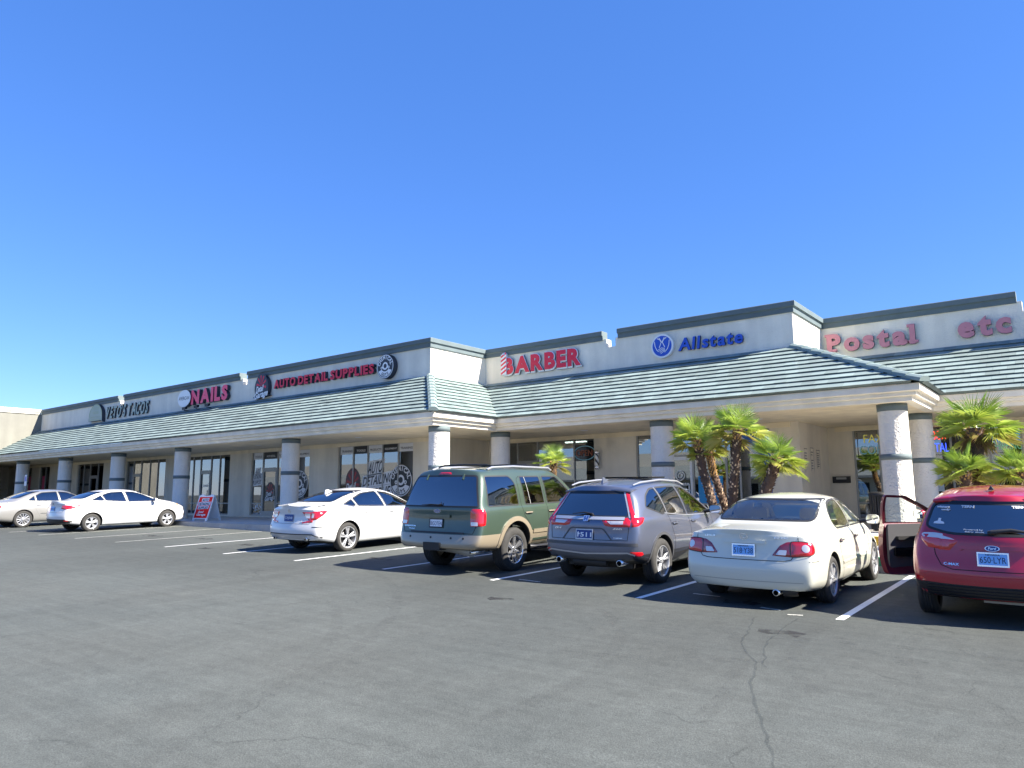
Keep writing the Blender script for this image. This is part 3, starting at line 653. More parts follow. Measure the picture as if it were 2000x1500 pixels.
mb = MB(); word_mesh(mb, 'mailbox rental', -3.7, -3.28, 2.50, 2.58, wallp(YW[2]+.094), .02, 0, 0, 0); mb.box(-3.72, -3.5, YW[2]+.088, YW[2]+.094, 1.6, 2.45, 1); bp(mb, 'window_decal', [MT['decal_white'], mat('notice_sheet', (.55, .65, .72), .6)], fr_objs[10])

# the next, taller block at the far left
nb = empty('neighbour_block', (-64, 12, 0), 'sunlit beige side wall with pale cornice rising at the far left end of the row', 'building')
MT['beige'] = mat('beige_stucco', (.215, .21, .18), .9, var=.08, vscale=1.2, bump=.6, bscale=30); MT['cream'] = mat('cream_trim', (.74, .70, .60), .8, bump=.3)
mb = MB(); mb.box(-74, -53.9, 13.2, YP[0]-.004, SOF+.13, 6.96); mb.box(-74, -53.9, 13.2, 15.0, .2, SOF+.128); mb.build('wall', MT['beige'], nb, (-64, 12, 0))
mb = MB(); mb.box(-74, -53.84, 13.12, YP[0]-.06, 6.964, 7.09); mb.box(-74, -53.78, 13.06, YP[0]-.12, 7.094, 7.27); mb.build('cornice', MT['cream'], nb, (-64, 12, 0))

# ------------------------------------------------------------------ fascia signs
def sign(name, loc, label): return empty(name, loc, label, 'sign', group=None)
def so_(x, y, z): return (x, y, z)
# NAILS
o = (-33.5, YP[0], 6.0); s = sign('letter_sign', o, "red letters reading NAILS beside a white oval with AMERICAN, on the parapet wall")
letters(s, 'NAILS', -34.72, -31.46, 6.13, 6.80, YP[0], .16, [MT['nred'], MT['darkside']], .055, off=o, gap=.10)
mb = MB(); n = 40; el = [(-35.3+.62*math.cos(2*math.pi*k/n), 6.44+.43*math.sin(2*math.pi*k/n)) for k in range(n)]
mb.prism(el, lambda x, z: (x, YP[0]-.02, z), lambda x, z: (x, YP[0]-.24, z), 1); mb.add([(x, YP[0]-.243, z) for x, z in el], [list(range(n))], 0)
p_ = mb.build('oval_panel', [MT['white'], MT['darkside']], s, o)
mb = MB(); word_mesh(mb, 'AMERICAN', -35.82, -34.80, 6.36, 6.54, lambda x, z, d: (x, YP[0]-.247, z), .0, .15, 0, 0); mb.build('lettering', MT['darkside'], p_, o)
for k, x in enumerate((-35.0, -33.9, -32.9)):
    o = (x, YP[0]-.35, 5.86); s = empty('floodlight', o, ['small black floodlight on the roof edge under the white oval sign', 'small black floodlight on the roof edge under the red letters, middle of three', 'small black floodlight on the roof edge under the last red letters'][k], 'floodlight', group='floodlights under the red sign')
    mb = MB(); mb.prism([(-.14, -.03), (.14, -.03), (.16, .10), (-.16, .10)], lambda a, b: (a, -.05, b), lambda a, b: (a, .07, b+.05)); mb.build('housing', MT['black'], s)
    MB().box(-.13, .13, .071, .075, .04, .13).build('lens', MT['white'], s); MB().box(-.03, .03, -.02, .34, -.06, -.03).build('bracket', MT['black'], s)
# TACOS
o = (-42, YP[0], 6.0); s = sign('letter_sign', o, 'slanted dark green letters reading VETOS TACOS on the parapet near its left end')
letters(s, "VETO'S TACOS", -44.2, -39.25, 6.04, 6.70, YP[0], .08, [MT['signgreen'], MT['darkside']], .03, .28, off=o, gap=.10)
o = (-45.4, YP[0], 5.95); s = sign('arch_sign', o, 'olive arch-shaped panel sign with small cream lettering, left of slanted green letters')
n = 20; ar = [(-46.3, 5.98)]+[(-45.4-.86*math.cos(math.pi*k/n), 6.25+.70*math.sin(math.pi*k/n)) for k in range(n+1)]+[(-44.5, 5.88), (-44.6, 5.98)]
mb = MB(); mb.prism(ar, lambda x, z: (x, YP[0]-.02, z), lambda x, z: (x, YP[0]-.2, z), 1); mb.add([(x, YP[0]-.203, z) for x, z in ar], [list(range(len(ar)))], 0); mb.build('panel', [MT['signgreen'], MT['darkside']], s, o)
mb = MB(); P = []
for k in range(n+1):
    for rr in (.90, 1): P.append((-45.4-.86*rr*math.cos(math.pi*k/n), YP[0]-.206, 6.25+.70*rr*math.sin(math.pi*k/n)))
mb.add(P, [(2*k, 2*k+1, 2*k+3, 2*k+2) for k in range(n)], 0); mb.box(-46.2, -44.65, YP[0]-.206, YP[0]-.2035, 6.03, 6.07, 0)
word_mesh(mb, "VETO'S", -45.8, -45.0, 6.62, 6.78, wallp(YP[0]-.206), .03, 0, 0, 0); word_mesh(mb, 'TACOS', -45.8, -45.0, 6.38, 6.54, wallp(YP[0]-.206), .03, 0, 0, 0); word_mesh(mb, 'MEXICAN FOOD', -46.0, -44.8, 6.17, 6.24, wallp(YP[0]-.206), .01, 0, 0, 0)
mb.build('lettering', mat('sign_cream_green', (.36, .42, .26), .6), s, o)
# AUTO DETAIL SUPPLIES
o = (-24.5, YP[0], 6.2); s = sign('letter_sign', o, 'dark red block letters reading AUTO DETAIL SUPPLIES on the parapet')
letters(s, 'AUTO', -27.80, -26.25, 6.27, 6.63, YP[0], .14, [MT['red'], MT['darkside']], .045, off=o, gap=.09)
letters(s, 'DETAIL', -26.07, -24.08, 6.27, 6.63, YP[0], .14, [MT['red'], MT['darkside']], .045, off=o, gap=.09)
letters(s, 'SUPPLIES', -23.92, -21.28, 6.27, 6.63, YP[0], .14, [MT['red'], MT['darkside']], .045, off=o, gap=.09)
o = (-28.65, YP[0], 5.95); s = sign('emblem_sign', o, 'black emblem sign with red rays and white script, left of the AUTO DETAIL letters')
n = 30; sh = [(-28.7+.52*math.cos(R(-35+250*k/n)), 6.38+.56*math.sin(R(-35+250*k/n))) for k in range(n+1)]+[(-29.3, 5.98), (-29.2, 5.9), (-28.1, 6.0)]
mb = MB(); mb.prism(sh, lambda x, z: (x, YP[0]-.02, z), lambda x, z: (x, YP[0]-.2, z), 0); mb.build('panel', MT['darkside'], s, o)
mb = MB(); garage(mb, -28.7, 6.42, .80, YP[0]-.203, -.003, 0, 1, 2); mb.build('lettering', [MT['white'], MT['darkside'], MT['red']], s, o)
o = (-20.58, YP[0], 5.97); s = sign('round_sign', o, 'round black and white sign with lettering around its rim, right of SUPPLIES')
mb = MB(); mb.lathe([(0, YP[0]-.02), (.47, YP[0]-.02), (.47, YP[0]-.22), (0, YP[0]-.22)], (-20.58, 0, 6.425), axis='y', n=48, smooth=False); mb.build('drum', MT['darkside'], s, o)
mb = MB(); roundel(mb, -20.58, 6.425, .455, YP[0]-.224, 0, 1); mb.build('lettering', [MT['white'], MT['darkside']], s, o)
# BARBER
o = (-15.6, YP[1], 6.2); s = sign('letter_sign', o, 'crimson letters reading BARBER with white outline and striped pole on the parapet')
for_b = [MT['red'], MT['white']]
letters(s, 'BARBER', -17.40, -13.86, 6.20, 6.80, YP[1]-.05, .04, for_b, .055, off=o, gap=.07)
letters(s, 'BARBER', -17.43, -13.82, 6.17, 6.83, YP[1], .05, [MT['white'], MT['darkside']], .08, off=o, gap=.02)
mb = MB(); yy = YP[1]-.16
for k in range(9): mb.add([(-17.50, yy, 6.15+k*.082), (-17.24, yy, 6.15+(k+1)*.082+.06), (-17.24, yy, 6.15+(k+2)*.082+.06), (-17.50, yy, 6.15+(k+1)*.082)], [(0, 1, 2, 3)], k % 2)
mb.box(-17.50, -17.24, yy+.003, yy+.13, 6.15, 6.95, 1); mb.lathe([(.13, 0), (.11, .06), (.06, .1), (0, .12)], (-17.37, yy+.1, 6.93), n=16, m=1)
mb.build('pole_panel', [MT['red'], MT['white']], s, o)
# insurance
o = (-9.2, YP[1], 6.05); s = sign('letter_sign', o, 'blue lettering Allstate on the parapet, right of a round blue hands emblem')
letters(s, 'Allstate', -10.12, -7.96, 6.20, 6.60, YP[1], .08, [MT['blue'], MT['darkside']], .03, .12, off=o, gap=.06)
o = (-10.68, YP[1], 6.05); s = sign('round_sign', o, 'round blue emblem of two cupped hands with white rim, left of the blue lettering')
mb = MB(); mb.lathe([(0, YP[1]-.02), (.40, YP[1]-.02), (.40, YP[1]-.12), (0, YP[1]-.12)], (-10.68, 0, 6.425), axis='y', n=48, smooth=False); mb.build('drum', MT['white'], s, o)
mb = MB(); yy = YP[1]-.124; disc(mb, -10.68, 6.425, .345, yy, 0)
def stroke(pts, wd, m, yoff):
    P = []; pts = [Vector(p) for p in pts]
    for i, p in enumerate(pts):
        d = (pts[min(i+1, len(pts)-1)]-pts[max(0, i-1)]).normalized(); nn = Vector((-d.y, d.x))*wd/2
        P += [(-10.68+p.x+nn.x, yy-yoff, 6.425+p.y+nn.y), (-10.68+p.x-nn.x, yy-yoff, 6.425+p.y-nn.y)]
    mb.add(P, [(2*i, 2*i+1, 2*i+3, 2*i+2) for i in range(len(pts)-1)], m)
for sg in (-1, 1):
    stroke([(sg*.17, .27), (sg*.07, .22), (sg*.02, .13), (sg*.07, .02), (sg*.1, -.05)], .026, 1, .003); stroke([(sg*.27, .18), (sg*.25, .02), (sg*.2, -.1), (sg*.13, -.18)], .024, 1, .004)
    stroke([(0, .12), (sg*.1, .29)], .022, 1, .005)
for k in range(4): stroke([(-.14+k*.03, -.12-k*.045), (-.02+k*.02, -.06-k*.045), (.10+k*.01, -.09-k*.04)], .02, 1, .006+k*.001)
mb.build('hands_emblem', [MT['blue'], MT['white']], s, o)
# Postal etc
o = (-5, YP[2], 6.1); s = sign('letter_sign', o, 'faded pink serif letters reading Postal on the right-hand parapet')
letters(s, 'Postal', -6.30, -3.72, 6.12, 6.70, YP[2], .10, [MT['pink'], MT['darkside']], .05, off=o, gap=.10, slab=True)
o = (-1.9, YP[2], 6.1); s = sign('letter_sign', o, 'faded pink serif letters reading etc at the right end of the parapet')
letters(s, 'etc', -2.60, -1.27, 6.12, 6.74, YP[2], .10, [MT['pink'], MT['darkside']], .05, off=o, gap=.10, slab=True)

# neon window signs and small wall things
def neonmat(n, c, e): return mat(n, c, .4, emit=e)
NEON = {'y': neonmat('neon_yellow', (.6, .55, .12), .12), 'c': neonmat('neon_pale_blue', (.16, .36, .46), .08), 'r': neonmat('neon_red', (1, .06, .03), .9), 'b': neonmat('neon_blue', (.04, .09, 1), .9), 'g': neonmat('neon_green', (.12, .42, .22), .15), 'o': neonmat('neon_orange', (.22, .07, .035), .04)}
def neon(x0, x1, z0, z1, y, rows, label):
    o = ((x0+x1)/2, y, z0); s = empty('neon_sign', o, label, 'neon sign')
    for wd, k, a, b, c, d in rows:
        mb = MB(); word_mesh(mb, wd, a, b, c, d, lambda x, z, dd: (x, y-dd, z), -.012, 0, .02, 0, 0); mb.build('neon_word', NEON[k], s, o)
    mb = MB()
    for xx in (x0, x1): mb.box(xx-.008, xx+.008, y+.005, y+.013, z0-.05, z1+.05)
    mb.box(x0-.02, x1+.02, y+.014, y+.022, z0-.03, z0-.015); mb.build('bracket', MT['black'], s, o)
yp = YW[2]+.075
neon(-5.9, -4.7, 2.8, 3.5, yp, [('FAX', 'y', -5.7, -5.1, 3.2, 3.46), ('COPIES', 'c', -5.85, -4.75, 2.82, 3.1)], 'yellow and pale blue neon sign FAX COPIES in the window left of the corner column')
neon(-3.74, -3.28, 2.75, 3.5, yp, [('MAILBOX', 'r', -4.1, -3.33, 3.20, 3.47), ('RENTAL', 'b', -4.05, -3.28, 2.82, 3.09)], 'red and blue neon sign MAILBOX RENTAL in the window behind the palm')
neon(-2.15, -1.42, 2.75, 3.5, yp, [('PACKAGING', 'g', -2.2, -1.45, 3.25, 3.47), ('SHIPPING', 'g', -2.15, -1.42, 2.82, 3.05)], 'dull green neon sign PACKAGING SHIPPING in the rightmost window')
yb_ = YW[1]+.075; o = (-14.6, yb_, 2.85); s = empty('neon_sign', o, 'orange neon OPEN sign with pale oval border in the barber window', 'neon sign')
mb = MB(); word_mesh(mb, 'OPEN', -14.98, -14.28, 2.98, 3.2, lambda x, z, dd: (x, yb_-dd, z), -.012, 0, .02, 0, 0); mb.build('neon_word', NEON['o'], s, o)
mb = MB(); mb.tube([(-14.62+.46*math.cos(t), yb_, 3.09+.26*math.sin(t)) for t in [2*math.pi*k/32 for k in range(33)]], .011, 6); mb.build('oval_tube', NEON['c'], s, o)
mb = MB(); mb.box(-15.1, -14.2, yb_+.012, yb_+.02, 2.80, 3.4); mb.build('backing_board', MT['gloss_black'], s, o)
# barber pole
o = (-13.95, YW[1]-.16, 2.45); s = empty('barber_pole', o, 'striped barber pole with metal caps on the wall beside the barber window', 'barber pole')
m_, t_, b_ = nodes('barber_stripes'); tc = t_.nodes.new('ShaderNodeTexCoord'); wv = t_.nodes.new('ShaderNodeTexWave'); wv.bands_direction = 'DIAGONAL'; wv.inputs['Scale'].default_value = 2.4
t_.links.new(tc.outputs['Object'], wv.inputs['Vector']); cr_ = t_.nodes.new('ShaderNodeValToRGB'); cr_.color_ramp.interpolation = 'CONSTANT'; cr_.color_ramp.elements[0].color = (.03, .03, .04, 1); cr_.color_ramp.elements[1].position = .4; cr_.color_ramp.elements[1].color = (.7, .7, .7, 1)
t_.links.new(wv.outputs['Fac'], cr_.inputs[0]); t_.links.new(cr_.outputs[0], b_.inputs['Base Color']); b_.inputs['Roughness'].default_value = .1
MB().lathe([(.075, .15), (.075, .58)], (0, 0, 0), n=20).build('striped_cylinder', m_, s)
MB().lathe([(0, .73), (.05, .72), (.09, .68), (.10, .6), (.08, .58)], (0, 0, 0), n=20).build('cap', MT['chrome'], s)
MB().lathe([(.08, .15), (.10, .13), (.09, .05), (.05, .01), (0, 0)], (0, 0, 0), n=20).build('cap', MT['chrome'], s)
MB().box(-.03, .03, .05, .16, .05, .12).box(-.03, .03, .05, .16, .62, .69).build('wall_bracket', MT['chrome'], s)
# mail slot and notices
o = (-6.45, YW[2]-.03, 2.0); s = empty('mail_slot', o, 'black mail slot box with pale label on shaded wall by the corner column', 'mail slot')
MB().box(-.28, .28, -.03, .028, -.11, .11).build('body', MT['black'], s); MB().box(-.16, .16, -.036, -.0305, .01, .08).build('label_plate', mat('slot_label', (.3, .3, .27), .5), s)
MT['notice'] = mat('notice_paper', (.58, .55, .50), .7); MT['ink'] = mat('notice_ink', (.12, .12, .12), .7)
for k, (yy, z0, z1, wd, lb) in enumerate([(23.62, 2.2, 2.95, .34, 'tall wall notice of several text lines, nearest the palms'), (24.28, 2.25, 3.0, .34, 'framed wall notice with a box at its foot, between the other two notices'), (24.95, 2.35, 2.95, .38, 'small square wall notice with a heading, closest to the mail slot')]):
    o = (XW[1]+.004, yy, z0); s = empty('wall_notice', o, lb, 'notice', group='notices on the side wall')
    MB().box(0, .006, -wd/2, wd/2, 0, z1-z0).build('sheet', MT['wall'], s)
    mb = MB(); h = z1-z0
    mb.box(.0065, .009, -wd/2, wd/2, h-.02, h); mb.box(.0065, .009, -wd/2, -wd/2+.015, 0, h); mb.box(.0065, .009, wd/2-.015, wd/2, 0, h) if k else 0
    for j in range(7):
        if rnd.random() < .85: mb.box(.0065, .0085, -wd/2+.05, wd/2-rnd.uniform(.05, .14), h*.1+j*h*.115, h*.1+j*h*.115+.028)
    mb.build('text_lines', MT['ink'], s)
# A-frame board
o = (-28.35, 16.2, FZ); s = empty('sandwich_board', o, 'white A-frame board with red AUTO DETAILING SUPPLIES panel on the walk by the column', 'sandwich board', rz=R(14))
hw, ht, sp = .40, 1.05, .36
for sg, nm in ((-1, 'front_panel'), (1, 'back_panel')):
    f = lambda x, z, d: (x, sg*(sp*(1-z/ht)+.02)+sg*d, z)
    mb = MB(); pr = [(-hw, 0), (-hw+.1, 0), (-hw+.1, .08), (hw-.1, .08), (hw-.1, 0), (hw, 0), (hw, ht-.05), (hw-.1, ht), (.2, ht), (.16, ht-.05), (-.16, ht-.05), (-.2, ht), (-hw+.1, ht), (-hw, ht-.05)]
    mb.prism(pr, lambda x, z: f(x, z, 0), lambda x, z: f(x, z, -.035)); pn = mb.build(nm, MT['white'], s)
    if sg < 0:
        mb = MB(); g = lambda d: (lambda x, z, dd: f(x, z, d))
        mb.add([f(a, b, .004) for a, b in [(-hw+.05, .12), (hw-.05, .12), (hw-.05, ht-.1), (-hw+.05, ht-.1)]], [(0, 1, 2, 3)], 0)
        for wd, x0, x1, z0, z1 in [('AUTO', -.16, .16, .78, .88), ('DETAILING', -.29, .29, .62, .73), ('SUPPLIES', -.25, .25, .48, .57)]:
            mb.add([f(a, b, .007) for a, b in [(x0-.03, z0-.02), (x1+.03, z0), (x1+.03, z1+.03), (x0-.03, z1+.01)]], [(0, 1, 2, 3)], 1)
            word_mesh(mb, wd, x0, x1, z0, z1, lambda x, z, dd: f(x, z+.03*x, .010), .03, .1, 0, 2)
        word_mesh(mb, 'Detail', -.2, .1, .32, .4, g(.010), .03, .3, 0, 1); word_mesh(mb, 'Garage', -.24, .24, .18, .3, g(.010), .03, .3, 0, 1)
        mb.build('poster', [mat('board_red', (.88, .025, .02), .8, spec=.1), MT['white'], MT['gloss_black']], pn)
# parking sign on a post
o = (-46.4, 15.75, FZ); s = empty('parking_sign', o, 'small white parking sign on a thin post by the far left columns', 'parking sign')
MB().box(-.03, .03, -.03, .03, 0, 2.25).build('post', MT['frame'], s)
mb = MB(); mb.box(-.16, .16, -.045, -.035, 1.6, 2.2, 0); mb.box(-.12, .12, -.048, -.0455, 1.85, 2.12, 1); mb.build('sign_plate', [MT['white'], MT['blue']], s)
# slatted bin by the corner column
o = (-4.22, 20.75, FZ); s = empty('trash_can', o, 'black slatted litter bin beside the corner column', 'litter bin')
mb = MB()
for k in range(24):
    t = 2*math.pi*k/24; mb.box(-.02, .02, -.008, .008, 0, .01); mb.v = mb.v[:-8]; mb.f = mb.f[:-6]; mb.m = mb.m[:-6]; mb.sm = mb.sm[:-6]
    c_, s_ = math.cos(t), math.sin(t)
    mb.add([(c_*r*1.-s_*u, s_*r+c_*u, z) for z in (.04, .92) for r in (.24, .255) for u in (-.022, .022)], [(0,2,3,1),(4,5,7,6),(0,1,5,4),(2,6,7,3),(0,4,6,2),(1,3,7,5)])
for z in (.05, .45, .88): mb.lathe([(.225, z), (.24, z), (.24, z+.04), (.225, z+.04)], (0, 0, 0), n=24)
mb.build('slats', MT['black'], s); MB().lathe([(.215, .02), (.215, .86)], (0, 0, 0), n=20).build('liner', MT['gloss_black'], s); MB().lathe([(.265, .90), (.265, .95), (.18, .99), (.12, .985), (.12, .9)], (0, 0, 0), n=24).build('lid', MT['black'], s)

# ------------------------------------------------------------------ fan palms
def leafmat():
    m, t, b = nodes('palm_leaf'); N = t.nodes.new; L = t.links.new
    at = N('ShaderNodeAttribute'); at.attribute_name = 'tone'
    cr = N('ShaderNodeValToRGB'); e = cr.color_ramp.elements
    e[0].position = 0; e[0].color = (.26, .17, .08, 1); e[1].position = 1; e[1].color = (.22, .34, .06, 1)
    k = e.new(.25); k.color = (.42, .40, .10, 1); k = e.new(.5); k.color = (.42, .50, .08, 1); k = e.new(.75); k.color = (.32, .44, .065, 1)
    L(at.outputs['Fac'], cr.inputs[0]); L(cr.outputs[0], b.inputs['Base Color']); b.inputs['Roughness'].default_value = .42
    tr = N('ShaderNodeBsdfTranslucent'); L(cr.outputs[0], tr.inputs[0]); mx = N('ShaderNodeMixShader'); mx.inputs[0].default_value = .38
    L(b.outputs[0], mx.inputs[1]); L(tr.outputs[0], mx.inputs[2]); L(mx.outputs[0], t.nodes['Material Output'].inputs[0])
    return m
MT['leaf'] = leafmat(); MT['trunk'] = mat('palm_trunk', (.10, .062, .042), .9, var=.4, vscale=14, bump=.8, bscale=40); MT['stub'] = mat('palm_stub', (.62, .46, .30), .8, var=.4, vscale=20); MT['stub_gold'] = mat('palm_fibre_gold', (.42, .26, .09), .8, var=.4, vscale=20)
def fan_palm(pts, crown_r, nl, label, r0=.105, r1=.09, skirt=0, seed=1, gold=.12, low=-.5):
    g = random.Random(seed); b = Vector(pts[0])
    root = empty('fan_palm', b, label, 'palm', group='palms in the planting beds')
    P = [Vector(p) for p in pts]; Q = []
    for i in range(len(P)-1):
        for k in range(6): Q.append(P[i].lerp(P[i+1], k/6))
    Q.append(P[-1]); N = len(Q)-1
    mb = MB(); mb.tube([q-b for q in Q], [r0+(r1-r0)*i/N for i in range(N+1)], 12, 0)
    tot = (P[-1]-P[0]).length; cnt = int(tot*130)
    for k in range(cnt):
        t = k/cnt; f = t*N; i = min(int(f), N-1); c = Q[i].lerp(Q[i+1], f-i)-b; d = (Q[i+1]-Q[i]).normalized()
        a = k*2.399963+g.uniform(-.15, .15); x = d.cross(Vector((0, 1, 0))).normalized(); y = d.cross(x); o = x*math.cos(a)+y*math.sin(a); s_ = d.cross(o)
        r = r0+(r1-r0)*t; ln = g.uniform(.035, .075); w_ = g.uniform(.016, .03)
        p = c+o*(r-.012); tip = p+o*ln*.75+d*ln*.8
        mb.add([p-s_*w_-d*.02, p+s_*w_-d*.02, p+d*.045, tip-s_*w_*.45, tip+s_*w_*.45], [(0, 1, 4, 3), (1, 2, 4), (2, 0, 3), (2, 3, 4)], 2 if t > 1-gold else g.choice([0, 0, 1]))
    mb.build('trunk', [MT['trunk'], MT['stub'], MT['stub_gold']], root)
    top = P[-1]-b; V, F, T = [], [], []
    def leaf(az, el, pet, L, tone, droop):
        d = Vector((math.cos(az)*math.cos(el), math.sin(az)*math.cos(el), math.sin(el)))
        p0 = top+Vector((g.uniform(-.03, .03), g.uniform(-.03, .03), g.uniform(-.06, .05)))
        sdv = d.cross(Vector((0, 0, 1)))
        sdv = Vector((-math.sin(az), math.cos(az), 0)) if sdv.length < .05 else sdv.normalized()
        up = sdv.cross(d).normalized(); tw = g.uniform(-.5, .5); sdv, up = sdv*math.cos(tw)+up*math.sin(tw), up*math.cos(tw)-sdv*math.sin(tw)
        c = p0+d*pet-Vector((0, 0, droop*pet*.25))
        bi = len(V); w_ = .010
        V.extend([p0-sdv*w_, p0+sdv*w_, c+sdv*.006, c-sdv*.006]); F.append((bi, bi+1, bi+2, bi+3)); T.append(max(.2, tone-.3))
        nb = 30
        for q in range(nb):
            a = -1.95+3.9*q/(nb-1)+g.uniform(-.04, .04)
            bd = d*math.cos(a)+sdv*math.sin(a)
            ln = L*(.72+.28*math.cos(a*.7))*g.uniform(.86, 1.06); cup = .16*abs(math.sin(a))
            m_ = c+bd*ln*.55+up*(cup*ln*.5)-Vector((0, 0, droop*ln*.06)); e_ = c+bd*ln+up*(cup*ln*.6)-Vector((0, 0, droop*ln*g.uniform(.18, .42)))
            n_ = bd.cross(up).normalized(); wd = ln*.017; fold = up*wd*.8
            bi = len(V); V.extend([c, m_+n_*wd-fold*0, m_-n_*wd+fold, e_])
            F.append((bi, bi+1, bi+3)); F.append((bi, bi+3, bi+2)); tn = max(0, min(1, tone+g.uniform(-.12, .12))); T.extend([tn, tn])
    for k in range(nl):
        u = (k+.5)/nl; az = k*2.399963+g.uniform(-.3, .3)
        el = math.asin(max(-.9, min(.97, 1-u*(1-low)+g.uniform(-.08, .08))))
        tone = 1-.75*u+g.uniform(-.12, .18)
        if k % 5 == 3: continue
        leaf(az, el, crown_r*g.uniform(.36, .52), crown_r*g.uniform(.55, .72), max(.22, tone), (.12+.6*u))
    for k in range(skirt): leaf(g.uniform(0, 6.28), g.uniform(-1.3, -.75), crown_r*.25, crown_r*.4, g.uniform(-.05, .1), .8)
    me = bpy.data.meshes.new('crown'); me.from_pydata([tuple(v) for v in V], [], F); me.materials.append(MT['leaf'])
    at = me.attributes.new('tone', 'FLOAT', 'FACE'); at.data.foreach_set('value', T); me.update(); link('crown', me, root)
    return root
fan_palm([(-7.0, 17.0, .5), (-7.1, 17.0, 1.2), (-7.36, 17.0, 2.2), (-7.46, 17.0, 2.9)], .74, 26, 'fan palm with dark stubbly trunk, leftmost of the tall cluster behind the pearl sedan', seed=3, low=-.3)
fan_palm([(-6.86, 17.4, .5), (-7.0, 17.4, 1.3), (-7.25, 17.4, 2.1), (-7.36, 17.4, 2.7)], .58, 20, 'fan palm with thin golden-topped trunk leaning just right of the leftmost tall palm', r0=.085, r1=.08, seed=5, gold=.38, low=-.4)
fan_palm([(-6.62, 16.8, .5), (-6.56, 16.8, 1.5), (-6.44, 16.8, 2.4), (-6.36, 16.8, 3.08)], .76, 28, 'tallest fan palm, its crown reaching in front of the arcade fascia', seed=8, low=-.4)
fan_palm([(-6.2, 16.8, .5), (-5.98, 16.8, 1.2), (-5.64, 16.8, 1.95), (-5.48, 16.8, 2.38)], .66, 36, 'fan palm with dense round crown leaning right beside the shaded wall notices', r0=.12, r1=.11, seed=11, low=-.55)
fan_palm([(-11.85, 17.0, .5), (-11.82, 17.0, 1.4), (-11.75, 17.0, 2.5)], .56, 20, 'short fan palm standing alone in front of the barber window', seed=14, gold=.4, r0=.1, low=-.3)
fan_palm([(-1.82, 18.0, .5), (-1.80, 18.0, 1.6), (-1.74, 18.0, 2.92)], .82, 30, 'large fan palm with dry brown leaf skirt in front of the right-hand windows', r0=.15, r1=.15, skirt=14, seed=21, low=-.2)
fan_palm([(-2.0, 17.5, .5), (-1.97, 17.5, 1.2), (-1.93, 17.5, 2.0)], .62, 26, 'low bushy fan palm directly above the red car roof', seed=25, low=-.25)
fan_palm([(-1.05, 17.6, .5), (-1.05, 17.6, 1.2), (-1.0, 17.6, 2.0)], .62, 24, 'low pale fan palm cut off by the right picture edge', seed=27, low=-.25)

# ------------------------------------------------------------------ across the car park: what the shop windows mirror
ob_ = empty('opposite_block', (-20, -52, 0), 'long pale block with dark lower band, mirrored in the shop windows', 'building')
MT['far_pale'] = mat('far_pale_wall', (.62, .58, .47), .9, var=.05, vscale=.5); MT['far_dark'] = mat('far_dark_roof', (.16, .18, .18), .9)
mb = MB(); mb.box(-140, 60, -60, -52, -.5, 7.2); mb.build('wall', MT['far_pale'], ob_, (-20, -52, 0))
mb = MB(); mb.prism([(-51.995, 5.3), (-49.0, 3.5), (-49.0, 3.2), (-51.99, 3.2)], lambda a, b: (-140, a, b), lambda a, b: (60, a, b)); mb.build('roof', MT['far_dark'], ob_, (-20, -52, 0))
mb = MB()
for k in range(32): mb.box(-138+6.2*k, -134+6.2*k, -51.99, -51.9, .3, 2.6)
mb.build('shop_window', MT['gloss_black'], ob_, (-20, -52, 0))

# ------------------------------------------------------------------ vehicles
def interp(tab, y):
    if y <= tab[0][0]: return tab[0][1]
    for (a, va), (b, vb) in zip(tab, tab[1:]):
        if y <= b: return va+(vb-va)*(y-a)/(b-a)
    return tab[-1][1]
def rounded(pts, r, n=4):
    """2D polygon with rounded corners; r may be a list"""
    out = []; N = len(pts)
    for i in range(N):
        p = Vector(pts[i]); a = Vector(pts[i-1]); b = Vector(pts[(i+1) % N]); rr = r[i] if isinstance(r, (list, tuple)) else r
        da, db = a-p, b-p
        q = min(rr, da.length*.45, db.length*.45)
        if q < 1e-4: out.append(p); continue
        p0, p1 = p+da.normalized()*q, p+db.normalized()*q
        for k in range(n+1):
            t = k/n; out.append(p0*(1-t)**2+p*2*t*(1-t)+p1*t*t)
    return out
AZ = {'rear': (Vector((0, 1, 0)), Vector((1, 0, 0)), Vector((0, 0, 1))), 'front': (Vector((0, -1, 0)), Vector((-1, 0, 0)), Vector((0, 0, 1))),
      'right': (Vector((-1, 0, 0)), Vector((0, 1, 0)), Vector((0, 0, 1))), 'left': (Vector((1, 0, 0)), Vector((0, 1, 0)), Vector((0, 0, 1))),
      'top': (Vector((0, 0, -1)), Vector((1, 0, 0)), Vector((0, 1, 0))),
      'rr': (Vector((-1, 1, 0)).normalized(), Vector((1, 1, 0)).normalized(), Vector((0, 0, 1))), 'rl': (Vector((1, 1, 0)).normalized(), Vector((1, -1, 0)).normalized(), Vector((0, 0, 1)))}
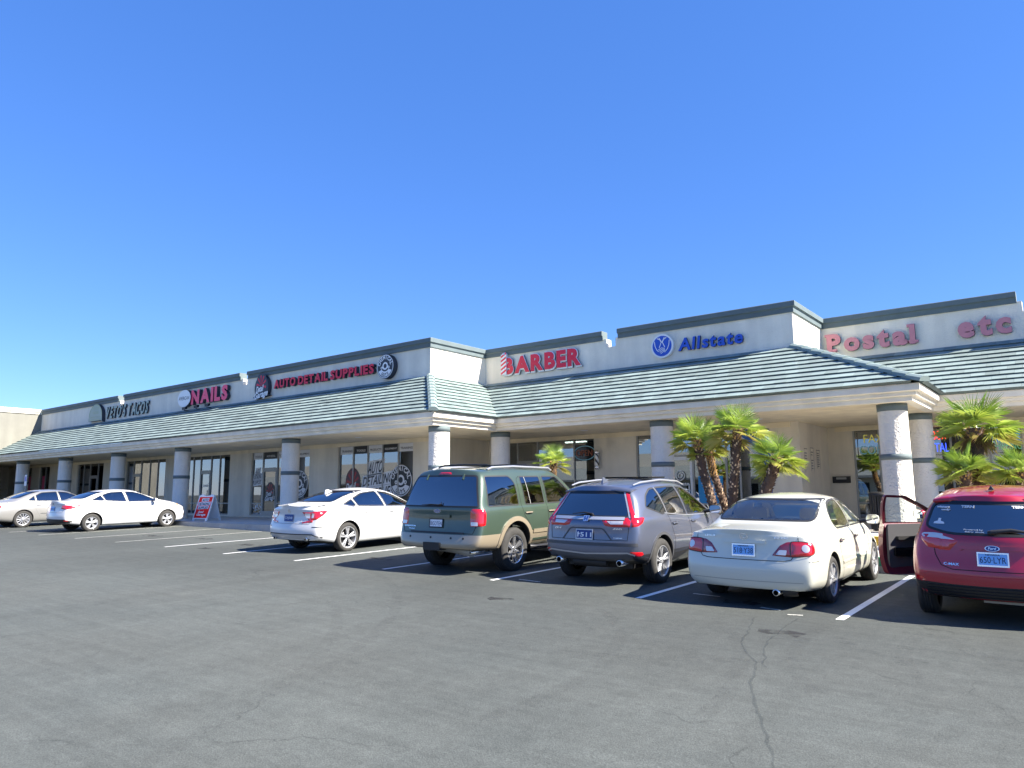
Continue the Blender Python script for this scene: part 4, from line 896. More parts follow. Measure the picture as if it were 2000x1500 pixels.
class Car:
    def __init__(s, name, label, cat, spec, pmat, loc, rz=0, ys=.97, zs=1, xs=1):
        s.sp = spec; s.L = spec['L']; s.pm = pmat
        s.root = empty(name, (0, 0, 0), label, cat)
        x, y = loc; z = gz(x, y)
        nrm = Vector((-GX, -GY, 1)).normalized()
        q = Vector((0, 0, 1)).rotation_difference(nrm)
        from mathutils import Quaternion
        q = q @ Quaternion((0, 0, 1), rz)
        s.root.rotation_mode = 'QUATERNION'; s.root.rotation_quaternion = q; s.root.scale = (zs*xs, ys*zs, zs); s.ys = ys
        s.axr = spec['ax'][0]
        # loc is the ground point under the middle of the rear axle
        s.root.location = Vector((x, y, z))
        s.o = (0, s.axr, 0)
        s.shell()
    def shell(s):
        sp = s.sp; st = sp['st']; K = 5; m = 9; rows = []
        L = s.L
        def sec(y, n):
            g = lambda k: interp(sp[k], y)
            zb, ws, wm, zl, wl, zr, wr, zt = g('zb'), g('ws'), g('wm'), g('zbelt'), g('wbelt'), g('zroof'), g('wroof'), g('ztop')
            bul = sp.get('bul', .012)
            P = [(ws-.10, zb), (ws, zb+.07), (wm, zb+.38*(zl-zb)), (wm, zb+.68*(zl-zb)), (wl+.014, zl-.045), (wl-.022, zl+.012), (wl*.45+wr*.55+bul, zl*.45+zr*.55), (wr, zr-.045), (wr-.10, zr)]
            return P, zt
        V = []; idx = {}
        ends = (.0, .05, .16, .42)
        for a, y in enumerate(st):
            P, zt = sec(y, a)
            dr, df = y-st[0], st[-1]-y
            def inset(d, r):
                if d >= r: return 0
                return r-math.sqrt(max(0, r*r-(r-d)**2))
            ins = inset(dr, sp.get('rr', .16))+inset(df, sp.get('rf', .3))
            for j in range(m):
                w_, z = P[j]; w_ = max(.2, w_-ins*(1 if j < 5 else .8))
                dy = interp(sp['rear'], z)*max(0, 1-dr/sp.get('rdec', .7))+sp['bow'] - interp(sp.get('front', [(0, 0)]), z)*max(0, 1-df/.6)
                if dr > sp.get('rdec', .7): dy -= sp['bow']*min(1, (dr-sp.get('rdec', .7))/.5)
                cols = range(K) if (a in (0, len(st)-1) or j in (0, m-1)) else (0, K-1)
                for c in cols:
                    f = -1+2*c/(K-1); b = 0
                    if a == 0: b = -sp['bow']*(1-f*f)
                    elif a == len(st)-1: b = .16*(1-f*f)
                    elif dr < .45: b = -sp['bow']*(1-f*f)*(1-dr/.45)
                    zz = z
                    if j == m-1 and c not in (0, K-1): zz = z+(zt-z)*(1-f*f*.55)
                    idx[(a, j, c)] = len(V); V.append((f*w_, y+dy+b, zz))
        F = []
        A = len(st)
        for a in range(A-1):
            for j in range(m-1):
                F.append((idx[(a, j, K-1)], idx[(a+1, j, K-1)], idx[(a+1, j+1, K-1)], idx[(a, j+1, K-1)]))
                F.append((idx[(a, j, 0)], idx[(a, j+1, 0)], idx[(a+1, j+1, 0)], idx[(a+1, j, 0)]))
            for c in range(K-1):
                F.append((idx[(a, m-1, c)], idx[(a, m-1, c+1)], idx[(a+1, m-1, c+1)], idx[(a+1, m-1, c)]))
                F.append((idx[(a, 0, c)], idx[(a+1, 0, c)], idx[(a+1, 0, c+1)], idx[(a, 0, c+1)]))
        for a in (0, A-1):
            for j in range(m-1):
                for c in range(K-1):
                    q = [idx[(a, j, c)], idx[(a, j, c+1)], idx[(a, j+1, c+1)], idx[(a, j+1, c)]]
                    F.append(q if a == 0 else q[::-1])
        me = bpy.data.meshes.new('shell'); me.from_pydata(V, [], F)
        bm = bmesh.new(); bm.from_mesh(me); bmesh.ops.recalc_face_normals(bm, faces=bm.faces)
        cr = bm.edges.layers.float.new('crease_edge'); bm.to_mesh(me); bm.free()
        # creases along the belt line keep the shoulder crisp
        key = {}
        for a in range(A-1):
            for c in (0, K-1):
                for j, val in sp.get('crease', {5: .35, 0: .5}).items(): key[frozenset((idx[(a, j, c)], idx[(a+1, j, c)]))] = val
        if sp.get('rearcrease'):
            for c in range(K-1): key[frozenset((idx[(0, m-1, c)], idx[(0, m-1, c+1)]))] = sp['rearcrease']
        at = me.attributes['crease_edge'] if 'crease_edge' in me.attributes else me.attributes.new('crease_edge', 'FLOAT', 'EDGE')
        vals = [key.get(frozenset(e.vertices), 0) for e in me.edges]; at.data.foreach_set('value', vals)
        ob = link('shell', me); md = ob.modifiers.new('s', 'SUBSURF'); md.levels = md.render_levels = 3
        dg = bpy.context.evaluated_depsgraph_get(); dg.update()
        s.fine = bpy.data.meshes.new_from_object(ob.evaluated_get(dg)); bpy.data.objects.remove(ob)
        f = s.fine; s.vn = [v.normal.copy() for v in f.vertices]; s.vc = [v.co.copy() for v in f.vertices]; s.pf = [tuple(p.vertices) for p in f.polygons]
        s.bvh = BVHTree.FromPolygons(s.vc, s.pf)
    def hit(s, az, u, v):
        d, ua, va = AZ[az]
        o = ua*u+va*v-d*6
        if az in ('rear', 'front'): o = ua*u+va*v+Vector((0, s.L/2, 0))-d*6
        loc, n, i, dist = s.bvh.ray_cast(o, d)
        if loc is None:
            # outside the silhouette: walk toward the middle until something is hit
            loc, n, i, dist = s.bvh.find_nearest(o+d*(6-.8 if az != 'rear' else 6-s.L/2+.1))
        return loc, s.snorm(i, loc)
    def snorm(s, i, p):
        q = s.pf[i]; ws = []
        for k in q: ws.append(1/((s.vc[k]-p).length_squared+1e-7))
        n = Vector((0, 0, 0))
        for k, w_ in zip(q, ws): n += s.vn[k]*w_
        return n.normalized()
    def patch(s, name, poly, az, mt, off=.004, eoff=None, res=.05, parent=None, r=.0, mirror=False, pillow=False, label=None, nofinish=False):
        """a panel laid over the body: polygon in the view az, dropped onto the shell"""
        if mirror:
            az = {'right': 'left', 'rr': 'rl', 'left': 'right', 'rl': 'rr'}.get(az, az)
            if az in ('rear', 'top'): poly = [(-a, b) for a, b in poly][::-1]
            if az == 'rl': poly = [(-a, b) for a, b in poly][::-1]
        P = [Vector(p[:2]) for p in (rounded(poly, r) if r else poly)]
        B = []
        for i in range(len(P)):
            a, b = P[i], P[(i+1) % len(P)]; k = max(1, int(math.ceil((b-a).length/res)))
            for q in range(k): B.append(a.lerp(b, q/k))
        pts = list(B); nb = len(B)
        xs = [p.x for p in B]; ys = [p.y for p in B]
        def inside(x, y):
            c = False
            for i in range(nb):
                a, b = B[i], B[i-1]
                if (a.y > y) != (b.y > y) and x < (b.x-a.x)*(y-a.y)/(b.y-a.y)+a.x: c = not c
            return c
        x = min(xs)+res/2
        while x < max(xs):
            y = min(ys)+res/2
            while y < max(ys):
                if inside(x, y) and min((Vector((x, y))-p).length_squared for p in B) > (res*.45)**2: pts.append(Vector((x, y)))
                y += res
            x += res
        vs, es, fs, ov, oe, of = geometry.delaunay_2d_cdt(pts, [(i, (i+1) % nb) for i in range(nb)], [], 1, 1e-5)
        co, no = [], []
        onb = [any(o < nb for o in q) for q in ov]
        for k, q in enumerate(vs):
            p, n = s.hit(az, q.x, q.y); e = (off if eoff is None else eoff) if onb[k] else off
            co.append(p+n*e); no.append(n)
        me = bpy.data.meshes.new(name); me.from_pydata(co, [], [list(f) for f in fs])
        d = AZ[az][0]
        me.update()
        if sum((p.normal.dot(d) for p in me.polygons)) > 0: me.flip_normals()
        me.materials.append(mt)
        me.polygons.foreach_set('use_smooth', [True]*len(me.polygons)); me.update()
        if not pillow: me.normals_split_custom_set_from_vertices(no)
        for v in me.vertices: v.co = v.co-Vector(s.o)
        o = link(name, me, parent or s.root)
        if label: o['label'] = label
        return o
    def ribbon(s, name, pts, az, wd, mt, off=.004, parent=None, closed=False, mirror=False, r=0, solid=0):
        if mirror:
            az = {'right': 'left', 'rr': 'rl', 'left': 'right'}.get(az, az)
            if az in ('rear', 'top', 'rl'): pts = [(-a, b) for a, b in pts]
        pts = [Vector(p[:2]) for p in (rounded(pts, r) if r and closed else pts)]
        if r and not closed:
            q = rounded([tuple(p) for p in pts], [0]+[r]*(len(pts)-2)+[0]); pts = [Vector(p[:2]) for p in q]
        D = []
        n0 = len(pts)
        for i in range(n0 if closed else n0-1):
            a, b = pts[i], pts[(i+1) % n0]; k = max(1, int((b-a).length/.04))
            for q in range(k): D.append(a.lerp(b, q/k))
        if not closed: D.append(pts[-1])
        N = len(D); co, no = [], []
        for i, p in enumerate(D):
            a = D[(i-1) % N] if closed or i else p; b = D[(i+1) % N] if closed or i < N-1 else p
            t = (b-a).normalized(); nn = Vector((-t.y, t.x))*wd/2
            for q in (p+nn, p-nn):
                h, n = s.hit(az, q.x, q.y); co.append(h+n*off); no.append(n)
        fs = [(2*i, 2*i+1, 2*((i+1) % N)+1, 2*((i+1) % N)) for i in range(N if closed else N-1)]
        if solid:
            b = len(co); co += [c-n*(off+.01) for c, n in zip(co, no)]; no = no+no
            for i in range(N if closed else N-1):
                j = (i+1) % N; fs += [(2*i, 2*j, b+2*j, b+2*i), (2*i+1, b+2*i+1, b+2*j+1, 2*j+1)]
        me = bpy.data.meshes.new(name); me.from_pydata(co, [], fs); me.update()
        if sum(p.normal.dot(AZ[az][0]) for p in me.polygons) > 0: me.flip_normals()
        me.materials.append(mt)
        if not solid: me.polygons.foreach_set('use_smooth', [True]*len(me.polygons)); me.normals_split_custom_set_from_vertices(no)
        for v in me.vertices: v.co = v.co-Vector(s.o)
        return link(name, me, parent or s.root)
    def frame_at(s, az, u, v, off=0):
        p, n = s.hit(az, u, v); d, ua, va = AZ[az]
        rt = va.cross(n).normalized()
        if rt.dot(ua) < 0 and az not in ('left',): rt = -rt
        up = n.cross(rt).normalized()
        if up.dot(va) < 0: up = -up
        return p+n*off-Vector(s.o), rt, up, n
    def put(s, name, az, u, v, make, mats, off=0, parent=None, flatn=None, label=None):
        """make(mb, f) draws with f(right, up, out) -> point, in a frame resting on the body"""
        p, rt, up, n = s.frame_at(az, u, v, off)
        if flatn is not None: n = Vector(flatn).normalized(); up = Vector((0, 0, 1))-n*n.z; up.normalize(); rt = up.cross(n)
        mb = MB(); make(mb, lambda a, b, c: p+rt*a+up*b+n*c)
        o = mb.build(name, mats, parent or s.root)
        if label: o['label'] = label
        return o
    def word(s, name, az, u, v, text, wd, ht, mt, off=.004, bold=.02, shear=0, parent=None, depth=.004):
        p, rt, up, n = s.frame_at(az, u, v, off)
        mb = MB(); word_mesh(mb, text, -wd/2, wd/2, -ht/2, ht/2, lambda x, z, d: p+rt*x+up*z+n*d, bold, shear, depth, 0, 0)
        return mb.build(name, mt, parent or s.root, fix=False)
    def plate(s, u, v, text, state, bg, ink, frame=None, w_=.305, h=.152, bold=.0, off=.012, tilt=None):
        p, rt, up, n = s.frame_at('rear', u, v, off)
        n = Vector((0, -1, .12)).normalized(); rt = Vector((1, 0, 0)); up = n.cross(rt)
        if up.z < 0: up = -up
        f = lambda a, b, c: p+rt*a+up*b+n*c
        mb = MB(); pr = rounded([(-w_/2, -h/2), (w_/2, -h/2), (w_/2, h/2), (-w_/2, h/2)], .015)
        mb.prism([tuple(q) for q in pr], lambda a, b: f(a, b, 0), lambda a, b: f(a, b, .006))
        pl = mb.build('license_plate', [bg], s.root)
        mb = MB(); word_mesh(mb, text, -w_*.43, w_*.43, -h*.27, h*.20, lambda x, z, d: f(x, z, .0075), bold, 0, 0, 0)
        if state: word_mesh(mb, state, -w_*.24, w_*.24, h*.30, h*.42, lambda x, z, d: f(x, z, .0075), .02, 0, 0, 0)
        mb.build('plate_text', [ink], pl, fix=False)
        if frame:
            mb = MB(); t = .014
            for a0, a1, b0, b1 in [(-w_/2-.006, w_/2+.006, -h/2-.006, -h/2+t), (-w_/2-.006, w_/2+.006, h/2-t*.7, h/2+.006), (-w_/2-.006, -w_/2+t*.6, -h/2+t, h/2-t*.7), (w_/2-t*.6, w_/2+.006, -h/2+t, h/2-t*.7)]:
                mb.prism([(a0, b0), (a1, b0), (a1, b1), (a0, b1)], lambda a, b: f(a, b, .004), lambda a, b: f(a, b, .011))
            mb.build('plate_frame', [frame], pl)
        return pl
    # ---- cutting the shell
    def finish(s, arches, windows=(), cavity=None, bumper=None, doorcut=None, intmat=None, blackmat=None, under=.5):
        blk = blackmat or MT['black']
        ob = link('body', s.fine.copy()); me = ob.data
        me.materials.clear(); me.materials.append(s.pm); me.materials.append(blk); me.materials.append(intmat or MT['grey_int'])
        cut = []
        def cutter(mb):
            o = mb.build('cutter', [s.pm, blk, intmat or MT['grey_int']]); cut.append(o)
        wd = max(v.co.x for v in me.vertices)
        for y, r, zc in arches:
            for sg in (-1, 1):
                n = 40; mb = MB()
                pr = [(y+r*math.cos(2*math.pi*k/n), max(-.3, zc+r*math.sin(2*math.pi*k/n)) if math.sin(2*math.pi*k/n) > 0 else zc-.5*(1 if False else 1)) for k in range(n)]
                pr = [(y-r, -.2), (y+r, -.2)]+[(y+r*math.cos(math.pi*k/24), zc+r*math.sin(math.pi*k/24)) for k in range(25)]
                mb.prism(pr, lambda a, b: (sg*(wd-.34), a, b), lambda a, b: (sg*(wd+.3), a, b), 1); cutter(mb)
        if cavity:
            poly, w0, w1 = cavity
            mb = MB(); lo = min(p[1] for p in poly); hi = max(p[1] for p in poly)
            wz = lambda z: w0+(w1-w0)*(z-lo)/(hi-lo)
            mb.prism(poly, lambda a, b: (-wz(b), a, b), lambda a, b: (wz(b), a, b), 2); cutter(mb)
        for az, poly, depth in windows:
            P = poly; mb = MB()
            if az == 'rear': mb.prism(P, lambda a, b: (a, -.6, b), lambda a, b: (a, depth, b), 2)
            elif az == 'front': mb.prism(P, lambda a, b: (a, s.L+.5, b), lambda a, b: (a, depth, b), 2)
            elif az == 'right': mb.prism(P, lambda a, b: (depth, a, b), lambda a, b: (1.3, a, b), 2)
            elif az == 'left': mb.prism(P, lambda a, b: (-depth, a, b), lambda a, b: (-1.3, a, b), 2)
            elif az == 'top': mb.prism(P, lambda a, b: (a, b, depth), lambda a, b: (a, b, 3), 2)
            cutter(mb)
        for c in cut:
            md = ob.modifiers.new('b', 'BOOLEAN'); md.operation = 'DIFFERENCE'; md.object = c; md.solver = 'EXACT'
        dg = bpy.context.evaluated_depsgraph_get(); dg.update()
        me2 = bpy.data.meshes.new_from_object(ob.evaluated_get(dg))
        bpy.data.objects.remove(ob)
        for c in cut: bpy.data.objects.remove(c)
        bm = bmesh.new(); bm.from_mesh(me2)
        parts = [('body', None)]
        bf = set()
        if bumper:
            for (pt, nr) in bumper['planes']:
                bmesh.ops.bisect_plane(bm, geom=bm.verts[:]+bm.edges[:]+bm.faces[:], plane_co=pt, plane_no=nr, dist=1e-5)
        bm.faces.ensure_lookup_table()
        for f in bm.faces:
            c = f.calc_center_median()
            if f.material_index == 0:
                if f.normal.z < -.8 and c.z < under: f.material_index = 1
        def emit(faces, name):
            b2 = bmesh.new(); vm = {}; mi = []
            for f in faces:
                vs = []
                for v in f.verts:
                    if v not in vm: vm[v] = b2.verts.new(v.co)
                    vs.append(vm[v])
                try: nf = b2.faces.new(vs); nf.material_index = f.material_index; nf.smooth = True
                except ValueError: pass
            me = bpy.data.meshes.new(name); b2.to_mesh(me); b2.free()
            for mt in (s.pm, blk, intmat or MT['grey_int']): me.materials.append(mt)
            me.update(); cn = [Vector((0, 0, 0))]*len(me.loops)
            cache = {}
            for p in me.polygons:
                for li in p.loop_indices:
                    vi = me.loops[li].vertex_index
                    if p.material_index == 0:
                        if vi not in cache:
                            co = me.vertices[vi].co; loc, n, i, d = s.bvh.find_nearest(co); cache[vi] = s.snorm(i, loc)
                        n = cache[vi]; cn[li] = n if n.dot(p.normal) > .2 else p.normal
                    else: cn[li] = p.normal.copy()
            me.normals_split_custom_set(cn)
            for v in me.vertices: v.co = v.co-Vector(s.o)
            return link(name, me, s.root)
        if bumper:
            A = [f for f in bm.faces if bumper['test'](f.calc_center_median())]; As = set(A)
            Bq = [f for f in bm.faces if f not in As]
            s.body = emit(Bq, 'body'); s.bump = emit(A, 'bumper')
        else: s.body = emit(list(bm.faces), 'body')
        bm.free()
    def wheel(s, side, y, r, wd, style, cx, rim_r, mats, steer=0):
        """tyre with a rim on its outer face; side +1 right"""
        sy = 1/s.ys
        o = Vector((side*cx, y-s.o[1], r-.012))
        def b(mb, name, mts, parent):
            ob = mb.build(name, mts, parent); return ob
        hw = wd/2; prof = []
        for a, h in [(rim_r-.005, hw-.02), (rim_r+.01, hw-.006), (rim_r+.3*(r-rim_r), hw), (rim_r+.72*(r-rim_r), hw-.008), (r-.012, hw-.025), (r-.002, hw-.045)]: prof.append((a, h))
        tread = []
        for k in range(5):
            h = (hw-.05)*(1-2*k/4.0)
            tread += [(r, h+.0), (r, h-(hw-.05)*.5+.010), (r-.009, h-(hw-.05)*.5+.006), (r-.009, h-(hw-.05)*.5)] if k < 4 else [(r, h)]
        prof = prof+tread+[(a, -h) for a, h in prof[::-1]]
        mb = MB(); mb.lathe([(a, side*h) for a, h in prof], (0, 0, 0), axis='x', n=48)
        t = b(mb, 'wheel', [MT['tyre']], s.root); t.location = o; t.scale = (1, sy, 1)
        met, drk = mats
        mb = MB(); R0 = rim_r
        mb.lathe([(R0+.006, side*(hw-.012)), (R0-.012, side*(hw-.008)), (R0-.018, side*(hw-.03)), (R0-.03, side*(hw-.12)), (R0-.03, side*-.05)], (0, 0, 0), axis='x', n=48, m=0 if style != 'dark' else 1)
        mb.lathe([(R0-.02, side*-.02), (0, side*-.02)], (0, 0, 0), axis='x', n=32, m=1)
        mb.lathe([(R0*.62, side*.0), (R0*.62, side*.012), (.05, side*.012)], (0, 0, 0), axis='x', n=32, m=2)
        n, w0, w1, twin, dish = style
        fx = side*(hw-.022)
        def spoke(a, wi, wo, th=.03, m=0, ri=.045, ro=None, skew=0):
            ro = ro or R0-.015; ca, sa = math.cos(a), math.sin(a); cb, sb = math.cos(a+skew), math.sin(a+skew)
            def P(rr, w_, x, c, s_): return (x, c*rr-s_*w_, s_*rr+c*w_)
            x0 = fx-side*dish; x1 = fx-side*.004
            v = [P(ri, -wi, x0, ca, sa), P(ri, wi, x0, ca, sa), P(ro, wo, x1, cb, sb), P(ro, -wo, x1, cb, sb)]
            v2 = [(x-side*th, q, z) for x, q, z in v]
            vm = [P((ri+ro)/2, 0, (x0+x1)/2+side*.007, math.cos(a+skew/2), math.sin(a+skew/2))]
            pi_, po_ = P(ri, 0, x0+side*.008, ca, sa), P(ro, 0, x1+side*.004, cb, sb)
            mb.add(v+v2+[pi_, po_], [(0, 8, 9, 3), (8, 1, 2, 9), (0, 4, 5, 1, 8), (1, 5, 6, 2), (2, 6, 7, 3, 9), (3, 7, 4, 0)], m)
        for k in range(n):
            a = 2*math.pi*k/n+math.pi/2
            if twin:
                spoke(a-twin, w0, w1); spoke(a+twin, w0, w1, skew=.0)
            else: spoke(a, w0, w1)
        mb.lathe([(.062, fx-side*.035), (.062, fx-side*dish), (.05, fx-side*(dish-.012)), (0, fx-side*(dish-.014))], (0, 0, 0), axis='x', n=24)
        for k in range(5):
            a = 2*math.pi*k/5+.3; mb.lathe([(.010, fx-side*dish), (.010, fx-side*(dish-.018)), (0, fx-side*(dish-.018))], (0, .045*math.cos(a), .045*math.sin(a)), axis='x', n=8, m=1)
        b(mb, 'rim', [met, drk, MT['dark_alloy']], t)
        return t
    def handle(s, y, z, parent=None, mt=None, side='right', ln=.2):
        def mk(mb, f):
            P = [(-ln/2, -.012), (ln/2, -.012), (ln/2, .014), (-ln/2, .014)]
            n = 8; pts = [(-ln/2+ln*k/n, .022*math.sin(math.pi*min(1, max(0, k/n)))**.5+.008) for k in range(n+1)]
            V = []
            for a, h in pts:
                for q in (-.014, .014): V += [f(a, q, h), f(a, q*.8, h+.012)]
            fs = []
            for k in range(n):
                b = 4*k; fs += [(b+1, b+3, b+7, b+5), (b, b+1, b+5, b+4), (b+3, b+2, b+6, b+7), (b+2, b, b+4, b+6)]
            mb.add(V, fs, 0, False); mb.add([f(-ln*.34, -.02, .003), f(ln*.34, -.02, .003), f(ln*.34, .02, .003), f(-ln*.34, .02, .003)], [(0, 1, 2, 3)], 1)
        return s.put('handle', side, y, z, mk, [mt or s.pm, MT['seam']], parent=parent)
    def mirror(s, side, y, z, mt, w_=.19, h=.13, reach=.09):
        """door mirror: shell, arm and glass facing back"""
        sg = 1 if side == 'right' else -1
        p, n = s.hit(side, y, z); p = p-Vector(s.o)
        c = p+Vector((sg*(reach+w_/2), -.02, .045))
        mb = MB(); N = 20; rings = []
        for t, k in [(0, .92), (.35, 1.0), (.75, .8), (1, .35)]:
            rings.append([c+Vector((math.copysign(abs(math.cos(a))**.6, math.cos(a))*w_/2*k, t*.12, math.copysign(abs(math.sin(a))**.6, math.sin(a))*h/2*k)) for a in [2*math.pi*q/N for q in range(N)]])
        V = [q for r_ in rings for q in r_]; mb.add(V, [(i*N+k, i*N+(k+1) % N, (i+1)*N+(k+1) % N, (i+1)*N+k) for i in range(3) for k in range(N)]+[[3*N+k for k in range(N)]], 0, True)
        mb.tube([p+Vector((-sg*.03, .03, .0)), p+Vector((sg*.05, .03, .01)), c+Vector((-sg*w_*.3, .05, -.03))], [.035, .03, .025], 8, 1)
        o = mb.build('door_mirror', [mt, MT['black']], s.root)
        m2 = MB(); ring = [c+Vector((math.copysign(abs(math.cos(a))**.6, math.cos(a))*w_/2*.86, .006, math.copysign(abs(math.sin(a))**.6, math.sin(a))*h/2*.86)) for a in [2*math.pi*q/N for q in range(N)]]
        m2.add(ring, [list(range(N))], 0); m2.build('mirror_glass', MT['mirror'], o)
        m3 = MB(); r1 = [c+Vector((math.copysign(abs(math.cos(a))**.6, math.cos(a))*w_/2*.92, .004, math.copysign(abs(math.sin(a))**.6, math.sin(a))*h/2*.92)) for a in [2*math.pi*q/N for q in range(N)]]
        m3.add(r1+ring, [(k, (k+1) % N, N+(k+1) % N, N+k) for k in range(N)], 0); m3.build('mirror_rim', MT['black'], o)
        return o
    def seats(s, y0, y1, zc, mt, w_=.5, top=1.15):
        """front seats with head rests, rear bench, dash and wheel"""
        off = Vector(s.o)
        for x in (-.37, .37):
            mb = MB(); 
            for (ya, yb, za, zb, hw) in [(y1-.1, y1+.42, zc, zc+.14, .24), (y1-.22, y1-.06, zc+.1, zc+.62, .23)]:
                pr = [tuple(q) for q in rounded([(-hw, za), (hw, za), (hw*.85, zb), (-hw*.85, zb)], .07)]
                mb.prism(pr, lambda a, b: (x+a, ya-off.y, b), lambda a, b: (x+a, yb-off.y, b))
            pr = [tuple(q) for q in rounded([(-.13, zc+.66), (.13, zc+.66), (.11, zc+.83), (-.11, zc+.83)], .05)]
            mb.prism(pr, lambda a, b: (x+a, y1-.2-off.y, b), lambda a, b: (x+a, y1-.09-off.y, b))
            mb.tube([(x-.05, y1-.15-off.y, zc+.58), (x-.05, y1-.15-off.y, zc+.68)], .008, 6); mb.tube([(x+.05, y1-.15-off.y, zc+.58), (x+.05, y1-.15-off.y, zc+.68)], .008, 6)
            mb.build('seat', mt, s.root)
        mb = MB(); pr = [tuple(q) for q in rounded([(-.64, zc), (.64, zc), (.58, zc+.5), (-.58, zc+.5)], .06)]
        mb.prism(pr, lambda a, b: (a, y0-off.y, b), lambda a, b: (a, y0+.14-off.y, b)); mb.build('rear_seat', mt, s.root)
        mb = MB(); t = [(-.37+.18*math.cos(a), y1+.62-off.y+.05*math.sin(a), zc+.42+.17*math.sin(a)) for a in [2*math.pi*k/24 for k in range(25)]]
        mb.tube(t, .014, 6); mb.tube([(-.37, y1+.62-off.y, zc+.42), (-.37, y1+.85-off.y, zc+.35)], .03, 8); mb.box(-.5, -.24, y1+.60-off.y, y1+.64-off.y, zc+.40, zc+.44); mb.build('steering_wheel', MT['black'], s.root)
        mb = MB(); mb.box(-.66, .66, y1+.85-off.y, y1+1.15-off.y, zc+.05, zc+.38); mb.build('dashboard', MT['grey_int'], s.root)

LX = {}
def ring(f, rx, rz, m, h, t=.8, n=28):
    m.add([f(rx*math.cos(k*2*math.pi/n), rz*math.sin(k*2*math.pi/n), h) for k in range(n)]+[f(rx*t*math.cos(k*2*math.pi/n), rz*t*math.sin(k*2*math.pi/n), h) for k in range(n)], [(k, (k+1) % n, n+(k+1) % n, n+k) for k in range(n)])
def oval(f, rx, rz, m, h, mi=0, n=28): m.add([f(rx*math.cos(k*2*math.pi/n), rz*math.sin(k*2*math.pi/n), h) for k in range(n)], [list(range(n))], mi)
def rp(P, r): return [tuple(p) for p in rounded(P, r)]
def glaze(c, rear, sides, front, cav, arches, bumper=None, rg='cglass', sg='cglass', fg='cglass', intmat=None, rdepth=1.6, under=.4, seam=.022, blackmat=None, trim=None, trimw=.02):
    wins = [('rear', rear, rdepth)]+[(az, w_, .45) for az in ('right', 'left') for w_ in sides]+[('front', front, c.L-1.9)]
    c.finish(arches, wins, cav, bumper, intmat=intmat, under=under, blackmat=blackmat)
    c.patch('rear_window', rear, 'rear', MT[rg], .001, res=.08); c.ribbon('window_seal', rear, 'rear', seam, MT['black'], .0025, closed=True)
    for az in ('right', 'left'):
        for i, w_ in enumerate(sides):
            g = sg if isinstance(sg, str) else sg[i]
            o = c.patch('side_window', w_, az, MT[g], .001, res=.1); c.ribbon('window_trim', w_, az, .024, MT['black'], .003, o, closed=True)
    c.patch('windshield', [(-a, b) for a, b in front], 'front', MT[fg], .001, res=.12)
def emblem_oval(c, u, v, rx=.075, rz=.032, text=None, name='badge', script=True):
    def mk(m, f):
        oval(f, rx, rz, m, .006, 1); ring(f, rx*1.06, rz*1.1, m, .007, .88)
        word_mesh(m, text or 'Ford', -rx*.6, rx*.6, -rz*.5, rz*.55, lambda x, z, d: f(x, z, .0085), .01, .3, 0, 0)
    return c.put(name, 'rear', u, v, mk, [MT['chrome'], MT['plate_dark']])
def exhaust(c, x, z, r=.035, y=.05, rz=None, ln=.3):
    m = MB(); y0 = y-c.o[1]
    m.lathe([(r*.82, y0), (r, y0), (r, y0+ln)], (x, 0, z), axis='y', n=20); m.lathe([(r*.82, y0), (r*.8, y0+.2), (0, y0+.2)], (x, 0, z), axis='y', n=20, m=1)
    return m.build('exhaust', [MT['chrome'], MT['black']], c.root)
def under(c, y0, y1, z0=.2, z1=.34, hw=.62, ax=None):
    m = MB(); o = c.o[1]; m.box(-hw, hw, y0+.35-o, y1-o, z0, z1); m.tube([(-.72, 0, .31), (.72, 0, .31)], .045, 8); m.lathe([(0, -.12), (.1, -.06), (.12, 0), (.1, .06), (0, .12)], (.1, 0, .31), axis='y', n=16)
    m.build('underbody', MT['black'], c.root)
def wheels(c, r, wd, style, cx, rim, mats):
    for y in c.sp['ax']:
        for sd in (1, -1): c.wheel(sd, y, r, wd, style, cx, rim, mats)

def spoiler(c, hw, y0, reach, zl, m):
    """roof-end spoiler: grows out of the roof skin and ends in a lip over the rear glass"""
    mb = MB(); n = 16; V = []; o = Vector(c.o)
    for k in range(n+1):
        x = -hw+2*hw*k/n; e = abs(x/hw)
        p = c.hit('top', x, y0+.10*e*e)[0]; zz = zl-.03*e**3; ry = y0-.02-(reach+.02)*(1-.25*e**4)
        q = c.hit('rear', x*.98, zl-.06)[0]
        V += [p-o+Vector((0, 0, .003)), Vector((x, (p.y+ry)/2-o.y, (p.z+zz)/2+.012)), Vector((x, ry-o.y, zz)), Vector((x, ry+.012-o.y, zz-.022)), q-o+Vector((0, .03, 0))]
    fs = [(5*k+j, 5*(k+1)+j, 5*(k+1)+j+1, 5*k+j+1) for k in range(n) for j in range(4)]
    mb.add(V, fs, 0, True); mb.add([V[i] for i in range(5)], [list(range(5))]); mb.add([V[5*n+i] for i in range(5)], [list(range(5))])
    return mb.build('spoiler', MT[m], c.root)
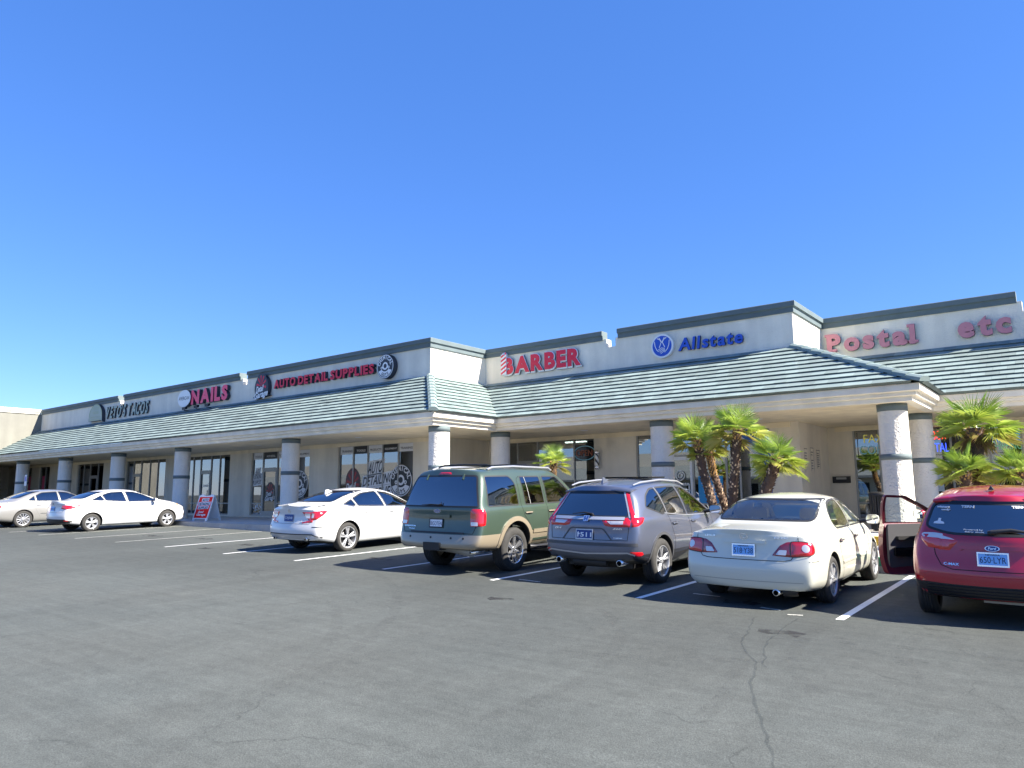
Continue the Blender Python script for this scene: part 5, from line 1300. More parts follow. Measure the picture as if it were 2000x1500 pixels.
# ---- pearl sedan between the grey crossover and the red car
def car_pearl():
    L = 4.85
    sp = dict(L=L, ax=(1.12, 3.84), st=[0, .04, .12, .30, .60, .80, .92, 1.2, 1.55, 1.9, 2.4, 2.85, 3.2, 3.7, 4.1, 4.5, 4.75, 4.85], bow=.10, rr=.12, rf=.3, rdec=.6,
        zb=[(0, .25), (.5, .21), (1.0, .19), (4, .19), (L, .24)], ws=[(0, .86), (.6, .88), (4.2, .87), (L, .7)], wm=[(0, .89), (.9, .91), (3.9, .905), (L, .78)],
        zbelt=[(0, .90), (.8, .935), (2.3, .935), (3.7, .90), (4.5, .74), (L, .58)], wbelt=[(0, .84), (.7, .875), (2.3, .875), (3.7, .84), (L, .66)],
        zroof=[(0, 1.005), (.7, 1.035), (.86, 1.06), (1.2, 1.235), (1.55, 1.37), (1.9, 1.42), (2.4, 1.44), (2.85, 1.40), (3.2, 1.27), (3.7, .985), (4.5, .83), (L, .68)],
        wroof=[(0, .76), (.6, .77), (.86, .76), (1.55, .665), (2.4, .655), (2.85, .64), (3.7, .70), (4.5, .62), (L, .5)],
        ztop=[(0, 1.03), (.7, 1.065), (.86, 1.09), (1.2, 1.265), (1.55, 1.415), (1.9, 1.465), (2.4, 1.49), (2.85, 1.45), (3.2, 1.32), (3.7, 1.03), (4.5, .87), (L, .71)],
        rear=[(.2, .06), (.35, .01), (.52, .0), (.61, .01), (.65, .05), (.80, .07), (.95, .085), (1.03, .075)], crease={5: .35, 0: .5}, rearcrease=.75)
    c = Car('parked_sedan', 'pearl ivory sedan with blue 518 plate, between the grey crossover and the red car', 'car', sp, MT['p_pearl'], LX['pearl'], R(.5), zs=LX.get('pearl_s', 1))
    rg = rp([(-.715, 1.11), (.715, 1.11), (.615, 1.395), (-.615, 1.395)], [.1, .1, .05, .05])
    w1 = rp([(1.62, .985), (1.50, 1.08), (1.56, 1.20), (1.78, 1.33), (2.02, 1.37), (2.34, 1.38), (2.40, .98)], [.05, .06, .06, .1, .1, .02, .02]); w2 = rp([(2.46, .98), (2.41, 1.38), (2.72, 1.36), (2.98, 1.265), (3.42, 1.01), (3.44, .98)], [.02, .02, .1, .1, .03, .02])
    glaze(c, rg, [w1, w2], [(-.66, 1.0), (.66, 1.0), (.56, 1.39), (-.56, 1.39)], ([(1.0, .5), (1.05, 1.0), (1.5, 1.32), (1.95, 1.385), (2.75, 1.385), (3.35, .98), (3.5, .5)], .78, .60), [(1.12, .365, .33), (3.84, .365, .33)],
        dict(planes=[((0, 0, .63), (0, 0, 1)), ((0, .74, 0), (0, 1, 0))], test=lambda p: p.z < .63 and p.y < .74), intmat=MT['tan'])
    c.seats(1.22, 2.1, .42, MT['tan'])
    m = MB(); m.box(-.5, .5, 1.02-1.12, 1.3-1.12, .975, 1.0); m.prism(rp([(-.15, 1.0), (.15, 1.0), (.13, 1.05), (-.13, 1.05)], .02), lambda a, b: (a, 1.08-1.12, b), lambda a, b: (a, 1.16-1.12, b)); m.build('parcel_shelf', MT['tan'], c.root)
    for mir in (False, True):
        o = c.patch('tail_lamp', [(.37, .70), (.635, .685), (.665, .885), (.56, .88), (.47, .83)], 'rear', MT['lamp_dark'], .008, .001, .03, r=.02, mirror=mir, pillow=True)
        c.patch('reverse_lens', [(.42, .712), (.55, .708), (.56, .775), (.465, .775)], 'rear', MT['lamp_clear'], .013, .009, .03, o, r=.015, mirror=mir)
        o = c.patch('tail_lamp', [(.515, .685), (.72, .705), (.80, .74), (.835, .81), (.79, .87), (.65, .89), (.535, .885)], 'rr', MT['lamp_red'], .010, .001, .03, r=.03, mirror=mir, pillow=True)
        c.ribbon('lamp_edge', [(.515, .685), (.72, .705), (.80, .74), (.835, .81), (.79, .87), (.65, .89), (.535, .885)] if not mir else [(.515, .685), (.72, .705), (.80, .74), (.835, .81), (.79, .87), (.65, .89), (.535, .885)], 'rr', .010, MT['black'], .009, o, closed=True, r=.03, mirror=mir)
        c.patch('round_lens', [(.69+.045*math.cos(k*.5236), .80+.05*math.sin(k*.5236)) for k in range(12)], 'rr', MT['lamp_clear'], .015, .011, .03, o, mirror=mir)
    c.ribbon('trunk_gap', [(-.69, 1.0), (-.70, .88), (-.67, .74), (-.61, .65), (-.52, .632), (.52, .632), (.61, .65), (.67, .74), (.70, .88), (.69, 1.0)], 'rear', .009, MT['seam'], .003, r=.0)
    c.ribbon('bumper_gap', [(.70, .632), (.9, .632)], 'rr', .007, MT['seam'], .003); c.ribbon('bumper_line', [(-.75, .36), (.75, .36)], 'rear', .005, MT['p_shade'], .002)
    c.ribbon('trunk_bar', [(-.29, .865), (.29, .865)], 'rear', .035, MT['p_pearl'], .022, solid=1)
    c.plate(0, .755, '518·Y38', 'NEVADA', MT['plate_blue'], MT['plate_ink'], MT['chrome'])
    def lx(m, f):
        ring(f, .058, .042, m, .005, .78); m.add([f(-.03, .018, .006), f(-.016, .018, .006), f(-.010, -.010, .006), f(.036, -.010, .006), f(.036, -.02, .006), f(-.024, -.02, .006)], [(0, 1, 2, 5), (2, 3, 4, 5)])
    c.put('badge', 'rear', 0, .935, lx, [MT['chrome']])
    c.word('lettering', 'rear', -.49, .93, 'LEXUS', .16, .024, MT['chrome']); c.word('lettering', 'rear', .49, .93, 'ES 330', .17, .024, MT['chrome'])
    for az in ('right', 'left'):
        c.ribbon('door_gap', [(1.52, 1.02), (1.50, .88), (1.53, .66), (1.63, .5), (1.72, .28)], az, .008, MT['seam'], .003); c.ribbon('door_gap', [(2.43, .97), (2.44, .6), (2.42, .26)], az, .008, MT['seam'], .003)
        c.ribbon('door_gap', [(3.44, .93), (3.36, .6), (3.34, .26)], az, .008, MT['seam'], .003); c.ribbon('side_moulding', [(1.64, .50), (2.5, .5), (3.33, .5)], az, .03, MT['p_pearl'], .010, solid=1)
        c.ribbon('sill_line', [(1.52, .255), (3.4, .255)], az, .008, MT['seam'], .003)
        c.handle(1.62, .82, mt=MT['chrome'], side=az); c.handle(2.52, .82, mt=MT['chrome'], side=az); c.mirror(az, 3.28, .985, MT['p_pearl'], .21, .15)
    exhaust(c, .40, .22, .042, .08); m = MB(); m.tube([(.46, .20-1.12, .23), (.64, .24-1.12, .25)], .075, 10, 0); m.build('muffler', MT['dark_alloy'], c.root)
    under(c, .4, 4.4, .2, .3)
    wheels(c, .325, .215, (7, .030, .036, 0, .0), .785, .225, (MT['alloy'], MT['black']))
    return c
# ---- green full-size suv
def car_green():
    L = 5.2
    sp = dict(L=L, ax=(1.22, 4.24), st=[0, .04, .12, .28, .55, .9, 1.3, 1.7, 2.1, 2.5, 2.9, 3.3, 3.55, 3.8, 4.1, 4.5, 4.9, 5.1, 5.2], bow=.06, rr=.12, rf=.25, rdec=1.2, bul=.02,
        zb=[(0, .46), (.5, .42), (4.5, .40), (L, .45)], ws=[(0, .95), (.6, .97), (L, .85)], wm=[(0, .97), (.9, 1.0), (4.5, 1.0), (L, .9)],
        zbelt=[(0, 1.19), (3.8, 1.19), (4.5, 1.13), (L, .95)], wbelt=[(0, .935), (.7, .965), (3.8, .95), (L, .8)],
        zroof=[(0, 1.86), (.4, 1.885), (1.5, 1.91), (2.9, 1.89), (3.2, 1.82), (3.9, 1.26), (4.5, 1.19), (L, 1.05)],
        wroof=[(0, .74), (.6, .755), (2.9, .745), (3.2, .74), (3.9, .84), (L, .7)],
        ztop=[(0, 1.90), (.4, 1.925), (1.5, 1.95), (2.9, 1.93), (3.2, 1.86), (3.9, 1.31), (4.5, 1.24), (L, 1.1)],
        rear=[(.4, .05), (.5, .0), (.68, .0), (.72, .04), (.76, .09), (1.22, .11), (1.5, .2), (1.75, .31), (1.9, .40)], crease={5: .3, 0: .5})
    c = Car('parked_suv', 'dark green full-size SUV with tan lower body and chrome wheels', 'suv', sp, MT['p_green'], LX['green'], R(2), zs=LX.get('green_s', 1), xs=1.04)
    rg = rp([(-.87, 1.215), (.87, 1.215), (.70, 1.77), (-.70, 1.77)], [.03, .03, .06, .06])
    q1 = rp([(.42, 1.215), (.50, 1.76), (1.26, 1.76), (1.38, 1.62), (1.38, 1.215)], [.04, .06, .08, .08, .05])
    d1 = rp([(1.62, 1.215), (1.60, 1.745), (2.30, 1.745), (2.30, 1.215)], .035); d2 = rp([(2.42, 1.215), (2.42, 1.745), (2.98, 1.735), (3.62, 1.25), (3.62, 1.215)], [.03, .03, .06, .03, .02])
    glaze(c, rg, [q1, d1, d2], [(-.78, 1.30), (.78, 1.30), (.68, 1.82), (-.68, 1.82)], ([(.32, .7), (.40, 1.2), (.62, 1.80), (2.9, 1.82), (3.75, 1.2), (3.8, .7)], .90, .68), [(1.22, .50, .42), (4.24, .50, .42)],
        dict(planes=[((0, 0, .735), (0, 0, 1)), ((0, .72, 0), (0, 1, 0))], test=lambda p: p.z < .735 and p.y < .72), rg='bglass', sg=['bglass', 'bglass', 'tglass'], fg='tglass', intmat=MT['tan'], rdepth=1.0, under=.6, seam=.03)
    c.seats(1.5, 2.7, .62, MT['grey_int'])
    c.ribbon('window_divider', [(1.80, 1.22), (1.76, 1.74)], 'right', .014, MT['frame'], .004); c.ribbon('window_divider', [(1.80, 1.22), (1.76, 1.74)], 'left', .014, MT['frame'], .004)
    for mir in (False, True):
        o = c.patch('tail_lamp', [(.615, .87), (.80, .87), (.885, .89), (.90, 1.10), (.86, 1.175), (.66, 1.18), (.625, 1.15)], 'rr', MT['lamp_red'], .012, .001, .04, r=.025, mirror=mir, pillow=True)
        c.patch('reverse_lens', [(.63, .88), (.74, .88), (.74, .945), (.632, .945)], 'rr', MT['lamp_clear'], .017, .013, .04, o, r=.01, mirror=mir)
    c.patch('brake_lamp', rp([(-.16, 1.80), (.16, 1.80), (.12, 1.84), (-.12, 1.84)], .01), 'rear', MT['lamp_red'], .012, .002, .04, pillow=True)
    for x in (-.43, .43): c.ribbon('glass_hinge', [(x, 1.70), (x*.98, 1.80)], 'rear', .03, MT['p_green'], .02, solid=1)
    c.ribbon('tailgate_gap', [(-.88, 1.2), (-.885, .95), (-.80, .74), (.80, .74), (.885, .95), (.88, 1.2)], 'rear', .010, MT['seam'], .003)
    c.patch('plate_recess', [(-.30, 1.02), (.30, 1.02), (.27, .80), (.2, .78), (-.2, .78), (-.27, .80)], 'rear', MT['p_green2'], .002, r=.04)
    c.ribbon('tailgate_handle', [(-.31, 1.04), (.31, 1.04)], 'rear', .05, MT['p_green'], .03, solid=1)
    c.plate(.0, .91, 'BIGOTEN', '', MT['white'], MT['plate_ink'], MT['black'])
    emblem_oval(c, 0, 1.13); c.word('lettering', 'rear', -.66, .845, 'EXPEDITION', .30, .026, MT['chrome']); c.word('lettering', 'rear', -.60, .80, 'Eddie Bauer', .16, .02, MT['chrome'], shear=.3)
    def wip(m, f): m.tube([f(0, 0, .03), f(-.2, .012, .025), f(-.42, 0, .02)], [.014, .009, .006], 6); m.lathe([(0, .0), (.02, 0), (.02, .01)], tuple(f(0, 0, .02)), axis='y', n=10); m.tube([f(.0, 0, .03), f(.05, .015, .03), f(.045, .045, .03)], .014, 6)
    c.put('wiper', 'rear', .05, 1.235, wip, [MT['black']])
    c.ribbon('step_pad', [(-.62, .745), (.62, .745)], 'top' if False else 'rear', .03, MT['black'], .012, solid=1)
    def hitch(m, f): m.box(0, 0, 0, 0, 0, 0)
    m = MB(); o = c.o[1]; m.box(-.24, .14, -.008-o, .2-o, .43, .57); m.build('hitch_cover', MT['black'], c.root)
    for x in (-.62, -.1, .36, .62): c.put('parking_sensor', 'rear', x, .655, lambda m, f: m.add([f(.02*math.cos(k*.5236), .02*math.sin(k*.5236), h) for h in (-.01, .006) for k in range(12)], [list(range(12, 24))]+[(k, (k+1) % 12, 12+(k+1) % 12, 12+k) for k in range(12)]), [MT['black']])
    for az in ('right', 'left'):
        c.ribbon('door_gap', [(1.60, 1.76), (1.47, 1.70), (1.46, 1.2), (1.50, 1.02), (1.66, .86), (1.74, .74), (1.74, .45)], az, .009, MT['seam'], .003, r=.04); c.ribbon('door_gap', [(2.36, 1.76), (2.36, .45)], az, .009, MT['seam'], .003); c.ribbon('door_gap', [(3.66, 1.2), (3.62, .45)], az, .009, MT['seam'], .003)
        c.handle(1.66, 1.06, side=az, mt=MT['p_tan'], ln=.24); c.handle(2.50, 1.06, side=az, mt=MT['p_tan'], ln=.24)
        for y in (1.22, 4.24): c.ribbon('wheel_flare', [(y+.545*math.cos(R(a)), .42+.545*math.sin(R(a))) for a in range(-6, 187, 6)], az, .085, MT['p_tan'], .022, solid=1)
        c.ribbon('side_moulding', [(1.80, .70), (3.68, .70)], az, .07, MT['p_tan'], .014, solid=1)
        c.ribbon('lower_moulding', [(1.82, .54), (3.64, .54)], az, .04, MT['p_green2'], .008, solid=1)
        c.mirror(az, 3.45, 1.26, MT['p_green'], .24, .2)
    for sg in (-1, 1):
        m = MB(); m.tube([(sg*.92, 1.75-o, .40), (sg*.98, 1.9-o, .385), (sg*.98, 3.5-o, .385), (sg*.92, 3.65-o, .40)], .055, 10); m.build('running_board', MT['dark_alloy'], c.root)
        m = MB(); zz = 1.935
        m.tube([(sg*.66, .75-o, zz-.05), (sg*.66, .9-o, zz-.01), (sg*.66, 1.6-o, zz+.01), (sg*.66, 2.9-o, zz-.02), (sg*.66, 3.0-o, zz-.07)], .022, 8, 0); m.build('roof_rail', MT['alloy'], c.root)
    m = MB()
    for y in (.95, 2.3): m.tube([(-.66, y-o, 1.945), (-.5, y-o, 1.975), (0, y-o, 1.985), (.5, y-o, 1.975), (.66, y-o, 1.945)], .018, 8)
    m.build('roof_crossbar', MT['black'], c.root)
    exhaust(c, .66, .40, .035, .22, ln=.5); m = MB(); m.tube([(.66, .3-o, .40), (.2, .35-o, .45), (-.3, .5-o, .45)], .09, 10); m.build('muffler', MT['frame'], c.root)
    m = MB(); m.tube([(.0, -.1, .40), (.0, .1, .40)], .12, 12); m.box(-.6, .6, .5-o, 4.6-o, .36, .52); m.tube([(-.8, 0, .38), (.8, 0, .38)], .05, 8); m.build('underbody', MT['black'], c.root)
    wheels(c, .405, .285, (6, .030, .044, 0, .03), .835, .262, (MT['chrome'], MT['gloss_black']))
    return c
# ---- grey crossover
def car_grey():
    L = 4.59
    sp = dict(L=L, ax=(.97, 3.63), st=[0, .04, .12, .28, .5, .8, 1.1, 1.5, 1.9, 2.3, 2.6, 2.85, 3.1, 3.4, 3.7, 4.0, 4.35, 4.5, L], bow=.10, rr=.15, rf=.3, rdec=1.15, bul=.02,
        zb=[(0, .40), (.35, .33), (1.0, .24), (3.8, .24), (L, .3)], ws=[(0, .85), (.6, .885), (L, .75)], wm=[(0, .885), (.8, .925), (3.8, .925), (L, .8)],
        zbelt=[(0, 1.04), (.9, 1.06), (2.0, 1.02), (3.4, .98), (4.1, .92), (L, .72)], wbelt=[(0, .845), (.7, .885), (3.4, .865), (L, .7)],
        zroof=[(0, 1.53), (.4, 1.565), (.9, 1.60), (1.6, 1.625), (2.3, 1.605), (2.65, 1.53), (3.1, 1.30), (3.5, 1.06), (4.1, .98), (L, .82)],
        wroof=[(0, .60), (.5, .625), (1.6, .64), (2.65, .625), (3.5, .73), (L, .58)],
        ztop=[(0, 1.57), (.4, 1.61), (.9, 1.65), (1.6, 1.68), (2.3, 1.66), (2.65, 1.585), (3.1, 1.355), (3.5, 1.11), (4.1, 1.03), (L, .86)],
        rear=[(.36, .08), (.48, .01), (.6, .0), (.68, .03), (.85, .05), (1.0, .05), (1.08, .12), (1.3, .26), (1.45, .34), (1.58, .36)], crease={5: .4, 0: .3})
    c = Car('parked_crossover', 'grey compact crossover with red L-shaped tail lamps and blue 1511 plate', 'suv', sp, MT['p_grey'], LX['grey'], R(1.0), zs=LX.get('grey_s', 1))
    rg = rp([(-.675, 1.085), (.675, 1.085), (.60, 1.445), (-.60, 1.445)], [.03, .03, .06, .06])
    q1 = rp([(.62, 1.22), (.78, 1.40), (1.02, 1.50), (1.18, 1.515), (1.27, 1.12), (1.12, 1.09)], [.06, .08, .06, .03, .03, .05]); d1 = rp([(1.34, 1.075), (1.25, 1.52), (1.70, 1.53), (2.00, 1.525), (2.10, 1.06)], [.03, .03, .05, .02, .02]); d2 = rp([(2.18, 1.055), (2.08, 1.52), (2.36, 1.505), (2.72, 1.36), (3.20, 1.06), (3.18, 1.03)], [.02, .02, .08, .08, .03, .02])
    glaze(c, rg, [q1, d1, d2], [(-.68, 1.1), (.68, 1.1), (.58, 1.55), (-.58, 1.55)], ([(.42, .7), (.45, 1.06), (.62, 1.50), (2.5, 1.55), (3.3, 1.06), (3.35, .6)], .80, .585), [(.97, .41, .37), (3.63, .41, .37)],
        dict(planes=[((0, 0, .70), (0, 0, 1)), ((0, .60, 0), (0, 1, 0))], test=lambda p: p.z < .70 and p.y < .60), rg='bglass', sg=['bglass', 'tglass', 'tglass'], fg='cglass', intmat=MT['grey_int'], rdepth=.95, under=.5)
    c.seats(1.15, 2.1, .58, MT['grey_int'])
    for mir in (False, True):
        o = c.patch('tail_lamp', [(.265, 1.035), (.33, .945), (.43, .925), (.74, .925), (.74, 1.015), (.69, 1.06), (.695, 1.075), (.63, 1.06), (.645, 1.02)], 'rear', MT['lamp_red'], .012, .001, .03, r=.01, mirror=mir, pillow=True)
        c.patch('reverse_lens', [(.36, 1.01), (.43, .965), (.63, .968), (.63, 1.015)], 'rear', MT['lamp_clear'], .018, .013, .03, o, r=.01, mirror=mir)
        c.patch('tail_lamp', [(.655, .925), (.76, .94), (.86, .985), (.92, 1.05), (.905, 1.075), (.80, 1.07), (.72, 1.08), (.665, 1.07)], 'rr', MT['lamp_red'], .014, .001, .03, r=.012, mirror=mir, pillow=True)
        c.patch('tail_lamp', [(.66, 1.04), (.755, 1.06), (.735, 1.22), (.745, 1.46), (.685, 1.46), (.675, 1.2)], 'rr', MT['lamp_red'], .014, .001, .03, r=.01, mirror=mir, pillow=True)
        c.ribbon('lamp_edge', [(.652, 1.06), (.665, 1.2), (.678, 1.46)], 'rr', .022, MT['alloy'], .008, mirror=mir)
        c.patch('bumper_reflector', [(.60, .505), (.80, .475), (.86, .505), (.82, .545), (.62, .555)], 'rr', MT['lamp_red'], .010, .002, .03, r=.01, mirror=mir, pillow=True)
    c.ribbon('chrome_bar', [(-.64, 1.052), (.64, 1.052)], 'rear', .045, MT['bright'], .014, solid=1)
    def hb(m, f):
        m.add([f(-.055, .055, .03), f(.055, .055, .03), f(.042, -.05, .03), f(-.042, -.05, .03)], [(0, 1, 2, 3)], 0); 
        for sg in (-1, 1): m.add([f(sg*.035, .045, .034), f(sg*.015, .045, .034), f(sg*.012, -.04, .034), f(sg*.028, -.04, .034)], [(0, 1, 2, 3)], 1)
        m.add([f(-.016, .008, .034), f(.016, .008, .034), f(.016, -.006, .034), f(-.016, -.006, .034)], [(0, 1, 2, 3)], 1)
    c.put('badge', 'rear', 0, 1.035, hb, [MT['chrome'], MT['plate_dark']])
    c.ribbon('tailgate_gap', [(-.66, 1.03), (-.72, .92), (-.70, .72), (.70, .72), (.72, .92), (.66, 1.03)], 'rear', .008, MT['seam'], .003)
    c.ribbon('tailgate_crease', [(-.45, .72), (-.30, .90), (.30, .90), (.45, .72)], 'rear', .02, MT['p_greyd'], .006, r=.05)
    pl = c.plate(-.02, .80, '  1511', '', MT['plate_dark'], MT['white'], MT['alloy'], bold=.02)
    def horse(m, f): m.add([f(-.02, -.045, 0), f(-.005, -.045, 0), f(0, -.01, 0), f(.022, .0, 0), f(.012, .02, 0), f(.0, .022, 0), f(-.004, .045, 0), f(-.022, .03, 0), f(-.016, .0, 0)], [list(range(9))])
    c.put('plate_emblem', 'rear', -.125, .80, horse, [MT['white']], off=.021, flatn=(0, -1, .12))
    c.word('lettering', 'rear', -.56, .885, 'CR-V', .15, .03, MT['chrome'], shear=.2); c.word('lettering', 'rear', .54, .895, 'AWD', .15, .026, MT['chrome'], shear=.2); c.word('lettering', 'rear', .55, .755, 'TOURING', .14, .014, MT['chrome'])
    c.patch('rear_skid', [(-.80, .53), (-.6, .50), (.6, .50), (.80, .53), (.74, .42), (.5, .395), (-.5, .395), (-.74, .42)], 'rear', MT['p_greyd'], .008, .002, .05, r=.04, pillow=True)
    c.ribbon('skid_trim', [(-.80, .50), (-.7, .535), (0, .505), (.7, .535), (.80, .50)], 'rear', .022, MT['alloy'], .014)
    c.ribbon('bumper_trim', [(-.85, .655), (.85, .655)], 'rear', .05, MT['p_greyd'], .006)
    spoiler(c, .62, .62, .19, 1.505, 'p_grey'); c.patch('spoiler_shade', [(-.6, 1.445), (.6, 1.445), (.58, 1.485), (-.58, 1.485)], 'rear', MT['gloss_black'], .004)
    def wip(m, f): m.tube([f(0, 0, .02), f(-.15, .02, .03), f(-.36, -.005, .02)], [.016, .012, .006], 6); m.tube([f(0, 0, .01), f(.03, -.03, .02)], .02, 6)
    c.put('wiper', 'rear', .08, 1.11, wip, [MT['black']])
    o = c.o[1]
    for x in (-.56, .56): exhaust(c, x, .37, .05, .10, ln=.25)
    for az in ('right', 'left'):
        c.ribbon('door_gap', [(1.20, 1.52), (1.31, 1.05), (1.36, .86), (1.44, .7), (1.47, .35)], az, .008, MT['seam'], .003, r=.04); c.ribbon('door_gap', [(2.13, 1.03), (2.15, .7), (2.10, .34)], az, .008, MT['seam'], .003); c.ribbon('door_gap', [(3.22, 1.0), (3.18, .7), (3.16, .34)], az, .008, MT['seam'], .003)
        c.handle(1.50, .93, side=az, mt=MT['p_grey'], ln=.22); c.handle(2.32, .925, side=az, mt=MT['p_grey'], ln=.22); c.mirror(az, 3.0, 1.05, MT['p_grey'], .23, .16)
        c.ribbon('window_chrome', [(1.20, 1.105), (2.1, 1.03), (3.2, 1.01)], az, .010, MT['alloy'], .006); c.ribbon('pillar_trim', [(1.215, 1.52), (1.305, 1.09)], az, .016, MT['alloy'], .004)
        for y in (.97, 3.63): c.ribbon('wheel_arch_trim', [(y+.425*math.cos(R(a)), .37+.425*math.sin(R(a))) for a in range(-12, 193, 6)], az, .045, MT['p_greyd'], .010, solid=1)
        c.ribbon('sill_cladding', [(1.42, .36), (3.2, .36)], az, .17, MT['black'], .006)
    for sg in (-1, 1):
        m = MB(); m.tube([(sg*.585, .60-o, 1.57), (sg*.59, .85-o, 1.612), (sg*.595, 1.6-o, 1.648), (sg*.585, 2.35-o, 1.615), (sg*.585, 2.6-o, 1.55)], [.012, .016, .016, .016, .012], 8); m.build('roof_rail', MT['alloy'], c.root)
    m = MB(); m.box(-.42, .42, 1.5-o, 2.2-o, 1.672, 1.70); m.build('sunroof', MT['gloss_black'], c.root)
    m = MB(); m.add([(-.02, .62-o, 1.60), (.02, .62-o, 1.60), (.02, .82-o, 1.62), (-.02, .82-o, 1.62), (0, .64-o, 1.70), (0, .70-o, 1.70)], [(0, 1, 4), (1, 2, 5, 4), (2, 3, 5), (3, 0, 4, 5)]); m.build('antenna_fin', MT['p_grey'], c.root)
    m = MB(); m.tube([(-.8, 0, .34), (.8, 0, .34)], .04, 8); m.box(-.6, .6, .5-o, 4.0-o, .25, .40); m.tube([(-.3, .2-o, .36), (.3, .22-o, .36)], .08, 10); m.build('underbody', MT['black'], c.root)
    wheels(c, .36, .235, (5, .010, .020, .17, .02), .80, .245, (MT['alloy'], MT['gloss_black']))
    return c
# ---- white fastback sedan
def car_white():
    L = 4.88
    sp = dict(L=L, ax=(1.08, 3.91), st=[0, .04, .12, .28, .45, .58, .75, 1.1, 1.5, 1.9, 2.3, 2.7, 3.0, 3.3, 3.6, 4.0, 4.45, 4.75, L], bow=.12, rr=.16, rf=.3, rdec=.5,
        zb=[(0, .30), (.5, .22), (1.0, .17), (4, .17), (L, .22)], ws=[(0, .86), (.6, .89), (4.2, .89), (L, .7)], wm=[(0, .89), (.9, .93), (3.9, .93), (L, .8)],
        zbelt=[(0, .92), (.8, .985), (1.5, .965), (2.3, .94), (3.7, .90), (4.5, .74), (L, .58)], wbelt=[(0, .82), (.7, .86), (2.3, .87), (3.7, .85), (L, .66)],
        zroof=[(0, 1.04), (.45, 1.065), (.6, 1.10), (1.1, 1.265), (1.5, 1.355), (1.9, 1.40), (2.3, 1.405), (2.7, 1.36), (3.0, 1.27), (3.6, .985), (4.5, .83), (L, .66)],
        wroof=[(0, .72), (.5, .71), (1.1, .63), (1.5, .60), (2.3, .60), (3.0, .60), (3.6, .70), (4.5, .62), (L, .5)],
        ztop=[(0, 1.075), (.45, 1.10), (.6, 1.135), (1.1, 1.30), (1.5, 1.40), (1.9, 1.445), (2.3, 1.45), (2.7, 1.405), (3.0, 1.31), (3.6, 1.025), (4.5, .87), (L, .7)],
        rear=[(.25, .05), (.42, .0), (.58, .0), (.70, .06), (.85, .08), (1.0, .05), (1.1, .03)], crease={5: .4, 0: .4}, rearcrease=.8)
    c = Car('parked_sedan', 'white fastback sedan with small blue plate, parked beside the green SUV', 'car', sp, MT['p_white'], LX['white'], R(2.5), zs=LX.get('white_s', 1))
    rg = rp([(-.62, 1.14), (.62, 1.14), (.53, 1.375), (-.53, 1.375)], [.05, .05, .05, .05])
    q1 = rp([(1.02, 1.075), (1.32, 1.18), (1.40, 1.04), (1.30, 1.025)], .02); d1 = rp([(1.46, 1.03), (1.38, 1.20), (1.72, 1.315), (2.08, 1.345), (2.22, 1.345), (2.34, 1.0)], [.03, .03, .08, .05, .02, .02]); d2 = rp([(2.42, .995), (2.30, 1.345), (2.62, 1.31), (2.9, 1.22), (3.4, .985), (3.38, .97)], [.02, .02, .08, .08, .03, .02])
    glaze(c, rg, [q1, d1, d2], [(-.66, 1.0), (.66, 1.0), (.54, 1.36), (-.54, 1.36)], ([(.85, .5), (.9, 1.05), (1.5, 1.31), (1.9, 1.35), (2.6, 1.33), (3.3, .97), (3.4, .5)], .77, .55), [(1.08, .375, .34), (3.91, .375, .34)],
        dict(planes=[((0, 0, .655), (0, 0, 1)), ((0, .70, 0), (0, 1, 0))], test=lambda p: p.z < .655 and p.y < .70), rg='bglass', sg=['bglass', 'tglass', 'tglass'], fg='tglass')
    c.seats(1.3, 2.1, .42, MT['grey_int'])
    for mir in (False, True):
        o = c.patch('tail_lamp', [(.40, .93), (.70, .93), (.70, .70), (.42, .675), (.42, .705), (.60, .745), (.47, .84)], 'rear', MT['lamp_red'], .010, .001, .03, r=.01, mirror=mir, pillow=True)
        c.patch('reverse_lens', [(.45, .90), (.62, .90), (.62, .79), (.52, .79)], 'rear', MT['lamp_clear'], .015, .010, .03, o, r=.01, mirror=mir)
        o = c.patch('tail_lamp', [(.575, .735), (.70, .76), (.84, .84), (.935, .935), (.91, .955), (.76, .955), (.58, .935)], 'rr', MT['lamp_red'], .012, .001, .03, r=.012, mirror=mir, pillow=True)
        c.patch('lamp_lens', [(.60, .80), (.64, .80), (.66, .90), (.60, .90)], 'rr', MT['lamp_clear'], .017, .012, .03, o, mirror=mir)
        c.ribbon('bumper_vent', [(.60, .60), (.84, .595)], 'rr', .016, MT['black'], .004, mirror=mir)
    c.patch('diffuser', [(-.72, .42), (.72, .42), (.6, .33), (-.6, .33)], 'rear', MT['alloy'], .006, .001, .05, r=.02); c.ribbon('diffuser_edge', [(-.86, .37), (-.72, .435), (.72, .435), (.86, .37)], 'rear', .02, MT['black'], .010)
    c.patch('diffuser_fin', [(-.66, .335), (.66, .335), (.6, .30), (-.6, .30)], 'rear', MT['black'], .008, .002, .05)
    c.ribbon('trunk_gap', [(-.68, 1.02), (-.69, .80), (-.62, .665), (.62, .665), (.69, .80), (.68, 1.02)], 'rear', .008, MT['p_shade'], .003)
    c.ribbon('trunk_lip', [(-.66, 1.045), (0, 1.09), (.66, 1.045)], 'rear', .035, MT['p_white'], .03, solid=1)
    c.plate(0, .79, 'CAJ048', '', MT['plate_dark'], MT['white'])
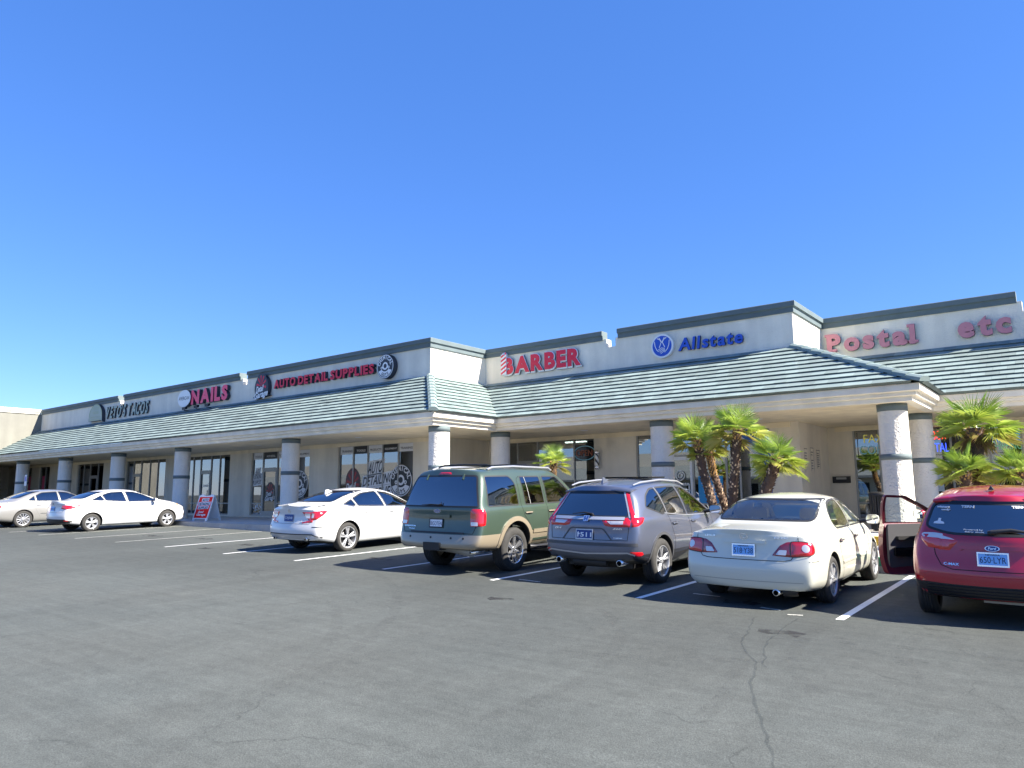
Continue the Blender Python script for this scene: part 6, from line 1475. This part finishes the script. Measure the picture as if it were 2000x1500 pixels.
    c.put('badge', 'rear', 0, .945, lambda m, f: (ring(f, .045, .045, m, .006, .8), m.add([f(-.028, .03, .007), f(-.014, .03, .007), f(-.012, -.03, .007), f(-.022, -.03, .007)], [(0, 1, 2, 3)]), m.add([f(.028, .03, .007), f(.014, .03, .007), f(.012, -.03, .007), f(.022, -.03, .007)], [(0, 1, 2, 3)]), m.add([f(-.015, .006, .007), f(.015, .006, .007), f(.015, -.006, .007), f(-.015, -.006, .007)], [(0, 1, 2, 3)])), [MT['chrome']])
    c.word('lettering', 'rear', .45, .72, 'ACCORD', .13, .02, MT['chrome'])
    o = c.o[1]
    for az in ('right', 'left'):
        c.ribbon('door_gap', [(1.42, 1.03), (1.46, .86), (1.62, .62), (1.76, .33), (1.78, .27)], az, .006, MT['p_shade'], .003); c.ribbon('door_gap', [(2.38, .99), (2.40, .6), (2.36, .27)], az, .006, MT['p_shade'], .003); c.ribbon('door_gap', [(3.4, .95), (3.34, .6), (3.32, .27)], az, .006, MT['p_shade'], .003)
        c.ribbon('sill_line', [(1.7, .31), (3.4, .33)], az, .008, MT['p_shade'], .003); c.handle(1.62, .87, side=az); c.handle(2.52, .855, side=az); c.mirror(az, 3.22, .975, MT['p_white'], .21, .14)
        c.ribbon('window_chrome', [(1.0, 1.07), (1.3, 1.005), (2.3, .985), (3.38, .955)], az, .014, MT['chrome'], .006); c.ribbon('pillar_trim', [(2.26, 1.35), (2.39, .99)], az, .02, MT['alloy'], .006)
        c.patch('fuel_flap', rp([(.95, .82), (1.13, .82), (1.13, .98), (.95, .98)], .04), az, MT['p_white'], .003)
    m = MB(); m.add([(-.03, 1.12-o, 1.30), (.03, 1.12-o, 1.30), (.03, 1.34-o, 1.37), (-.03, 1.34-o, 1.37), (0, 1.14-o, 1.40), (0, 1.22-o, 1.41)], [(0, 1, 4), (1, 2, 5, 4), (2, 3, 5), (3, 0, 4, 5)]); m.build('antenna_fin', MT['p_white'], c.root)
    for x in (-.55, .55): exhaust(c, x, .33, .04, .10)
    under(c, .4, 4.4, .18, .3); wheels(c, .335, .225, (5, .011, .022, .15, .012), .80, .245, (MT['alloy'], MT['gloss_black']))
    return c
# ---- white compact saloon and the silver one beyond it
def small_saloon(kind):
    if kind == 'compact':
        L = 4.53
        sp = dict(L=L, ax=(.98, 3.63), st=[0, .04, .12, .28, .45, .58, .75, 1.1, 1.45, 1.8, 2.2, 2.55, 2.85, 3.2, 3.5, 3.9, 4.25, 4.45, L], bow=.10, rr=.18, rf=.35, rdec=.5,
            zb=[(0, .30), (.5, .24), (1.0, .19), (3.8, .19), (L, .22)], ws=[(0, .85), (.6, .87), (4, .87), (L, .66)], wm=[(0, .88), (.9, .91), (3.8, .91), (L, .72)],
            zbelt=[(0, .95), (.8, 1.0), (1.5, .98), (2.3, .95), (3.4, .93), (4.1, .82), (L, .62)], wbelt=[(0, .80), (.7, .85), (2.3, .865), (3.4, .84), (L, .6)],
            zroof=[(0, 1.07), (.42, 1.09), (.58, 1.12), (1.1, 1.33), (1.45, 1.40), (1.8, 1.42), (2.2, 1.42), (2.55, 1.385), (2.85, 1.29), (3.5, 1.02), (4.1, .92), (L, .72)],
            wroof=[(0, .70), (.5, .70), (1.1, .61), (2.2, .60), (2.85, .61), (3.5, .70), (4.1, .62), (L, .5)],
            ztop=[(0, 1.09), (.42, 1.11), (.58, 1.14), (1.1, 1.36), (1.45, 1.44), (1.8, 1.465), (2.2, 1.465), (2.55, 1.43), (2.85, 1.335), (3.5, 1.06), (4.1, .955), (L, .75)],
            rear=[(.25, .06), (.40, .0), (.6, .0), (.70, .04), (.9, .06), (1.05, .04), (1.1, .02)], crease={5: .4, 0: .4}, rearcrease=.8)
        c = Car('parked_sedan', 'white compact sedan with long red tail lamp, parked beside the silver sedan', 'car', sp, MT['p_white'], LX['compact'], R(0), zs=LX.get('compact_s', 1), ys=1.03)
        pm = MT['p_white']
        q1 = rp([(.98, 1.10), (1.30, 1.25), (1.40, 1.08), (1.30, 1.07)], .02); d1 = rp([(1.44, 1.07), (1.36, 1.27), (1.62, 1.35), (2.06, 1.37), (2.14, 1.01)], [.03, .03, .08, .02, .02]); d2 = rp([(2.22, 1.005), (2.16, 1.37), (2.46, 1.35), (2.78, 1.25), (3.24, 1.03), (3.24, 1.0)], [.02, .02, .08, .08, .03, .02]); d3 = rp([(3.30, .99), (3.30, 1.02), (3.50, .97)], .01)
        fr = [(-.66, 1.04), (.66, 1.04), (.54, 1.39), (-.54, 1.39)]; rg = rp([(-.62, 1.16), (.62, 1.16), (.53, 1.38), (-.53, 1.38)], .05)
        glaze(c, rg, [q1, d1, d2], fr, ([(.85, .5), (.9, 1.1), (1.4, 1.34), (1.8, 1.38), (2.4, 1.37), (3.2, 1.0), (3.3, .5)], .78, .55), [(.98, .36, .32), (3.63, .36, .32)],
            dict(planes=[((0, 0, .68), (0, 0, 1)), ((0, .62, 0), (0, 1, 0))], test=lambda p: p.z < .68 and p.y < .62), rg='bglass', sg='tglass', fg='cglass')
        for mir in (False, True):
            c.patch('tail_lamp', [(.44, .83), (.60, .80), (.80, .81), (.95, .86), (1.08, .945), (.95, .95), (.60, .945), (.46, .93)], 'rr', MT['lamp_red'], .012, .001, .03, r=.03, mirror=mir, pillow=True)
            c.patch('bumper_reflector', [(.58, .385), (.74, .375), (.78, .42), (.60, .44)], 'rr', MT['lamp_red'], .008, .002, .03, mirror=mir)
            c.patch('headlight', [(4.02, .80), (4.36, .70), (4.42, .74), (4.36, .80), (4.1, .875)], 'right' if not mir else 'left', MT['lamp_clear'], .006, .001, .04, r=.02, pillow=True)
            c.patch('turn_lamp', [(4.03, .815), (4.14, .80), (4.16, .85), (4.1, .868)], 'right' if not mir else 'left', MT['amber'], .009, .006, .03)
            c.patch('fog_lamp', [(4.32, .40), (4.42, .40), (4.42, .5), (4.34, .5)], 'right' if not mir else 'left', MT['black'], .004, .003, .04, r=.03)
        c.patch('bumper_valance', [(-.8, .46), (.8, .46), (.74, .31), (-.74, .31)], 'rear', MT['black'], .006, .001, .05, r=.03); c.patch('bumper_valance', [(.5, .46), (.86, .40), (.84, .32), (.5, .31)], 'rr', MT['black'], .006, .001, .05)
        c.plate(0, .82, '148 B56', '', MT['plate_blue'], MT['plate_ink'])
        emblem_oval(c, 0, .99, .055, .024)
        dg = [[(1.36, 1.06), (1.38, .88), (1.52, .64), (1.66, .34), (1.68, .28)], [(2.17, 1.0), (2.19, .6), (2.16, .27)], [(3.26, .98), (3.24, .6), (3.22, .27)]]
        hh = [(1.50, .89), (2.34, .88)]; mm = 3.08; zz = 1.0; r = .318; st = (5, .016, .026, .16, .0); rim = .205
    else:
        L = 4.84
        sp = dict(L=L, ax=(1.10, 3.83), st=[0, .04, .12, .30, .55, .72, .9, 1.2, 1.55, 1.9, 2.4, 2.8, 3.15, 3.65, 4.0, 4.4, 4.7, L], bow=.10, rr=.16, rf=.3, rdec=.5,
            zb=[(0, .29), (.5, .23), (1.0, .19), (4, .19), (L, .22)], ws=[(0, .86), (.6, .88), (4.2, .88), (L, .7)], wm=[(0, .89), (.9, .915), (3.9, .915), (L, .8)],
            zbelt=[(0, .93), (.8, .95), (2.3, .94), (3.7, .91), (4.5, .76), (L, .6)], wbelt=[(0, .83), (.7, .865), (2.3, .87), (3.7, .84), (L, .66)],
            zroof=[(0, 1.03), (.6, 1.06), (.76, 1.09), (1.2, 1.27), (1.55, 1.37), (1.9, 1.40), (2.4, 1.405), (2.8, 1.36), (3.15, 1.22), (3.65, .99), (4.4, .85), (L, .68)],
            wroof=[(0, .72), (.6, .72), (1.2, .64), (2.4, .61), (3.15, .63), (3.65, .70), (4.4, .62), (L, .5)],
            ztop=[(0, 1.05), (.6, 1.085), (.76, 1.115), (1.2, 1.30), (1.55, 1.41), (1.9, 1.445), (2.4, 1.45), (2.8, 1.405), (3.15, 1.265), (3.65, 1.03), (4.4, .89), (L, .7)],
            rear=[(.25, .06), (.40, .0), (.6, .0), (.68, .05), (.9, .06), (1.05, .05)], crease={5: .4, 0: .4}, rearcrease=.7)
        c = Car('parked_sedan', 'champagne silver sedan cut off by the left picture edge', 'car', sp, MT['p_silver'], LX['silver'], R(0), zs=LX.get('silver_s', 1))
        pm = MT['p_silver']
        q1 = rp([(1.22, 1.03), (1.42, 1.16), (1.50, 1.20), (1.52, 1.01)], .02); d1 = rp([(1.57, 1.005), (1.55, 1.22), (1.78, 1.325), (2.34, 1.345), (2.40, .985)], [.02, .03, .08, .02, .02]); d2 = rp([(2.47, .985), (2.41, 1.345), (2.72, 1.32), (3.0, 1.22), (3.45, .99), (3.44, .97)], [.02, .02, .08, .08, .03, .02])
        fr = [(-.66, 1.02), (.66, 1.02), (.55, 1.37), (-.55, 1.37)]; rg = rp([(-.66, 1.13), (.66, 1.13), (.56, 1.365), (-.56, 1.365)], .05)
        glaze(c, rg, [q1, d1, d2], fr, ([(.95, .5), (1.0, 1.08), (1.55, 1.32), (1.9, 1.36), (2.65, 1.34), (3.4, .98), (3.4, .5)], .78, .56), [(1.10, .365, .33), (3.83, .365, .33)],
            dict(planes=[((0, 0, .66), (0, 0, 1)), ((0, .74, 0), (0, 1, 0))], test=lambda p: p.z < .66 and p.y < .74), rg='bglass', sg='tglass', fg='cglass')
        for mir in (False, True): c.patch('tail_lamp', [(.42, .74), (.76, .74), (.84, .80), (.82, .92), (.5, .93)], 'rr', MT['lamp_red'], .012, .001, .03, r=.03, mirror=mir, pillow=True)
        c.plate(0, .82, '263 TVA', 'NEVADA', MT['plate_blue'], MT['plate_ink'])
        dg = [[(1.50, 1.0), (1.48, .86), (1.54, .66), (1.68, .42), (1.72, .28)], [(2.44, .98), (2.45, .6), (2.42, .27)], [(3.46, .95), (3.38, .6), (3.36, .27)]]
        hh = [(1.64, .86), (2.56, .85)]; mm = 3.28; zz = .985; r = .33; st = (12, .011, .016, 0, .0); rim = .225
        for az in ('right', 'left'): c.ribbon('side_moulding', [(1.70, .52), (3.36, .52)], az, .022, MT['chrome'], .008)
    for az in ('right', 'left'):
        for d in dg: c.ribbon('door_gap', d, az, .006, MT['p_shade'], .003)
        for h in hh: c.handle(*h, side=az, mt=pm)
        c.mirror(az, mm, zz, pm, .2, .14); c.ribbon('sill_line', [(1.7, .26), (3.3, .26)], az, .10 if kind == 'compact' else .01, MT['black'] if kind == 'compact' else MT['p_shade'], .003)
    c.ribbon('trunk_gap', [(-.67, 1.04), (-.69, .80), (-.62, .69), (.62, .69), (.69, .80), (.67, 1.04)], 'rear', .008, MT['p_shade'], .003)
    c.seats(1.3, 2.1, .42, MT['grey_int']); under(c, .4, 4.1, .2, .3)
    wheels(c, r, .21, st, .79, rim, (MT['alloy'], MT['black']))
    return c
# ---- red hatchback with its driver's door open
def car_red():
    L = 4.41
    sp = dict(L=L, ax=(.87, 3.52), st=[0, .04, .12, .28, .5, .8, 1.1, 1.5, 1.9, 2.3, 2.6, 2.9, 3.2, 3.5, 3.8, 4.1, 4.3, L], bow=.14, rr=.20, rf=.3, rdec=1.1, bul=.02,
        zb=[(0, .30), (.4, .27), (1.0, .20), (3.6, .20), (L, .24)], ws=[(0, .84), (.6, .875), (L, .7)], wm=[(0, .885), (.8, .91), (3.6, .91), (L, .75)],
        zbelt=[(0, .99), (.9, 1.03), (2.0, 1.0), (3.2, .97), (3.9, .88), (L, .68)], wbelt=[(0, .84), (.7, .88), (3.2, .86), (L, .66)],
        zroof=[(0, 1.48), (.4, 1.52), (.9, 1.56), (1.5, 1.58), (2.1, 1.56), (2.5, 1.48), (2.9, 1.30), (3.5, 1.02), (3.9, .94), (L, .76)],
        wroof=[(0, .62), (.5, .635), (1.5, .64), (2.5, .63), (3.5, .72), (L, .58)],
        ztop=[(0, 1.52), (.4, 1.57), (.9, 1.61), (1.5, 1.63), (2.1, 1.61), (2.5, 1.53), (2.9, 1.35), (3.5, 1.07), (3.9, .98), (L, .8)],
        rear=[(.25, .10), (.40, .03), (.50, .0), (.60, .0), (.66, .05), (.9, .09), (1.02, .10), (1.2, .19), (1.42, .31), (1.56, .34)], crease={5: .4, 0: .3})
    c = Car('parked_hatchback', 'crimson hatchback with blue 650 plate and its driver door swung open', 'car', sp, MT['p_red'], LX['red'], R(.8), zs=LX.get('red_s', 1))
    rg = rp([(-.70, 1.13), (-.45, 1.055), (.45, 1.055), (.70, 1.13), (.61, 1.415), (-.61, 1.415)], [.06, .15, .15, .06, .06, .06])
    q1 = rp([(.62, 1.17), (.85, 1.36), (1.12, 1.42), (1.18, 1.08)], .04); d1 = rp([(1.25, 1.06), (1.20, 1.43), (1.95, 1.45), (2.03, 1.04)], .03); d2 = rp([(2.10, 1.035), (2.03, 1.45), (2.32, 1.43), (2.70, 1.27), (3.15, 1.04), (3.15, 1.01)], [.02, .02, .08, .08, .03, .02])
    dc = [(2.06, .27), (2.08, 1.0), (2.01, 1.46), (2.34, 1.445), (2.72, 1.28), (3.22, 1.02), (3.18, .27)]
    wins = [('rear', rg, .95)]+[('right', w_, .45) for w_ in (q1, d1, d2)]+[('left', w_, .45) for w_ in (q1, d1)]+[('left', rp(dc, .04), .45), ('front', [(-.68, 1.08), (.68, 1.08), (.58, 1.5), (-.58, 1.5)], 2.4)]
    c.finish([(.87, .375, .335), (3.52, .375, .335)], wins, ([(.40, .6), (.43, 1.03), (.62, 1.46), (2.4, 1.5), (3.2, 1.03), (3.25, .4), (1.6, .4), (1.2, .6)], .79, .585), dict(planes=[((0, 0, .625), (0, 0, 1)), ((0, .52, 0), (0, 1, 0))], test=lambda p: p.z < .625 and p.y < .52), intmat=MT['grey_int'])
    c.patch('rear_window', rg, 'rear', MT['bglass'], .001, res=.08); c.ribbon('window_seal', rg, 'rear', .03, MT['black'], .0025, closed=True)
    for az, ws_ in (('right', (q1, d1, d2)), ('left', (q1, d1))):
        for w_ in ws_: o = c.patch('side_window', w_, az, MT['tglass'], .001, res=.1); c.ribbon('window_trim', w_, az, .024, MT['black'], .003, o, closed=True)
    c.patch('windshield', [(.68, 1.08), (-.68, 1.08), (-.58, 1.5), (.58, 1.5)], 'front', MT['cglass'], .001, res=.12)
    c.seats(1.15, 2.1, .55, MT['grey_int'])
    for mir in (True, False):
        o = c.patch('tail_lamp', [(.44, .86), (.57, .86), (.585, .98), (.57, 1.05), (.40, 1.0), (.34, .975)], 'rear', MT['lamp_red'], .012, .001, .03, r=.012, mirror=mir, pillow=True)
        c.patch('clear_lens', [(.375, .984), (.58, .99), (.57, 1.042), (.42, 1.0)], 'rear', MT['lamp_clear'], .016, .013, .03, o, r=.01, mirror=mir)
        o = c.patch('tail_lamp', [(.485, .865), (.64, .88), (.70, .94), (.76, 1.02), (.73, 1.06), (.60, 1.065), (.495, 1.05)], 'rr', MT['lamp_red'], .014, .001, .03, r=.015, mirror=mir, pillow=True)
        c.patch('clear_lens', [(.505, .995), (.70, 1.0), (.735, 1.028), (.715, 1.05), (.60, 1.055), (.51, 1.045)], 'rr', MT['lamp_clear'], .018, .014, .03, o, r=.01, mirror=mir)
        c.patch('bumper_reflector', [(.66, .50), (.76, .50), (.76, .53), (.66, .53)], 'rr', MT['lamp_red'], .006, .002, .03, mirror=mir)
    c.ribbon('tailgate_gap', [(-.60, 1.03), (-.62, .95), (-.60, .80), (-.54, .68), (-.42, .64), (.42, .64), (.54, .68), (.60, .80), (.62, .95), (.60, 1.03)], 'rear', .009, MT['seam'], .003)
    c.ribbon('tailgate_bar', [(-.34, .885), (-.30, .905), (.30, .905), (.34, .885)], 'rear', .05, MT['p_red'], .022, solid=1)
    c.plate(0, .775, '650·LYR', 'NEVADA', MT['plate_blue'], MT['plate_ink'], MT['chrome']); emblem_oval(c, 0, .905, .07, .03).location.y -= .02
    c.word('lettering', 'rear', -.43, .70, 'C-MAX', .17, .032, MT['chrome'])
    c.patch('bumper_valance', [(-.76, .465), (.76, .465), (.72, .30), (-.72, .30)], 'rear', MT['black'], .006, .001, .05, r=.02); c.patch('bumper_valance', [(-.86, .48), (-.45, .465), (-.45, .31), (-.80, .33)], 'rl', MT['black'], .005, .001, .05)
    for k in range(4): c.ribbon('valance_rib', [(-.72, .335+k*.035), (.72, .335+k*.035)], 'rear', .010, MT['dark_alloy'], .018, solid=1)
    spoiler(c, .62, .62, .17, 1.475, 'p_red'); c.ribbon('spoiler_shade', [(-.58, 1.43), (.58, 1.43)], 'rear', .03, MT['gloss_black'], .004)
    def wip(m, f): m.tube([f(0, 0, .03), f(.2, .03, .04), f(.5, .0, .02)], [.03, .022, .008], 8); m.tube([f(-.03, 0, .01), f(.06, 0, .035)], .028, 8)
    c.put('wiper', 'rear', .0, 1.075, wip, [MT['black']])
    for u, v, tx, w_, h_ in [(-.50, 1.365, 'wieners', .15, .03), (-.47, 1.33, 'only', .11, .03), (-.23, 1.375, 'TERN', .14, .035), (.28, 1.375, 'TERN', .14, .035), (-.18, 1.105, 'Powered by', .2, .022), (-.17, 1.08, 'fairy dust', .2, .02)]:
        c.word('window_sticker', 'rear', u, v, tx, w_, h_, MT['decal_white'], off=.008, bold=.04 if h_ > .025 else .02)
    c.put('window_sticker', 'rear', -.55, 1.19, lambda m, f: m.add([f(-.06, -.03, .006), f(.07, -.03, .006), f(.06, -.005, .006), f(.02, .01, .006), f(.022, .045, .006), f(-.01, .05, .006), f(-.015, .01, .006), f(-.055, -.005, .006)], [list(range(8))]), [MT['decal_white']])
    o = c.o[1]
    m = MB(); m.add([(-.03, .62-o, 1.575), (.03, .62-o, 1.575), (.03, .75-o, 1.58), (-.03, .75-o, 1.58), (0, .64-o, 1.63), (0, .70-o, 1.63)], [(0, 1, 4), (1, 2, 5, 4), (2, 3, 5), (3, 0, 4, 5)]); m.build('antenna', MT['black'], c.root)
    m = MB(); m.box(-.15, .45, .35-o, .8-o, .24, .36); m.build('muffler', MT['frame'], c.root); under(c, .6, 4.0, .22, .36)
    for az in ('right',): c.ribbon('door_gap', [(2.06, 1.0), (2.08, .6), (2.05, .3)], az, .008, MT['seam'], .003); c.ribbon('door_gap', [(1.16, 1.06), (1.2, .8), (1.34, .6), (1.4, .3)], az, .008, MT['seam'], .003); c.handle(1.4, .92, side=az); c.handle(2.25, .91, side=az); c.mirror(az, 2.98, 1.02, MT['p_red'])
    c.ribbon('door_gap', [(1.16, 1.06), (1.2, .8), (1.34, .6), (1.4, .3)], 'left', .008, MT['seam'], .003); c.handle(1.4, .92, side='left')
    # the open door: outer skin taken from the body side, hinged at its front edge
    hx, hy = -.895, 3.18
    dpos = bpy.data.objects.new('door', None)
    D = c.patch('door', dc, 'left', MT['p_red'], .004, res=.06, r=.05)
    bm = bmesh.new(); bm.from_mesh(D.data); geo = bmesh.ops.extrude_face_region(bm, geom=bm.faces[:]); bpy.data.objects.remove(dpos)
    nv = [g for g in geo['geom'] if isinstance(g, bmesh.types.BMVert)]
    for v in nv: v.co.x += .05 if v.co.z > 1.02 else .10
    bmesh.ops.recalc_face_normals(bm, faces=bm.faces)
    # window opening: drop faces inside the glass outline
    from mathutils.geometry import intersect_point_tri_2d
    win = [(2.12, 1.04), (2.055, 1.425), (2.335, 1.41), (2.705, 1.25), (3.11, 1.03)]
    def pin(y, z):
        r_ = False
        for i in range(len(win)):
            a, b = win[i], win[i-1]
            if (a[1] > z) != (b[1] > z) and y < (b[0]-a[0])*(z-a[1])/(b[1]-a[1])+a[0]: r_ = not r_
        return r_
    for i in range(len(win)):
        a, b = win[i], win[(i+1) % len(win)]; d = Vector((0, b[0]-a[0], b[1]-a[1])); nn = Vector((0, -d.z, d.y)).normalized()
        bmesh.ops.bisect_plane(bm, geom=bm.verts[:]+bm.edges[:]+bm.faces[:], plane_co=(0, a[0]-o, a[1]), plane_no=nn, dist=1e-5)
    kill = [f for f in bm.faces if abs(f.normal.x) > .3 and pin(f.calc_center_median().y+o, f.calc_center_median().z)]
    bmesh.ops.delete(bm, geom=kill, context='FACES')
    for f in bm.faces: f.smooth = False
    me = bpy.data.meshes.new('door'); bm.to_mesh(me); bm.free(); me.materials.append(MT['p_red']); me.materials.append(MT['p_red_shaded'])
    for f in me.polygons: f.material_index = 0 if f.normal.x < -.3 else 1  # inner and edge faces take crimson with the shade painted into it
    bpy.data.objects.remove(D)
    th = R(LX.get('door', 62))
    door = link('door', me, c.root); door['label'] = 'open driver door'
    H = Matrix.Translation((hx, hy-o, 0)) @ Matrix.Rotation(-th, 4, 'Z') @ Matrix.Translation((-hx, -(hy-o), 0))
    def dchild(mb, name, mt):
        ob = mb.build(name, mt, door); return ob
    # inner trim, glass, mirror: built in the closed position and swung with the door
    def xin(z): return -.80 if z < 1.0 else -.80+.19*(z-1.0)/.45
    m = MB(); P = rp([(2.12, .36), (2.13, 1.01), (3.14, 1.01), (3.14, .36)], .05)
    m.prism(P, lambda a, b: (-.79, a-o, b), lambda a, b: (-.745, a-o, b)); dchild(m, 'door_trim', MT['grey_int'])
    m = MB(); m.prism(rp([(2.25, .78), (2.25, .83), (2.85, .83), (2.85, .78)], .02), lambda a, b: (-.745, a-o, b), lambda a, b: (-.68, a-o, b)); dchild(m, 'armrest', MT['black'])
    m = MB(); m.prism(rp([(2.2, .53), (2.2, .66), (3.0, .66), (3.0, .53)], .03), lambda a, b: (-.745, a-o, b), lambda a, b: (-.70, a-o, b)); dchild(m, 'door_pocket', MT['gloss_black'])
    gl = [(x, y) for x, y in win]; vs = []
    for y, z in gl:
        p, n = c.hit('left', y, z); vs.append((p.x+.02, y-o, z))
    m = MB(); m.add(vs, [list(range(len(vs)))]); dchild(m, 'window_glass', MT['cglass'])
    mi = c.mirror('left', 2.9, 1.09, MT['p_red'], .22, .15)
    mi.parent = door; sub = list(mi.children)
    for ch in sub: ch.parent = door
    door.matrix_local = H
    wheels(c, .33, .225, (5, .02, .034, .14, .0), .785, .225, (MT['alloy'], MT['black']))
    return c

LX.update({'pearl': (-3.93, 11.40), 'green': (-10.03, 11.6), 'grey': (-6.84, 11.75), 'white': (-15.72, 12.2), 'compact': (-28.95, 11.7), 'silver': (-33.75, 11.17), 'red': (-1.0, 11.45), 'pearl_s': 1.035, 'green_s': 1.045, 'grey_s': 1.06, 'white_s': 1.08, 'compact_s': 1.0, 'silver_s': 1.0, 'red_s': 1.025, 'door': 42})
MT['p_pearl'] = paint('pearl_paint', (.60, .595, .50), .12, .35); MT['p_white'] = paint('white_paint', (.62, .625, .625), .0, .35); MT['p_silver'] = paint('champagne_paint', (.31, .305, .29), .45, .35)
MT['p_green'] = paint('two_tone_green_paint', (.052, .080, .057), .3, .35, (.31, .26, .185), .715); MT['p_green2'] = paint('green_paint', (.052, .080, .057), .3, .35); MT['p_tan'] = paint('tan_paint', (.31, .26, .185), .3, .4)
MT['p_grey'] = paint('grey_paint', (.135, .15, .20), .6, .32, (.055, .056, .06), .50); MT['p_greyd'] = mat('grey_plastic', (.06, .062, .068), .45); MT['p_red'] = paint('crimson_paint', (.37, .004, .024), .12, .3)
MT['p_red_shaded'] = paint('crimson_paint_shaded', (.11, .006, .018), .1, .4); MT['p_shade'] = mat('soft_gap', (.18, .18, .18), .9)
for fn in (car_pearl, car_green, car_grey, car_white, lambda: small_saloon('compact'), lambda: small_saloon('silver'), car_red): fn()
